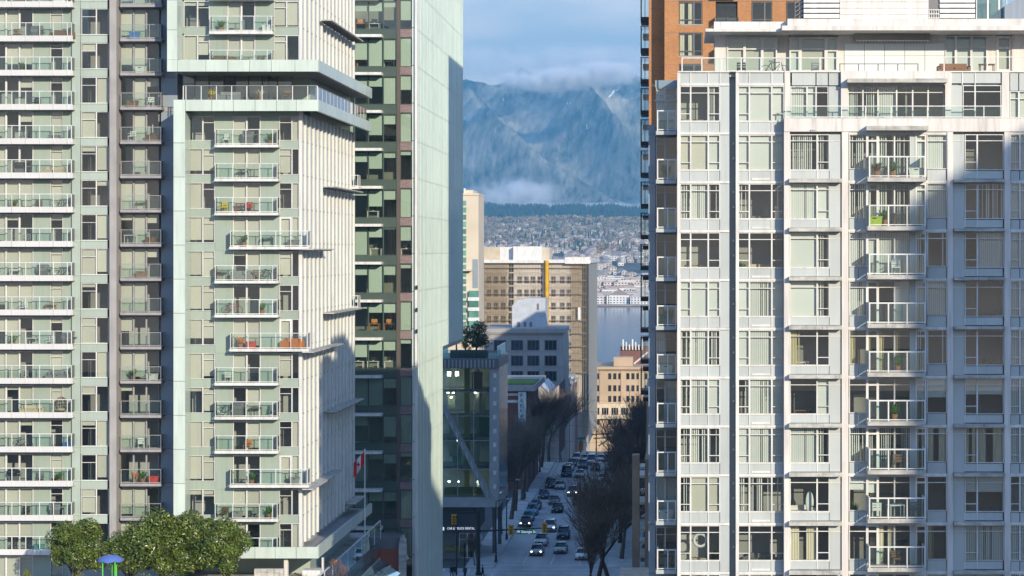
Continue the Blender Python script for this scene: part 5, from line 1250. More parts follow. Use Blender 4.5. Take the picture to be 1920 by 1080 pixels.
def snow_patch(px0, py0, px1, py1, w):
    """a thin snow-filled gully lying on the slope"""
    mb = MB(); vv = []
    pts = []
    for q in range(9):
        px = px0 + (px1 - px0) * q / 8; py = py0 + (py1 - py0) * q / 8
        for y in range(7700, 10500, 15):
            if mz(wx(px, y), y) >= wz(py, y): break
        pts.append((wx(px, y), y))
    for q, (x, y) in enumerate(pts):
        ww = w * (0.4 + 0.6 * math.sin(math.pi * q / 8)) * rg.uniform(0.5, 1.2)
        for s_ in (-1, 1): vv.append((x + s_ * ww, y + 2, mz(x + s_ * ww, y + 2) + 5))
    mb.add(vv, [(2 * q, 2 * q + 1, 2 * q + 3, 2 * q + 2) for q in range(8)], snow)
    o = mb.build('snow_patch', None, (0, 0, 0), fix=False); return o
for i, a in enumerate(((1163, 166, 1141, 188, 3.2), (1070, 197, 1063, 200, 2.5), (950, 192, 935, 194, 1.6), (1099, 238, 1102, 250, 1.2))):
    tag(snow_patch(*a), ('bright slanting snow gully near the mountain top', 'small snow spot below the summit cloud', 'faint snow streaks on the western shoulder', 'thin snow line in a lower gully')[i], 'snow', kind='stuff')

# low cloud on the mountain
def cloud(name, label, c, r, dens, seed, scale):
    mb = MB(); mb.ball((0, 0, 0), r, M_WHITE, 20, 12); o = mb.build(name, None, (0, 0, 0), fix=False); o.location = c
    m = bpy.data.materials.new(name + '_vapour'); m.use_nodes = True; n = m.node_tree.nodes; l = m.node_tree.links; n.clear()
    out = n.new('ShaderNodeOutputMaterial'); pv = n.new('ShaderNodeVolumePrincipled'); pv.inputs['Color'].default_value = (0.995, 0.995, 1, 1); pv.inputs['Anisotropy'].default_value = 0.0
    geo = n.new('ShaderNodeTexCoord'); mp = n.new('ShaderNodeMapping'); mp.inputs['Location'].default_value = (seed, seed * 2, 0); nz = n.new('ShaderNodeTexNoise'); nz.inputs['Scale'].default_value = scale; nz.inputs['Detail'].default_value = 5; nz.inputs['Roughness'].default_value = 0.6
    l.new(geo.outputs['Object'], mp.inputs[0]); l.new(mp.outputs[0], nz.inputs['Vector'])
    sc_ = n.new('ShaderNodeVectorMath'); sc_.operation = 'DIVIDE'; sc_.inputs[1].default_value = r; ln = n.new('ShaderNodeVectorMath'); ln.operation = 'LENGTH'
    l.new(geo.outputs['Object'], sc_.inputs[0]); l.new(sc_.outputs[0], ln.inputs[0])
    fo = n.new('ShaderNodeMapRange'); fo.inputs['From Min'].default_value = 1.0; fo.inputs['From Max'].default_value = 0.25; fo.interpolation_type = 'SMOOTHSTEP'; l.new(ln.outputs['Value'], fo.inputs['Value'])
    th = n.new('ShaderNodeMapRange'); th.inputs['From Min'].default_value = 0.42; th.inputs['From Max'].default_value = 0.68; l.new(nz.outputs['Fac'], th.inputs['Value'])
    m1 = n.new('ShaderNodeMath'); m1.operation = 'MULTIPLY'; m2 = n.new('ShaderNodeMath'); m2.operation = 'MULTIPLY'; m2.inputs[1].default_value = dens
    l.new(fo.outputs[0], m1.inputs[0]); l.new(th.outputs[0], m1.inputs[1]); l.new(m1.outputs[0], m2.inputs[0]); l.new(m2.outputs[0], pv.inputs['Density']); l.new(pv.outputs[0], out.inputs['Volume'])
    o.data.materials.clear(); o.data.materials.append(m); tag(o, label, 'cloud', kind='stuff')
CLOUDS = True
if CLOUDS:
    def cpos(px, py, Y): return (wx(px, Y), Y, wz(py, Y))
    cloud('cloud', 'bright ragged cloud capping the middle of the mountain ridge', cpos(1030, 150, 8700), (250, 150, 58), 0.09, 3.1, 0.013)
    cloud('cloud', 'bright cloud puff on the ridge beside the brick tower', cpos(1120, 138, 8700), (240, 140, 62), 0.09, 9.4, 0.013)
    cloud('cloud', 'grey cloud sheet hiding the summit of the mountain', cpos(1030, 118, 9300), (900, 300, 95), 0.010, 5.2, 0.007)
    cloud('mist_bank', 'white mist bank drifting at the foot of the mountain', cpos(965, 366, 7450), (200, 130, 75), 0.04, 7.7, 0.014)
    cloud('mist_bank', 'thin mist strip above the dark ridge below the mountain', cpos(1100, 387, 7400), (420, 110, 18), 0.03, 1.3, 0.014)

# the air between
hz_m = bpy.data.materials.new('haze_air'); hz_m.use_nodes = True; n = hz_m.node_tree.nodes; n.clear()
out = n.new('ShaderNodeOutputMaterial'); pv = n.new('ShaderNodeVolumePrincipled'); pv.inputs['Color'].default_value = (0.24, 0.65, 1.0, 1); pv.inputs['Density'].default_value = 7.2e-5; pv.inputs['Anisotropy'].default_value = 0.0
hz_m.node_tree.links.new(pv.outputs[0], out.inputs['Volume'])
mb = MB(); mb.box((-6500, -600, -34), (6500, 12500, 1150), hz_m)
tag(mb.build('haze', None, (0, 0, 0)), 'blue winter haze over the inlet and mountain', 'haze', kind='stuff')
# ================================================================ TREES
M_BARK = mat('grey_brown_bark', (0.10, 0.08, 0.065), 0.95, 0.3, 1.5)
M_TWIG = mat('twig', (0.15, 0.115, 0.09), 0.95, 0.3, 1.5)
def bare_tree(seed, h, spread=0.45, dens=1.0):
    rg = random.Random(seed); tr = MB(); br = MB(); cnt = [0]
    def grow(p, d, L, r, lv):
        nseg = 3 if lv < 3 else 2
        for s_ in range(nseg):
            d2 = (d + Vector((rg.gauss(0, .1), rg.gauss(0, .1), rg.gauss(0, .06) + 0.05))).normalized()
            q = p + d2 * (L / nseg); r2 = max(0.014, r * (0.80 if lv < 3 else 0.7))
            (tr if lv == 0 else br).tube(p, q, r, r2, M_BARK if lv < 2 else M_TWIG, 7 if lv == 0 else (5 if lv == 1 else 3), caps=False)
            cnt[0] += 1; p, d, r = q, d2, r2
            if lv < 4 and (lv > 0 or s_ == nseg - 1):
                k = (6 if lv == 0 else (3 if lv == 1 else 2))
                for _ in range(k):
                    a = rg.uniform(0, 2 * math.pi); sp = spread * rg.uniform(0.6, 1.35)
                    side = Vector((math.cos(a), math.sin(a), 0)); nd = (d * 1.0 + side * sp + Vector((0, 0, 0.22))).normalized()
                    grow(p, nd, L * rg.uniform(0.55, 0.8) * (1.15 if lv == 0 else 1), max(0.018, r * rg.uniform(0.5, 0.68)), lv + 1)
    grow(Vector((0, 0, 0)), Vector((0, 0, 1)), h * 0.30, h * 0.021, 0)
    return tr.mesh('trunk', True, False), br.mesh('crown', False, False)
BT_ = [bare_tree(3, 13.5, 0.6), bare_tree(8, 12.5, 0.62), bare_tree(21, 13, 0.55)]
def place_bare(x, y, sc_, rot, i, label, group):
    t = thing('bare_tree', label, 'tree', (x, y, gz(0, y) + 0.1), group, rot); t.scale = (sc_,) * 3
    for nm, me in zip(('trunk', 'crown'), BT_[i % 3]):
        o = bpy.data.objects.new(nm, me); COL.objects.link(o); o.parent = t
rg = random.Random(77)
place_bare(-9.2, 250, 1.5, 0.4, 0, 'largest bare tree in front, spreading over the right kerb at the crossing', 'bare trees along the right kerb')
place_bare(-7.8, 258, 1.45, 2.2, 1, 'bare tree just behind the largest one on the right kerb', 'bare trees along the right kerb')
place_bare(-10.4, 246, 1.2, 4.4, 2, 'smaller bare tree leaning over the road before the largest one', 'bare trees along the right kerb')
for i in range(11):
    place_bare(-7.9 + rg.uniform(-.5, .5), 292 + i * 15 + rg.uniform(-3, 3), rg.uniform(1.15, 1.45), rg.uniform(0, 6), i, 'bare street tree, %s along the right kerb beyond the crossing' % 'first second third fourth fifth sixth seventh eighth ninth tenth eleventh twelfth thirteenth'.split()[i], 'bare trees along the right kerb')
for i in range(13):
    place_bare(-26.3 + rg.uniform(-.4, .4), 318 + i * 14 + rg.uniform(-2, 2), rg.uniform(1.15, 1.45), rg.uniform(0, 6), i + 1, 'bare street tree, %s along the left kerb beyond the crossing' % 'first second third fourth fifth sixth seventh eighth ninth tenth eleventh twelfth thirteenth'.split()[i], 'bare trees along the left kerb')
place_bare(-27.0, 284.6, 0.42, 1.0, 1, 'thin young bare tree on the left corner by the crossing', 'bare trees along the left kerb')

M_LEAF = mat('glossy_leaf', (0.075, 0.115, 0.013), 0.32, 0.65, 1.1, spec=0.6)
M_LEAF2 = mat('olive_leaf', (0.17, 0.20, 0.03), 0.4, 0.4, 2.0, spec=0.5)
M_LEAFD = mat('dark_leaf', (0.04, 0.055, 0.018), 0.4, 0.5, 2.0)
def leafy(seed, w, h, n, lm, clear=0.28, ls=0.17, blobs=12):
    rg = random.Random(seed); tr = MB(); cr = MB(); cs = []
    for i in range(blobs):
        a = rg.uniform(0, 6.28); rr = rg.uniform(0.1, 0.78) * w / 2; z = rg.uniform(clear + 0.14, 0.86) * h
        k = 1.0 - 0.35 * abs(z / h - 0.55); cs.append((Vector((rr * k * math.cos(a), rr * k * math.sin(a), z)), rg.uniform(0.13, 0.25) * w * k))
    tr.tube((0, 0, 0), (0.05, 0.03, h * clear), 0.13, 0.10, M_BARK, 7)
    for c, r in cs: tr.tube((0.05, 0.03, h * clear * rg.uniform(0.6, 1)), c, 0.06, 0.025, M_BARK, 5)
    vv = []; ff = []; v2 = []; f2 = []
    for i in range(n):
        c, r = cs[rg.randrange(blobs)]
        d = Vector((rg.gauss(0, 1), rg.gauss(0, 1), rg.gauss(0, 1))).normalized(); p = c + d * r * rg.random() ** 0.3
        nrm = (d + Vector((rg.gauss(0, .6), rg.gauss(0, .6), rg.gauss(0, .6) + .3))).normalized(); a = nrm.orthogonal().normalized(); a.rotate(Matrix.Rotation(rg.uniform(0, 6.28), 3, nrm)); b = nrm.cross(a)
        L = ls * rg.uniform(.55, 1.4); W = L * 0.42; V_, F_ = (v2, f2) if rg.random() < 0.22 else (vv, ff); k = len(V_)
        V_ += [p - a * L * .5, p + b * W * .5 + nrm * .01, p + a * L * .5, p - b * W * .5 + nrm * .01]; F_.append((k, k + 1, k + 2, k + 3))
    cr.add(vv, ff, lm); cr.add(v2, f2, M_LEAF2 if lm == M_LEAF else lm)
    return tr.mesh('trunk', True, False), cr.mesh('crown', False, False)
def place_leafy(pr, loc, sc_, rot, label, cat='tree', name='evergreen_tree', group=None):
    t = thing(name, label, cat, loc, group, rot); t.scale = sc_ if hasattr(sc_, '__len__') else (sc_,) * 3
    for nm, me in zip(('trunk', 'crown'), pr):
        o = bpy.data.objects.new(nm, me); COL.objects.link(o); o.parent = t
LT = [leafy(1, 5.6, 6.6, 19000, M_LEAF, ls=0.22, blobs=18), leafy(2, 5.2, 6.2, 19000, M_LEAF, ls=0.22, blobs=18), leafy(5, 5.8, 6.6, 20000, M_LEAF, ls=0.22, blobs=20)]
for i, (px, Y, s_, lb) in enumerate(((138, 163, 0.98, 'leftmost glossy evergreen tree on the terrace, standing apart with its trunk showing'),
        (243, 164, 0.92, 'glossy evergreen tree on the terrace behind the blue play canopy'),
        (306, 163, 1.05, 'tallest glossy evergreen tree in the middle of the terrace clump'),
        (372, 165, 1.02, 'glossy evergreen tree second from the street end of the terrace clump'),
        (428, 163, 1.04, 'glossy evergreen tree at the street end of the terrace clump'))):
    place_leafy(LT[i % 3], (wx(px, Y), Y, PZ), s_, i * 1.3, lb, group='evergreen trees on the podium terrace')
SH = [leafy(31, 1.7, 1.9, 2600, M_LEAF2, clear=0.02, ls=0.1, blobs=9), leafy(32, 2.6, 1.7, 3200, M_LEAF2, clear=0.02, ls=0.1, blobs=12)]
place_leafy(SH[0], (wx(48, 157), 157, PZ + 0.5), (1.15, 1.15, 1.5), 0, 'round clipped green bush at the far left of the terrace', 'bush', 'round_bush')
place_leafy(SH[1], (wx(131, 156), 156, PZ + 0.2), (1.2, 1.0, 1.6), 1, 'low yellow-green bush in front of the leftmost evergreen tree', 'bush', 'low_bush')
place_leafy(SH[1], (wx(262, 156), 156, PZ + 0.2), (1.2, 1.0, 1.55), 2, 'low yellow-green bush beside the blue play canopy', 'bush', 'low_bush')
place_leafy(SH[1], (wx(475, 160), 160, PZ), (0.9, 0.9, 1.2), 3, 'low bush at the street end of the terrace trees', 'bush', 'low_bush')
RTn = [leafy(41, 4.6, 3.8, 4200, M_LEAFD, clear=0.12, ls=0.22), leafy(42, 2.4, 2.8, 1500, M_LEAFD, clear=0.4, ls=0.2, blobs=7)]
zr = C1.Z(660)
place_leafy(RTn[0], (wx(893, Y1 + 2.4), Y1 + 2.4, zr), 1.2, 0.5, 'dark round tree in the roof garden of the corner glass building', name='roof_tree')
place_leafy(RTn[1], (wx(856, Y1 + 2.4), Y1 + 2.4, zr), 0.95, 1.5, 'small thin tree at the inner end of the roof garden', name='roof_tree')
place_leafy(SH[0], (wx(873, Y1 + 2.2), Y1 + 2.2, zr), 1.0, 1.5, 'low dark shrub between the two roof garden trees', 'bush', 'roof_shrub')
for i, (px, Y) in enumerate(((556, 166), (632, 172))):
    place_leafy(leafy(50 + i, 1.9, 1.6, 1500, mat('rust_twig_leaf', (0.20, 0.10, 0.06), 0.8, 0.4, 2.0), clear=0.02, ls=0.09, blobs=8), (wx(px, Y), Y, PZ), 1.1, 0, ('reddish leafless shrub under the box tower' , 'tawny grass clump at the podium edge below the box tower')[i], 'bush', 'winter_shrub')

# ================================================================ PLAY CANOPY on the terrace
pc = thing('play_canopy', 'blue domed play canopy on bright green posts among the terrace trees', 'playground', (wx(206, 154), 154, PZ))
gp = mat('green_post', (0.10, 0.55, 0.06), 0.4); bl = mat('blue_plastic', (0.10, 0.17, 0.46), 0.4)
zc = wz(1052, 154)
for px, dy in ((196, -0.5), (206, 0.55), (219, -0.5), (212, 0.9)):
    mb = MB(); mb.tube((wx(px, 154), 154 + dy, PZ), (wx(px, 154), 154 + dy, zc + 0.05), 0.045, 0.045, gp, 8); mb.build('post', pc)
mb = MB(); cx, cyy = wx(207, 154), 154.1; ring = []
nseg = 12; vv = []; ff = []
for j, (rr, zz) in enumerate(((0.92, 0.0), (0.8, 0.2), (0.5, 0.38), (0.02, 0.46))):
    for i in range(nseg): a = 2 * math.pi * i / nseg; k = 1 + 0.07 * math.cos(6 * a); vv.append((cx + rr * k * math.cos(a), cyy + rr * k * math.sin(a), zc + zz + (0.06 * math.cos(6 * a) if j == 0 else 0)))
for j in range(3):
    for i in range(nseg): ff.append((j * nseg + i, j * nseg + (i + 1) % nseg, (j + 1) * nseg + (i + 1) % nseg, (j + 1) * nseg + i))
mb.add(vv, ff, bl); mb.build('canopy', pc, smooth=True, fix=False)
mb = MB(); mb.box((cx - 0.2, 153.6, PZ + 0.4), (cx + 0.2, 154.4, PZ + 1.3), mat('tan_plastic', (0.5, 0.36, 0.2), 0.5)); mb.build('play_panel', pc)

# ================================================================ FLAG
fp = thing('flagpole', 'white flagpole rising from the podium edge below the box tower', 'flagpole', (wx(684, 193), 193, PZ))
ztop_ = wz(845, 193)
mb = MB(); mb.tube((wx(684, 193), 193, PZ), (wx(684, 193), 193, ztop_), 0.07, 0.045, M_WHITE, 8); mb.build('pole', fp)
mb = MB(); mb.ball((wx(684, 193), 193, ztop_ + 0.08), 0.1, M_WHITE, 8, 6); mb.build('finial', fp)
fl = thing('flag', 'red and white maple leaf flag hanging limp on the white flagpole', 'flag', (wx(684, 193) - 0.06, 193, wz(892, 193)))
fr_ = mat('flag_red', (0.55, 0.02, 0.02), 0.8); fw_ = mat('flag_white', (0.72, 0.70, 0.68), 0.8)
def flag_strip(name, u0, u1, m):
    mb = MB(); n = 6; vv = []; ff = []
    for i in range(n + 1):
        u = u0 + (u1 - u0) * i / n
        for j in range(6):
            v = j / 5
            x = -u * 0.95; z = 2.2 - v * 1.15 - u * (1.05 + 0.25 * v); y = 0.10 * math.sin(u * 9 + v * 2) * (0.3 + u)
            vv.append((x, y, z))
            if i and j: k = len(vv) - 1; ff.append((k, k - 1, k - 7, k - 6))
    mb.add(vv, ff, m); me = mb.mesh(name, True, False); o = link(name, me, fl, ORI[fl.name]); return o
flag_strip('hoist_band', 0.0, 0.32, fr_); w_ = flag_strip('white_band', 0.32, 0.72, fw_); flag_strip('fly_band', 0.72, 1.0, fr_)
mb = MB(); leafp = [(0, -.34), (.03, -.1), (.2, -.14), (.17, -.04), (.32, .1), (.24, .13), (.27, .26), (.15, .2), (.12, .28), (.06, .16), (.08, .38), (0, .46)]
pts = leafp + [(-a, b) for a, b in leafp[-2:0:-1]]
fx, fz = -0.50, 0.98
mb.prism([(fx + a * 0.5, fz + b * 0.55) for a, b in pts], -0.16, -0.15, fr_); o = link('maple_leaf', mb.mesh('maple_leaf'), fl, ORI[fl.name])

# ================================================================ VEHICLES
M_TYRE = mat('tyre', (0.015, 0.015, 0.016), 0.9); M_RIM = mat('rim', (0.4, 0.4, 0.42), 0.35, metal=0.8)
M_CGLASS = mat('car_glass', (0.012, 0.016, 0.02), 0.06, 0.05, spec=0.8); M_CHROME = mat('grille_dark', (0.03, 0.03, 0.033), 0.4)
M_HEAD = mat('headlamp_lit', (0.9, 0.88, 0.8), 0.2, emit=(1.0, 0.9, 0.72, 3.5)); M_HEADO = mat('headlamp', (0.55, 0.56, 0.58), 0.15); M_TAIL = mat('tail_lamp', (0.35, 0.01, 0.01), 0.3)
M_PLATE = mat('number_plate', (0.7, 0.7, 0.7), 0.6)
def loft(mb, secs, m):
    """secs: [(y, halfwidth bottom, halfwidth top, z0, z1)] closed loops with chamfered corners"""
    vv = []; n = 8
    for y, wb, wt, z0, z1 in secs:
        c = min(0.12, (z1 - z0) * 0.25)
        vv += [(-wb + c, y, z0), (wb - c, y, z0), (wb, y, z0 + c), (wt + 0.02, y, z1 - c), (wt - c, y, z1), (-wt + c, y, z1), (-wt - 0.02, y, z1 - c), (-wb, y, z0 + c)]
    ff = []
    for j in range(len(secs) - 1):
        for i in range(n): ff.append((j * n + i, j * n + (i + 1) % n, (j + 1) * n + (i + 1) % n, (j + 1) * n + i))
    ff += [tuple(range(n - 1, -1, -1)), tuple((len(secs) - 1) * n + i for i in range(n))]
    mb.add(vv, ff, m)
CARC = {}
def car_parts(kind, colname, colr, lit):
    k = (kind, colname, lit)
    if k in CARC: return CARC[k]
    pm = mat('car_paint_' + colname, colr, 0.25, 0.03, 1.0, metal=0.25, spec=0.6); P_ = []
    L, W, H, hood = {'sedan': (4.5, 0.9, 1.45, 0.92), 'suv': (4.6, 0.93, 1.72, 1.05), 'van': (5.1, 0.97, 2.0, 1.05), 'pickup': (5.4, 0.97, 1.85, 1.1)}[kind]
    h = L / 2; mb = MB()
    loft(mb, [(-h, W * 0.86, W * 0.80, 0.34, hood * 0.72), (-h + 0.15, W * 0.97, W * 0.9, 0.26, hood * 0.86), (-h + 0.9, W, W * 0.94, 0.24, hood * 0.97), (-h + 1.35, W, W * 0.95, 0.24, hood), (h - 1.0, W, W * 0.95, 0.24, hood * 1.03), (h - 0.15, W * 0.97, W * 0.9, 0.3, hood), (h, W * 0.88, W * 0.82, 0.4, hood * 0.85)], pm)
    P_.append(('body', mb.mesh('body', True)))
    ws = -h + (1.25 if kind != 'van' else 0.75); rf = {'sedan': h - 0.75, 'suv': h - 0.15, 'van': h - 0.1, 'pickup': h - 2.1}[kind]; rk = 0.55 if kind == 'sedan' else 0.15
    mb = MB(); loft(mb, [(ws, W * 0.93, W * 0.90, hood - 0.05, hood + 0.02), (ws + 0.75, W * 0.92, W * 0.74, hood - 0.05, H - 0.07), (rf - rk - 0.3, W * 0.92, W * 0.74, hood - 0.05, H - 0.07), (rf, W * 0.91, W * 0.84, hood - 0.05, hood + 0.05 if kind == 'sedan' else H - 0.25)], M_CGLASS); P_.append(('windows', mb.mesh('windows', True)))
    mb = MB(); loft(mb, [(ws + 0.62, W * 0.74, W * 0.66, H - 0.10, H - 0.03), (ws + 1.0, W * 0.77, W * 0.70, H - 0.08, H), (rf - rk - 0.4, W * 0.77, W * 0.70, H - 0.08, H), (rf - rk - 0.1, W * 0.74, W * 0.66, H - 0.12, H - 0.05)], pm); P_.append(('roof', mb.mesh('roof', True)))
    for sx in (-1, 1):
        mb = MB(); mb.tube((sx * W * 0.86, ws + 0.05, hood), (sx * W * 0.72, ws + 0.74, H - 0.05), 0.045, 0.045, pm, 5); P_.append(('pillar', mb.mesh('pillar')))
        mb = MB(); mb.ball((sx * (W + 0.1), ws + 0.35, hood + 0.08), (0.1, 0.07, 0.08), pm, 8, 5); P_.append(('wing_mirror', mb.mesh('wing_mirror')))
        mb = MB(); mb.ball((sx * W * 0.68, -h + 0.1, hood * 0.72), (0.17, 0.12, 0.09), M_HEAD if lit else M_HEADO, 10, 6); P_.append(('headlight', mb.mesh('headlight')))
        mb = MB(); mb.box((sx * W * 0.6, h - 0.08, hood * 0.7), (sx * W * 0.84, h + 0.015, hood * 0.86), M_TAIL); P_.append(('tail_light', mb.mesh('tail_light')))
        for yy in (-h + 0.85, h - 0.85):
            mb = MB(); mb.tube((sx * (W - 0.2), yy, 0.33), (sx * (W + 0.01), yy, 0.33), 0.33, 0.33, M_TYRE, 14); mb.tube((sx * (W + 0.012), yy, 0.33), (sx * (W + 0.03), yy, 0.33), 0.2, 0.19, M_RIM, 10); P_.append(('wheel', mb.mesh('wheel')))
    mb = MB(); mb.box((-W * 0.42, -h - 0.015, hood * 0.50), (W * 0.42, -h + 0.1, hood * 0.70), M_CHROME); mb.box((-W * 0.8, -h - 0.012, 0.34), (W * 0.8, -h + 0.1, 0.46), M_CHROME); P_.append(('grille', mb.mesh('grille')))
    mb = MB(); mb.box((-0.16, -h - 0.03, 0.48), (0.16, -h - 0.017, 0.58), M_PLATE); P_.append(('number_plate', mb.mesh('number_plate')))
    CARC[k] = P_; return P_
PC = {'silver': (0.42, 0.43, 0.44), 'white': (0.75, 0.75, 0.75), 'black': (0.015, 0.015, 0.018), 'dark blue': (0.03, 0.06, 0.13), 'teal': (0.03, 0.28, 0.32), 'grey': (0.14, 0.145, 0.15), 'red': (0.28, 0.03, 0.02), 'pale green': (0.38, 0.46, 0.42), 'light blue': (0.16, 0.28, 0.45), 'brown': (0.12, 0.08, 0.06)}
def car(px, py, kind, colname, lit, label, yaw=0.0):
    Y = CZ * F0 / (py - VPY)
    t = thing('parked_car' if 'parked' in label else 'car', label, 'car' if kind in ('sedan', 'suv') else kind, (wx(px, Y), Y + 2.4, gz(0, Y) + 0.005), 'cars on the street', yaw)
    for nm, me in car_parts(kind, colname, PC[colname], lit):
        o = bpy.data.objects.new(nm, me); COL.objects.link(o); o.parent = t
car(1005, 1044, 'sedan', 'silver', True, 'silver sedan with lit headlamps first at the stop line')
car(1013, 1026, 'suv', 'white', False, 'white sport utility vehicle right behind the silver sedan at the stop line')
car(1050, 1040, 'sedan', 'pale green', False, 'pale green sedan waiting in the lane beside the silver sedan')
car(1055, 1013, 'suv', 'dark blue', False, 'dark blue vehicle behind the pale green sedan')
car(984, 990, 'sedan', 'black', True, 'black parked car, nearest of the kerbside line on the left')
car(989, 979, 'sedan', 'teal', False, 'bright teal parked taxi in the kerbside line on the left')
car(996, 968, 'suv', 'light blue', False, 'light blue parked vehicle behind the teal taxi')
car(1003, 957, 'sedan', 'grey', False, 'grey parked car at the far end of the kerbside line on the left')
car(1030, 999, 'suv', 'white', True, 'white vehicle with a lit lamp in the middle lane behind the signal')
car(1044, 963, 'sedan', 'black', False, 'black sedan in the middle lane under the tree branches')
car(1038, 948, 'sedan', 'grey', False, 'grey sedan ahead of the black one in the middle lane')
car(1049, 919, 'sedan', 'silver', False, 'silver sedan alone further down the left lane')
car(1061, 895, 'van', 'dark blue', False, 'dark blue van further down the left lane')
car(1086, 897, 'sedan', 'white', False, 'white sedan far down the middle lane')
car(1092, 880, 'suv', 'grey', False, 'grey vehicle far down the middle lane')
car(1072, 876, 'sedan', 'brown', False, 'brown car far down the left lane')
car(1098, 866, 'sedan', 'pale green', False, 'pale green car in the far traffic queue')
car(1080, 864, 'suv', 'silver', False, 'silver vehicle in the far traffic queue, left lane')
car(1112, 862, 'suv', 'black', False, 'black vehicle in the far traffic queue, third lane')
car(1126, 866, 'sedan', 'white', False, 'white car in the far traffic queue, right lane')
car(1104, 852, 'van', 'silver', False, 'silver van at the back of the far traffic queue')
car(1122, 850, 'suv', 'dark blue', False, 'dark blue vehicle at the back of the far queue')
car(1136, 854, 'sedan', 'red', False, 'red car at the back of the far queue, right lane')
car(1115, 884, 'sedan', 'black', False, 'black car beside the white sedan far down the street')
car(1130, 905, 'sedan', 'silver', False, 'silver parked car by the right kerb under the trees')
car(1125, 935, 'suv', 'white', False, 'white parked vehicle by the right kerb under the trees')
car(1112, 975, 'sedan', 'grey', False, 'grey parked car by the right kerb behind the large bare tree')
car(1090, 1052, 'sedan', 'white', False, 'white car in the right lane half hidden by the large bare tree')

car(1146, 884, 'suv', 'silver', False, 'silver parked vehicle by the right kerb beyond the far queue')
car(1140, 868, 'sedan', 'dark blue', False, 'dark blue car in the far traffic queue beside the right kerb')
car(1066, 884, 'sedan', 'white', False, 'white car behind the dark blue van in the left lane')
car(1108, 872, 'van', 'white', False, 'white van in the far traffic queue, third lane')
car(1090, 857, 'sedan', 'silver', False, 'silver car near the back of the far queue, second lane')
car(1117, 917, 'sedan', 'light blue', False, 'light blue car in the third lane behind the tree branches')
car(1073, 932, 'suv', 'silver', True, 'silver vehicle with lit headlamps in the middle lane under the branches')
car(1083, 950, 'sedan', 'red', False, 'red car in the third lane behind the tree branches')
car(1018, 937, 'sedan', 'dark blue', False, 'dark blue parked car further along the left kerb')
car(1031, 917, 'suv', 'black', False, 'black parked vehicle further along the left kerb')

# ================================================================ STREET FURNITURE
M_YEL = mat('signal_yellow', (0.62, 0.36, 0.02), 0.5); M_POLE = mat('dark_green_pole', (0.015, 0.022, 0.024), 0.5)
M_SGREEN = mat('street_sign_green', (0.02, 0.30, 0.22), 0.5)
def signal(px, py, Y, label, lit=None, back=True):
    t = thing('traffic_signal', label, 'traffic light', (wx(px, Y), Y, wz(py, Y) - 0.55), 'traffic signals at the crossing')
    x, y, z = ORI[t.name]; x = wx(px, Y)
    mb = MB(); mb.box((x - 0.2, Y - 0.15, z), (x + 0.2, Y + 0.12, z + 1.1), M_YEL); mb.build('housing', t)
    mb = MB(); mb.box((x - 0.34, Y + 0.124, z - 0.12), (x + 0.34, Y + 0.15, z + 1.22), M_YEL if back else M_BLACK); mb.build('backboard', t)
    for i in range(3):
        m = [mat('lens_red', (0.2, 0.02, 0.01), 0.3), mat('lens_amber', (0.3, 0.14, 0.01), 0.3), mat('lens_green', (0.02, 0.15, 0.08), 0.3)][i]
        if lit == i: m = mat('lens_lit_red', (0.8, 0.05, 0.03), 0.3, emit=(1.0, 0.12, 0.05, 3.0))
        mb = MB(); zz = z + 0.92 - i * 0.36; mb.tube((x, Y - 0.22, zz), (x, Y - 0.152, zz), 0.12, 0.12, m, 10)
        mb.tube((x, Y - 0.36, zz + 0.03), (x, Y - 0.2, zz + 0.03), 0.145, 0.145, M_YEL, 10, caps=False); mb.build('lens', t)
YM_ = 276.0
ms = thing('signal_mast', 'black signal mast with a long arm reaching over the crossing', 'signal mast', (wx(897, YM_), YM_, 0.15))
mb = MB(); mb.tube((wx(897, YM_), YM_, 0.15), (wx(896, YM_), YM_, wz(958, YM_)), 0.28, 0.22, M_POLE, 10); mb.build('pole', ms)
mb = MB(); za = wz(994, YM_); mb.tube((wx(897, YM_), YM_, za - 0.15), (wx(1026, YM_), YM_, za + 0.3), 0.13, 0.07, M_POLE, 8); mb.build('arm', ms)
mb = MB(); mb.tube((wx(897, YM_), YM_, wz(960, YM_)), (wx(858, YM_), YM_, wz(962, YM_)), 0.12, 0.10, M_POLE, 8); mb.build('arm', ms)
mb = MB(); mb.tube((wx(897, YM_), YM_, 0.15), (wx(897, YM_), YM_, 0.6), 0.42, 0.36, M_POLE, 10); mb.build('base', ms)
signal(958, 994, YM_ - 0.3, 'yellow traffic signal on the arm left of the green street sign')
signal(1021, 990, YM_ - 0.3, 'yellow traffic signal at the end of the long arm')
signal(851, 974, YM_ - 0.3, 'yellow traffic signal in front of the car rental shop', lit=None)
ss = thing('street_name_sign', 'green street name sign hanging from the signal arm', 'sign', (wx(987, YM_), YM_ - 0.2, wz(1001, YM_)))
box('sign_plate', M_SGREEN, (wx(969, YM_), YM_ - 0.2, wz(1001, YM_)), (wx(1005, YM_), YM_ - 0.16, wz(992.8, YM_)), ss)
o = link('sign_lettering', text_mesh('W Georgia St', 0.44, M_SIGNW, 0.008), ss, (wx(987, YM_), YM_ - 0.215, wz(996.8, YM_))); o.rotation_euler = (R(90), 0, 0); o.scale = (0.9, 1, 1)
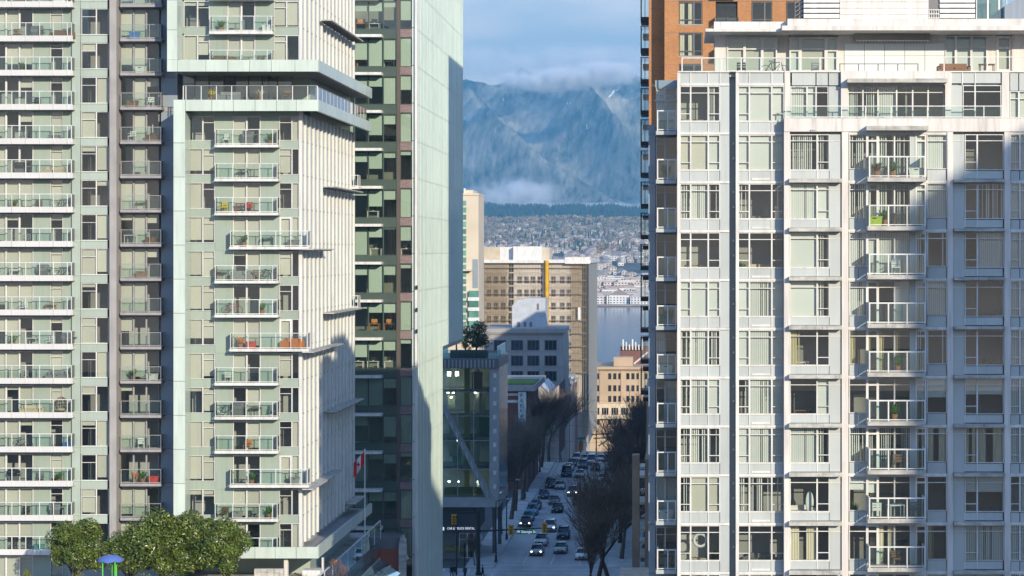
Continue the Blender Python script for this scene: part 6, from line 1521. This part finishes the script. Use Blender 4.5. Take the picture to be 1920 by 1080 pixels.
def lamp(px, Y, h, label, arm=1):
    x = wx(px, Y); t = thing('street_lamp', label, 'street lamp', (x, Y, gz(0, Y) + 0.15), 'street lamps'); z = ORI[t.name].z
    mb = MB(); mb.tube((x, Y, z), (x, Y, z + 0.9), 0.2, 0.16, M_POLE, 8); mb.build('base', t)
    mb = MB(); mb.tube((x, Y, z + 0.9), (x, Y, z + h), 0.1, 0.06, M_POLE, 8); mb.build('post', t)
    mb = MB(); mb.tube((x, Y, z + h), (x + arm * 1.4, Y, z + h + 0.35), 0.05, 0.04, M_POLE, 6); mb.build('arm', t)
    mb = MB(); mb.ball((x + arm * 1.6, Y, z + h + 0.33), (0.38, 0.16, 0.1), mat('lamp_grey', (0.4, 0.4, 0.4), 0.5), 10, 6); mb.build('lantern', t)
lamp(930, 287.5, 8.2, 'dark street lamp on the kerb right of the car rental shop'); lamp(950, 310, 8.4, 'dark street lamp second along the left kerb'); lamp(984, 362, 8.5, 'dark street lamp third along the left kerb'); lamp(1012, 405, 8.5, 'dark street lamp fourth along the left kerb')
lamp(1176, 330, 8.5, 'dark street lamp among the trees on the right kerb', -1)
def small_post(px, py_top, Y, label, name='post_clock', cat='post'):
    x = wx(px, Y); t = thing(name, label, cat, (x, Y, 0.15)); zt = wz(py_top, Y)
    mb = MB(); mb.tube((x, Y, 0.15), (x, Y, zt - 0.5), 0.11, 0.08, M_POLE, 8); mb.build('post', t)
    mb = MB(); mb.ball((x, Y, zt - 0.25), (0.2, 0.2, 0.3), M_POLE, 8, 6); mb.build('globe', t)
small_post(871, 1018, 275, 'dark globe-topped lamp post on the near left corner', 'lamp_post', 'lamp post')
small_post(856, 965, YM_, 'thin dark pole under the arm in front of the car rental shop', 'signal_pole', 'pole')
ob = thing('construction_barrier', 'orange construction boom over the far end of the street', 'barrier', (wx(1125, 520), 520, gz(0, 520)))
ym2 = mat('machine_yellow', (0.65, 0.36, 0.03), 0.5)
mb = MB()
for a, b, c, d_ in ((1108, 815, 1152, 812), (1113, 822, 1148, 820), (1122, 836, 1150, 818), (1118, 805, 1118, 840)): mb.tube((wx(a, 520), 520, wz(b, 520)), (wx(c, 520), 520, wz(d_, 520)), 0.16, 0.16, ym2, 5)
mb.tube((wx(1118, 520), 520, wz(840, 520)), (wx(1118, 520), 520, gz(0, 520)), 0.2, 0.2, ym2, 6)
mb.build('boom', ob)
os_ = thing('bus_stop_sign', 'orange lit panel on the far left kerb near the traffic queue', 'sign', (wx(1089, 455), 455, 0.15))
box('panel', mat('orange_panel', (0.6, 0.22, 0.05), 0.6), (wx(1085, 455), 455, wz(845, 455)), (wx(1093, 455), 455.2, wz(829, 455)), os_); box('cap', M_SGREEN, (wx(1083, 455), 454.9, wz(824, 455)), (wx(1098, 455), 455.2, wz(820, 455)), os_); box('post', M_POLE, (wx(1088, 455), 455.21, -3.2), (wx(1090, 455), 455.4, wz(822, 455)), os_)

# ================================================================ PEOPLE
def person_mesh(seed, coat, legs, stride=0.25):
    me = bpy.data.meshes.new('person'); s_ = stride
    V = [(0, 0, .95), (0, 0, 1.15), (0, .01, 1.38), (0, 0, 1.52), (0, -.02, 1.66), (.19, 0, 1.40), (.27, .08, 1.14), (.26, -.04, .90), (.26, -.06, .80), (-.19, 0, 1.40), (-.27, -.08, 1.14), (-.26, .02, .90), (-.26, .0, .80),
         (.10, 0, .90), (.11, -s_ * .5, .50), (.11, -s_ * .6, .09), (.11, -s_ * .6 - .14, .04), (-.10, 0, .90), (-.11, s_ * .3, .50), (-.11, s_, .12), (-.11, s_ - .12, .04)]
    E = [(0, 1), (1, 2), (2, 3), (3, 4), (2, 5), (5, 6), (6, 7), (7, 8), (2, 9), (9, 10), (10, 11), (11, 12), (0, 13), (13, 14), (14, 15), (15, 16), (0, 17), (17, 18), (18, 19), (19, 20)]
    rad = [.16, .15, .17, .06, .11, .075, .06, .045, .04, .075, .06, .045, .04, .105, .075, .05, .05, .105, .075, .05, .05]
    me.from_pydata(V, E, []); o = bpy.data.objects.new('person', me); COL.objects.link(o)
    o.modifiers.new('skin', 'SKIN'); o.modifiers.new('sub', 'SUBSURF').levels = 1
    for i, r_ in enumerate(rad): me.skin_vertices[0].data[i].radius = (r_, r_ * 0.85); 
    me.skin_vertices[0].data[0].use_root = True
    bpy.context.view_layer.update(); m2 = bpy.data.meshes.new_from_object(o.evaluated_get(bpy.context.evaluated_depsgraph_get())); bpy.data.objects.remove(o)
    m2.materials.clear()
    for m in (legs, coat, mat('skin', (0.45, 0.30, 0.22), 0.6)): m2.materials.append(m)
    for p in m2.polygons:
        z = p.center.z; p.material_index = 2 if z > 1.53 else (0 if z < 0.82 and abs(p.center.x) < 0.2 else 1); p.use_smooth = True
    return m2
def person(px, Y, coat, legs, label, rot, dx=0.0):
    me = person_mesh(1, coat, legs); o = link('person', me, None, (wx(px, Y), Y, 0.155), rot); tag(o, label, 'person')
    mb = MB(); mb.ball((0, 0.02, 1.71), (.105, .115, .09), mat('dark_hair', (0.02, 0.015, 0.012), 0.7), 10, 6); h = bpy.data.objects.new('hair', mb.mesh('hair', True)); COL.objects.link(h); h.parent = o
dkc = mat('black_coat', (0.015, 0.015, 0.02), 0.9); dkj = mat('dark_jeans', (0.03, 0.035, 0.05), 0.9); nvc = mat('navy_coat', (0.02, 0.03, 0.06), 0.9)
YPp = 273.0
person(847, YPp, dkc, dkj, 'person in a black coat walking, left one of the pair at the corner', 0.4)
person(853, YPp + 0.6, nvc, dkj, 'person in a navy coat walking, right one of the pair at the corner', 0.2)
person(872, YPp - 0.4, nvc, dkc, 'person in dark clothes beside the globe lamp post', 2.6)
person(905, YPp, dkc, dkc, 'person in dark clothes right of the signal mast', 1.2)

# ================================================================ BALCONY FURNITURE
FC = {}
WOODM = {'white': (0.74, 0.72, 0.68), 'black': (0.02, 0.02, 0.022), 'grey': (0.22, 0.22, 0.22), 'brown': (0.20, 0.11, 0.06), 'orange': (0.62, 0.19, 0.04), 'red': (0.5, 0.03, 0.02), 'blue': (0.02, 0.15, 0.45), 'green': (0.08, 0.16, 0.03), 'yellow': (0.7, 0.5, 0.03), 'beige': (0.52, 0.43, 0.30), 'lime': (0.45, 0.55, 0.05), 'teal': (0.03, 0.2, 0.2)}
def fmesh(kind, c):
    if (kind, c) in FC: return FC[(kind, c)]
    m = mat('furniture_' + c, WOODM[c], 0.6, 0.1, 2.0); P_ = []
    def add(nm, f):
        mb = MB(); f(mb); P_.append((nm, mb.mesh(nm, fix=False)))
    if kind == 'chair':
        add('seat', lambda b: b.box((-.26, -.25, .40), (.26, .25, .46), m)); add('backrest', lambda b: [b.box((-.26, .22, .47 + i * .14), (.26, .27, .57 + i * .14), m) for i in range(3)])
        for sx in (-1, 1):
            for sy in (-1, 1): add('leg', lambda b, sx=sx, sy=sy: b.tube((sx * .23, sy * .22, 0), (sx * .23, sy * .22, .40 if sy < 0 else .86), .022, .022, m, 5))
            add('armrest', lambda b, sx=sx: b.box((sx * .23 - .03, -.26, .62), (sx * .23 + .03, .22, .65), m))
    elif kind == 'table':
        add('table_top', lambda b: b.box((-.45, -.32, .68), (.45, .32, .73), m))
        for sx in (-1, 1):
            for sy in (-1, 1): add('leg', lambda b, sx=sx, sy=sy: b.tube((sx * .40, sy * .27, 0), (sx * .40, sy * .27, .68), .025, .025, m, 5))
    elif kind == 'sofa':
        add('seat', lambda b: b.box((-.8, -.33, .12), (.8, .2, .42), m)); add('backrest', lambda b: b.box((-.8, .2, .12), (.8, .36, .78), m))
        for sx in (-1, 1): add('armrest', lambda b, sx=sx: b.box((sx * .8, -.33, .1), (sx * .96, .36, .6), m))
        for sx in (-1, 1): add('cushion', lambda b, sx=sx: b.box((sx * .06, -.3, .425), (sx * .76, .18, .52), m))
    elif kind == 'plant':
        add('pot', lambda b: b.tube((0, 0, 0), (0, 0, .36), .15, .21, mat('clay_pot', (0.34, 0.16, 0.09), 0.8), 10)); lm = m if c != 'green' else mat('pot_plant_leaf', (0.07, 0.16, 0.03), 0.6, 0.4, 3)
        def fol(b):
            r_ = random.Random(len(FC))
            for i in range(60):
                a = r_.uniform(0, 6.28); e = r_.uniform(.15, .45); h = r_.uniform(.35, 1.0)
                p = Vector((.06 * math.cos(a), .06 * math.sin(a), .34)); q = Vector((e * math.cos(a), e * math.sin(a), h)); s_ = Vector((-math.sin(a), math.cos(a), 0)) * .06
                b.add([p, (p + q) / 2 + s_ + Vector((0, 0, .08)), q, (p + q) / 2 - s_ + Vector((0, 0, .08))], [(0, 1, 2, 3)], lm)
        add('foliage', fol)
    elif kind == 'box':
        add('bin', lambda b: b.prism([(-.36, 0), (.36, 0), (.42, .5), (-.42, .5)], -.25, .25, m)); add('lid', lambda b: b.box((-.45, -.28, .505), (.45, .28, .56), m)); add('handle', lambda b: b.box((-.1, -.31, .44), (.1, -.285, .48), M_BLACK))
    elif kind == 'barbecue':
        add('firebox', lambda b: b.prism([(-.42, .62), (.42, .62), (.45, .84), (-.45, .84)], -.24, .24, m)); add('hood', lambda b: b.prism([(-.24, .845), (.24, .845), (.2, 1.05), (.05, 1.14), (-.12, 1.1)], -.45, .45, m, 'x')); add('cabinet', lambda b: b.box((-.38, -.2, .06), (.38, .2, .615), M_DGREY)); add('side_shelf', lambda b: b.box((.46, -.2, .78), (.78, .2, .82), M_GREYSLAB)); add('handle', lambda b: b.tube((-.3, -.3, .95), (.3, -.3, .95), .02, .02, M_RIM, 5))
    elif kind == 'egg':
        def shell(b):
            for i in range(14):
                a = math.pi * (0.15 + 1.7 * i / 13) ; 
                for j in range(10):
                    t0, t1 = math.pi * j / 10, math.pi * (j + 1) / 10
                    P = lambda t: Vector((.5 * math.sin(t) * math.sin(a), .12 - .42 * math.sin(t) * math.cos(a), .85 + .62 * math.cos(t)))
                    b.tube(P(t0), P(t1), .018, .018, m, 4, False)
            for j in range(1, 8):
                zz = math.pi * j / 8
                for i in range(13):
                    a0, a1 = math.pi * (0.15 + 1.7 * i / 13), math.pi * (0.15 + 1.7 * (i + 1) / 13); Q = lambda a: Vector((.5 * math.sin(zz) * math.sin(a), .12 - .42 * math.sin(zz) * math.cos(a), .85 + .62 * math.cos(zz))); b.tube(Q(a0), Q(a1), .018, .018, m, 4, False)
        add('wicker_shell', shell); add('cushion', lambda b: b.ball((0, .05, .45), (.4, .32, .16), mat('furniture_beige', WOODM['beige'], 0.6), 10, 6)); add('stand', lambda b: [b.tube((0, .1, 0), (0, .1, .25), .05, .05, M_BLACK, 8), b.tube((0, .1, 0), (0, .1, .03), .45, .45, M_BLACK, 14)])
    elif kind == 'bicycle':
        fm = m
        def wheel(b, x):
            for i in range(18):
                a0, a1 = 6.2832 * i / 18, 6.2832 * (i + 1) / 18; b.tube((x + .33 * math.cos(a0), 0, .34 + .33 * math.sin(a0)), (x + .33 * math.cos(a1), 0, .34 + .33 * math.sin(a1)), .02, .02, M_TYRE, 4, False)
            for i in range(6): a = math.pi * i / 6; b.tube((x - .32 * math.cos(a), 0, .34 - .32 * math.sin(a)), (x + .32 * math.cos(a), 0, .34 + .32 * math.sin(a)), .005, .005, M_RIM, 3)
        add('wheel', lambda b: wheel(b, -.52)); add('wheel', lambda b: wheel(b, .52))
        add('frame', lambda b: [b.tube(p, q, .025, .025, fm, 5) for p, q in (((-.52, 0, .34), (-.1, 0, .3)), ((-.52, 0, .34), (-.2, 0, .82)), ((-.1, 0, .3), (-.2, 0, .82)), ((-.1, 0, .3), (.38, 0, .8)), ((-.2, 0, .8), (.38, 0, .85)), ((.52, 0, .34), (.36, 0, .98)))])
        add('saddle', lambda b: b.box((-.33, -.06, .88), (-.1, .06, .93), M_BLACK)); add('handlebar', lambda b: b.tube((.34, -.24, 1.0), (.34, .24, 1.0), .02, .02, M_BLACK, 5))
    FC[(kind, c)] = P_; return P_
def put(kind, c, x, y, z, rot, label, cat, group='balcony furniture'):
    t = thing({'chair': 'patio_chair', 'table': 'patio_table', 'sofa': 'outdoor_sofa', 'plant': 'potted_plant', 'box': 'storage_box', 'barbecue': 'barbecue', 'egg': 'wicker_egg_chair', 'bicycle': 'bicycle'}[kind], label, cat, (x, y, z + 0.004), group, rot)
    for nm, me in fmesh(kind, c):
        o = bpy.data.objects.new(nm, me); COL.objects.link(o); o.parent = t
ORD = 'first second third fourth fifth sixth seventh eighth ninth tenth eleventh twelfth thirteenth fourteenth fifteenth sixteenth seventeenth'.split()
KN = {'chair': 'patio chair', 'table': 'patio table', 'sofa': 'outdoor sofa', 'plant': 'potted plant', 'box': 'storage box', 'barbecue': 'barbecue', 'egg': 'wicker egg chair', 'bicycle': 'bicycle'}
COLN = {'long pale balconies': 'long pale balcony', 'grey wing balconies': 'grey wing balcony', 'box tower balconies': 'box tower balcony', 'white tower balconies': 'white tower balcony', 'shaded wing balconies': 'shaded street wing balcony'}
FIX = {('box tower balconies', 9): [('sofa', 'orange', .78), ('box', 'red', .25), ('plant', 'orange', .12)], ('box tower balconies', 5): [('chair', 'yellow', .12), ('chair', 'red', .52), ('table', 'red', .4)], ('box tower balconies', 12): [('chair', 'orange', .5)],
       ('long pale balconies', 13): [('egg', 'brown', .80), ('sofa', 'beige', .38)], ('long pale balconies', 14): [('box', 'blue', .93), ('bicycle', 'black', .25)], ('long pale balconies', 10): [('table', 'orange', .66), ('chair', 'white', .26)],
       ('grey wing balconies', 2): [('box', 'blue', .3)], ('grey wing balconies', 15): [('box', 'red', .75), ('plant', 'orange', .3), ('plant', 'green', .5)],
       ('white tower balconies', 1): [('plant', 'green', .45), ('plant', 'brown', .18), ('box', 'white', .85)], ('white tower balconies', 2): [('box', 'lime', .12), ('plant', 'green', .3), ('table', 'brown', .6)], ('white tower balconies', 8): [('chair', 'white', .17), ('table', 'white', .5), ('chair', 'grey', .84)]}
rg = random.Random(4)
bycol = {}
for b in BALC: bycol.setdefault(b[0], []).append(b)
for cn, lst in bycol.items():
    lst = sorted([b for b in lst if 12 < b[6] < 1085], key=lambda b: b[6])
    for i, (c_, X0, X1, Yf, Yb, Z1, yb_) in enumerate(lst):
        if cn == 'long pale balconies': X0 = max(X0, wx(6, Yf))
        items = FIX.get((cn, i + 1))
        w = X1 - X0
        if items is None:
            n = rg.choice((1, 2, 2, 3, 3, 4)) if w > 3.4 else rg.choice((0, 1, 1, 2)); items = []
            for q in range(n):
                k = rg.choice(('chair', 'chair', 'table', 'plant', 'plant', 'box', 'sofa', 'barbecue', 'bicycle') if w > 3.4 else ('chair', 'plant', 'box', 'table')); cc = {'chair': ('black', 'white', 'brown', 'grey'), 'table': ('black', 'white', 'brown'), 'plant': ('green',), 'box': ('grey', 'white', 'brown', 'teal'), 'sofa': ('grey', 'beige', 'brown'), 'barbecue': ('black', 'grey'), 'bicycle': ('black', 'red', 'grey')}[k]
                cc = rg.choice(cc)
                if any(a == k and b == cc for a, b, _ in items): continue
                items.append((k, cc, (q + 0.5) / n + rg.uniform(-.06, .06)))
        for k, cc, u in items:
            hw = {'sofa': 1.0, 'bicycle': .9}.get(k, .5)
            x = min(max(X0 + u * w, X0 + hw), X1 - hw)
            kn = KN[k] if not (k == 'plant' and cc == 'green') else 'leafy plant'
            if k == 'plant' and cc == 'green': cc_l = 'green'
            put(k, cc, x, (Yf + Yb) / 2 - 0.02 + (0.04 if k != 'bicycle' else 0), Z1, rg.uniform(-.3, .3) + (math.pi if k == 'chair' and rg.random() < .3 else 0), '%s %s on the %s %s from the top' % (cc, kn, ORD[i], COLN[cn]), KN[k].split()[-1])
put('plant', 'yellow', wx(397, 170.5), 170.6, XF.Z(187), 0, 'yellow flowering plant on the open terrace between the two boxes', 'plant')
put('plant', 'beige', wx(487, 170.5), 170.6, XF.Z(187), 0, 'pale potted plant on the open terrace between the two boxes', 'plant')
put('chair', 'brown', wx(537, 170.5), 170.8, XF.Z(187), 0, 'brown chair on the open terrace between the two boxes', 'chair')
put('sofa', 'grey', wx(428, 170.5), 171.2, XF.Z(187), 0, 'grey sofa on the open terrace between the two boxes', 'sofa')
for i, (px, k, c) in enumerate(((1390, 'chair', 'black'), (1452, 'bicycle', 'black'), (1530, 'chair', 'grey'), (1788, 'sofa', 'brown'), (1850, 'table', 'brown'))):
    put(k, c, wx(px, YR + 2.6), YR + 2.6, RA.Z(139), 0, '%s %s on the penthouse terrace of the white tower' % (c, KN[k]), KN[k].split()[-1])
# things seen through the condominium windows
for i, (px, k, c, F, kk) in enumerate(((1300, 'table', 'brown', RA, 2), (1430, 'sofa', 'beige', RA, 2), (1305, 'sofa', 'grey', RA, -1), (1420, 'sofa', 'grey', RA, 1), (1505, 'table', 'brown', RC, 5), (1600, 'plant', 'green', RC, 7), (1425, 'sofa', 'grey', RA, 8), (1310, 'box', 'beige', RA, 8), (1500, 'sofa', 'white', RC, 7), (1850, 'table', 'brown', RC, 3), (1850, 'plant', 'green', RC, 4), (1600, 'box', 'white', RC, 5), (1850, 'chair', 'white', RA, -1), (1500, 'table', 'white', RC, 4), (1390, 'plant', 'green', RA, 2), (1340, 'plant', 'green', RA, 8))):
    yy = F.Y + 1.3; z = F.Z(yk(kk + 1) - 1.5)
    bay = {1: 'corner', 2: 'second', 3: 'third', 4: 'balcony', 5: 'shaded'}[1 if px < 1370 else 2 if px < 1471 else 3 if px < 1580 else 4 if px < 1776 else 5]
    put(k, c, wx(px, yy), yy, z, rg.uniform(-.4, .4), '%s %s behind the %s bay window, %s storey below the terrace' % (c, KN[k], bay, 'top' if kk < 0 else ORD[kk]), KN[k].split()[-1], 'furniture behind the windows')
wr = thing('wreath', 'white ring wreath hanging in a corner bay window near the bottom', 'wreath', (wx(1313, RA.Y + 0.3), RA.Y + 0.3, RA.Z(1030)))
mb = MB(); c0 = (wx(1313, RA.Y + 0.3), RA.Y + 0.3, RA.Z(1014))
for i in range(24):
    a0, a1 = 6.2832 * i / 24, 6.2832 * (i + 1) / 24; mb.tube((c0[0] + .36 * math.cos(a0), c0[1], c0[2] + .36 * math.sin(a0)), (c0[0] + .36 * math.cos(a1), c0[1], c0[2] + .36 * math.sin(a1)), .085, .085, M_BLINDW, 8, False)
mb.build('ring', wr, smooth=True, fix=False)
sf = thing('surfboard', 'white surfboard leaning behind a third bay window of the white tower', 'surfboard', (wx(1518, RC.Y + 0.7), RC.Y + 0.7, RC.Z(yk(8) - 4)))
mb = MB(); mb.ball((wx(1518, RC.Y + 0.7), RC.Y + 0.7, RC.Z(944)), (0.24, 0.05, 0.62), M_BLINDW, 12, 10); mb.build('board', sf, smooth=True, fix=False)
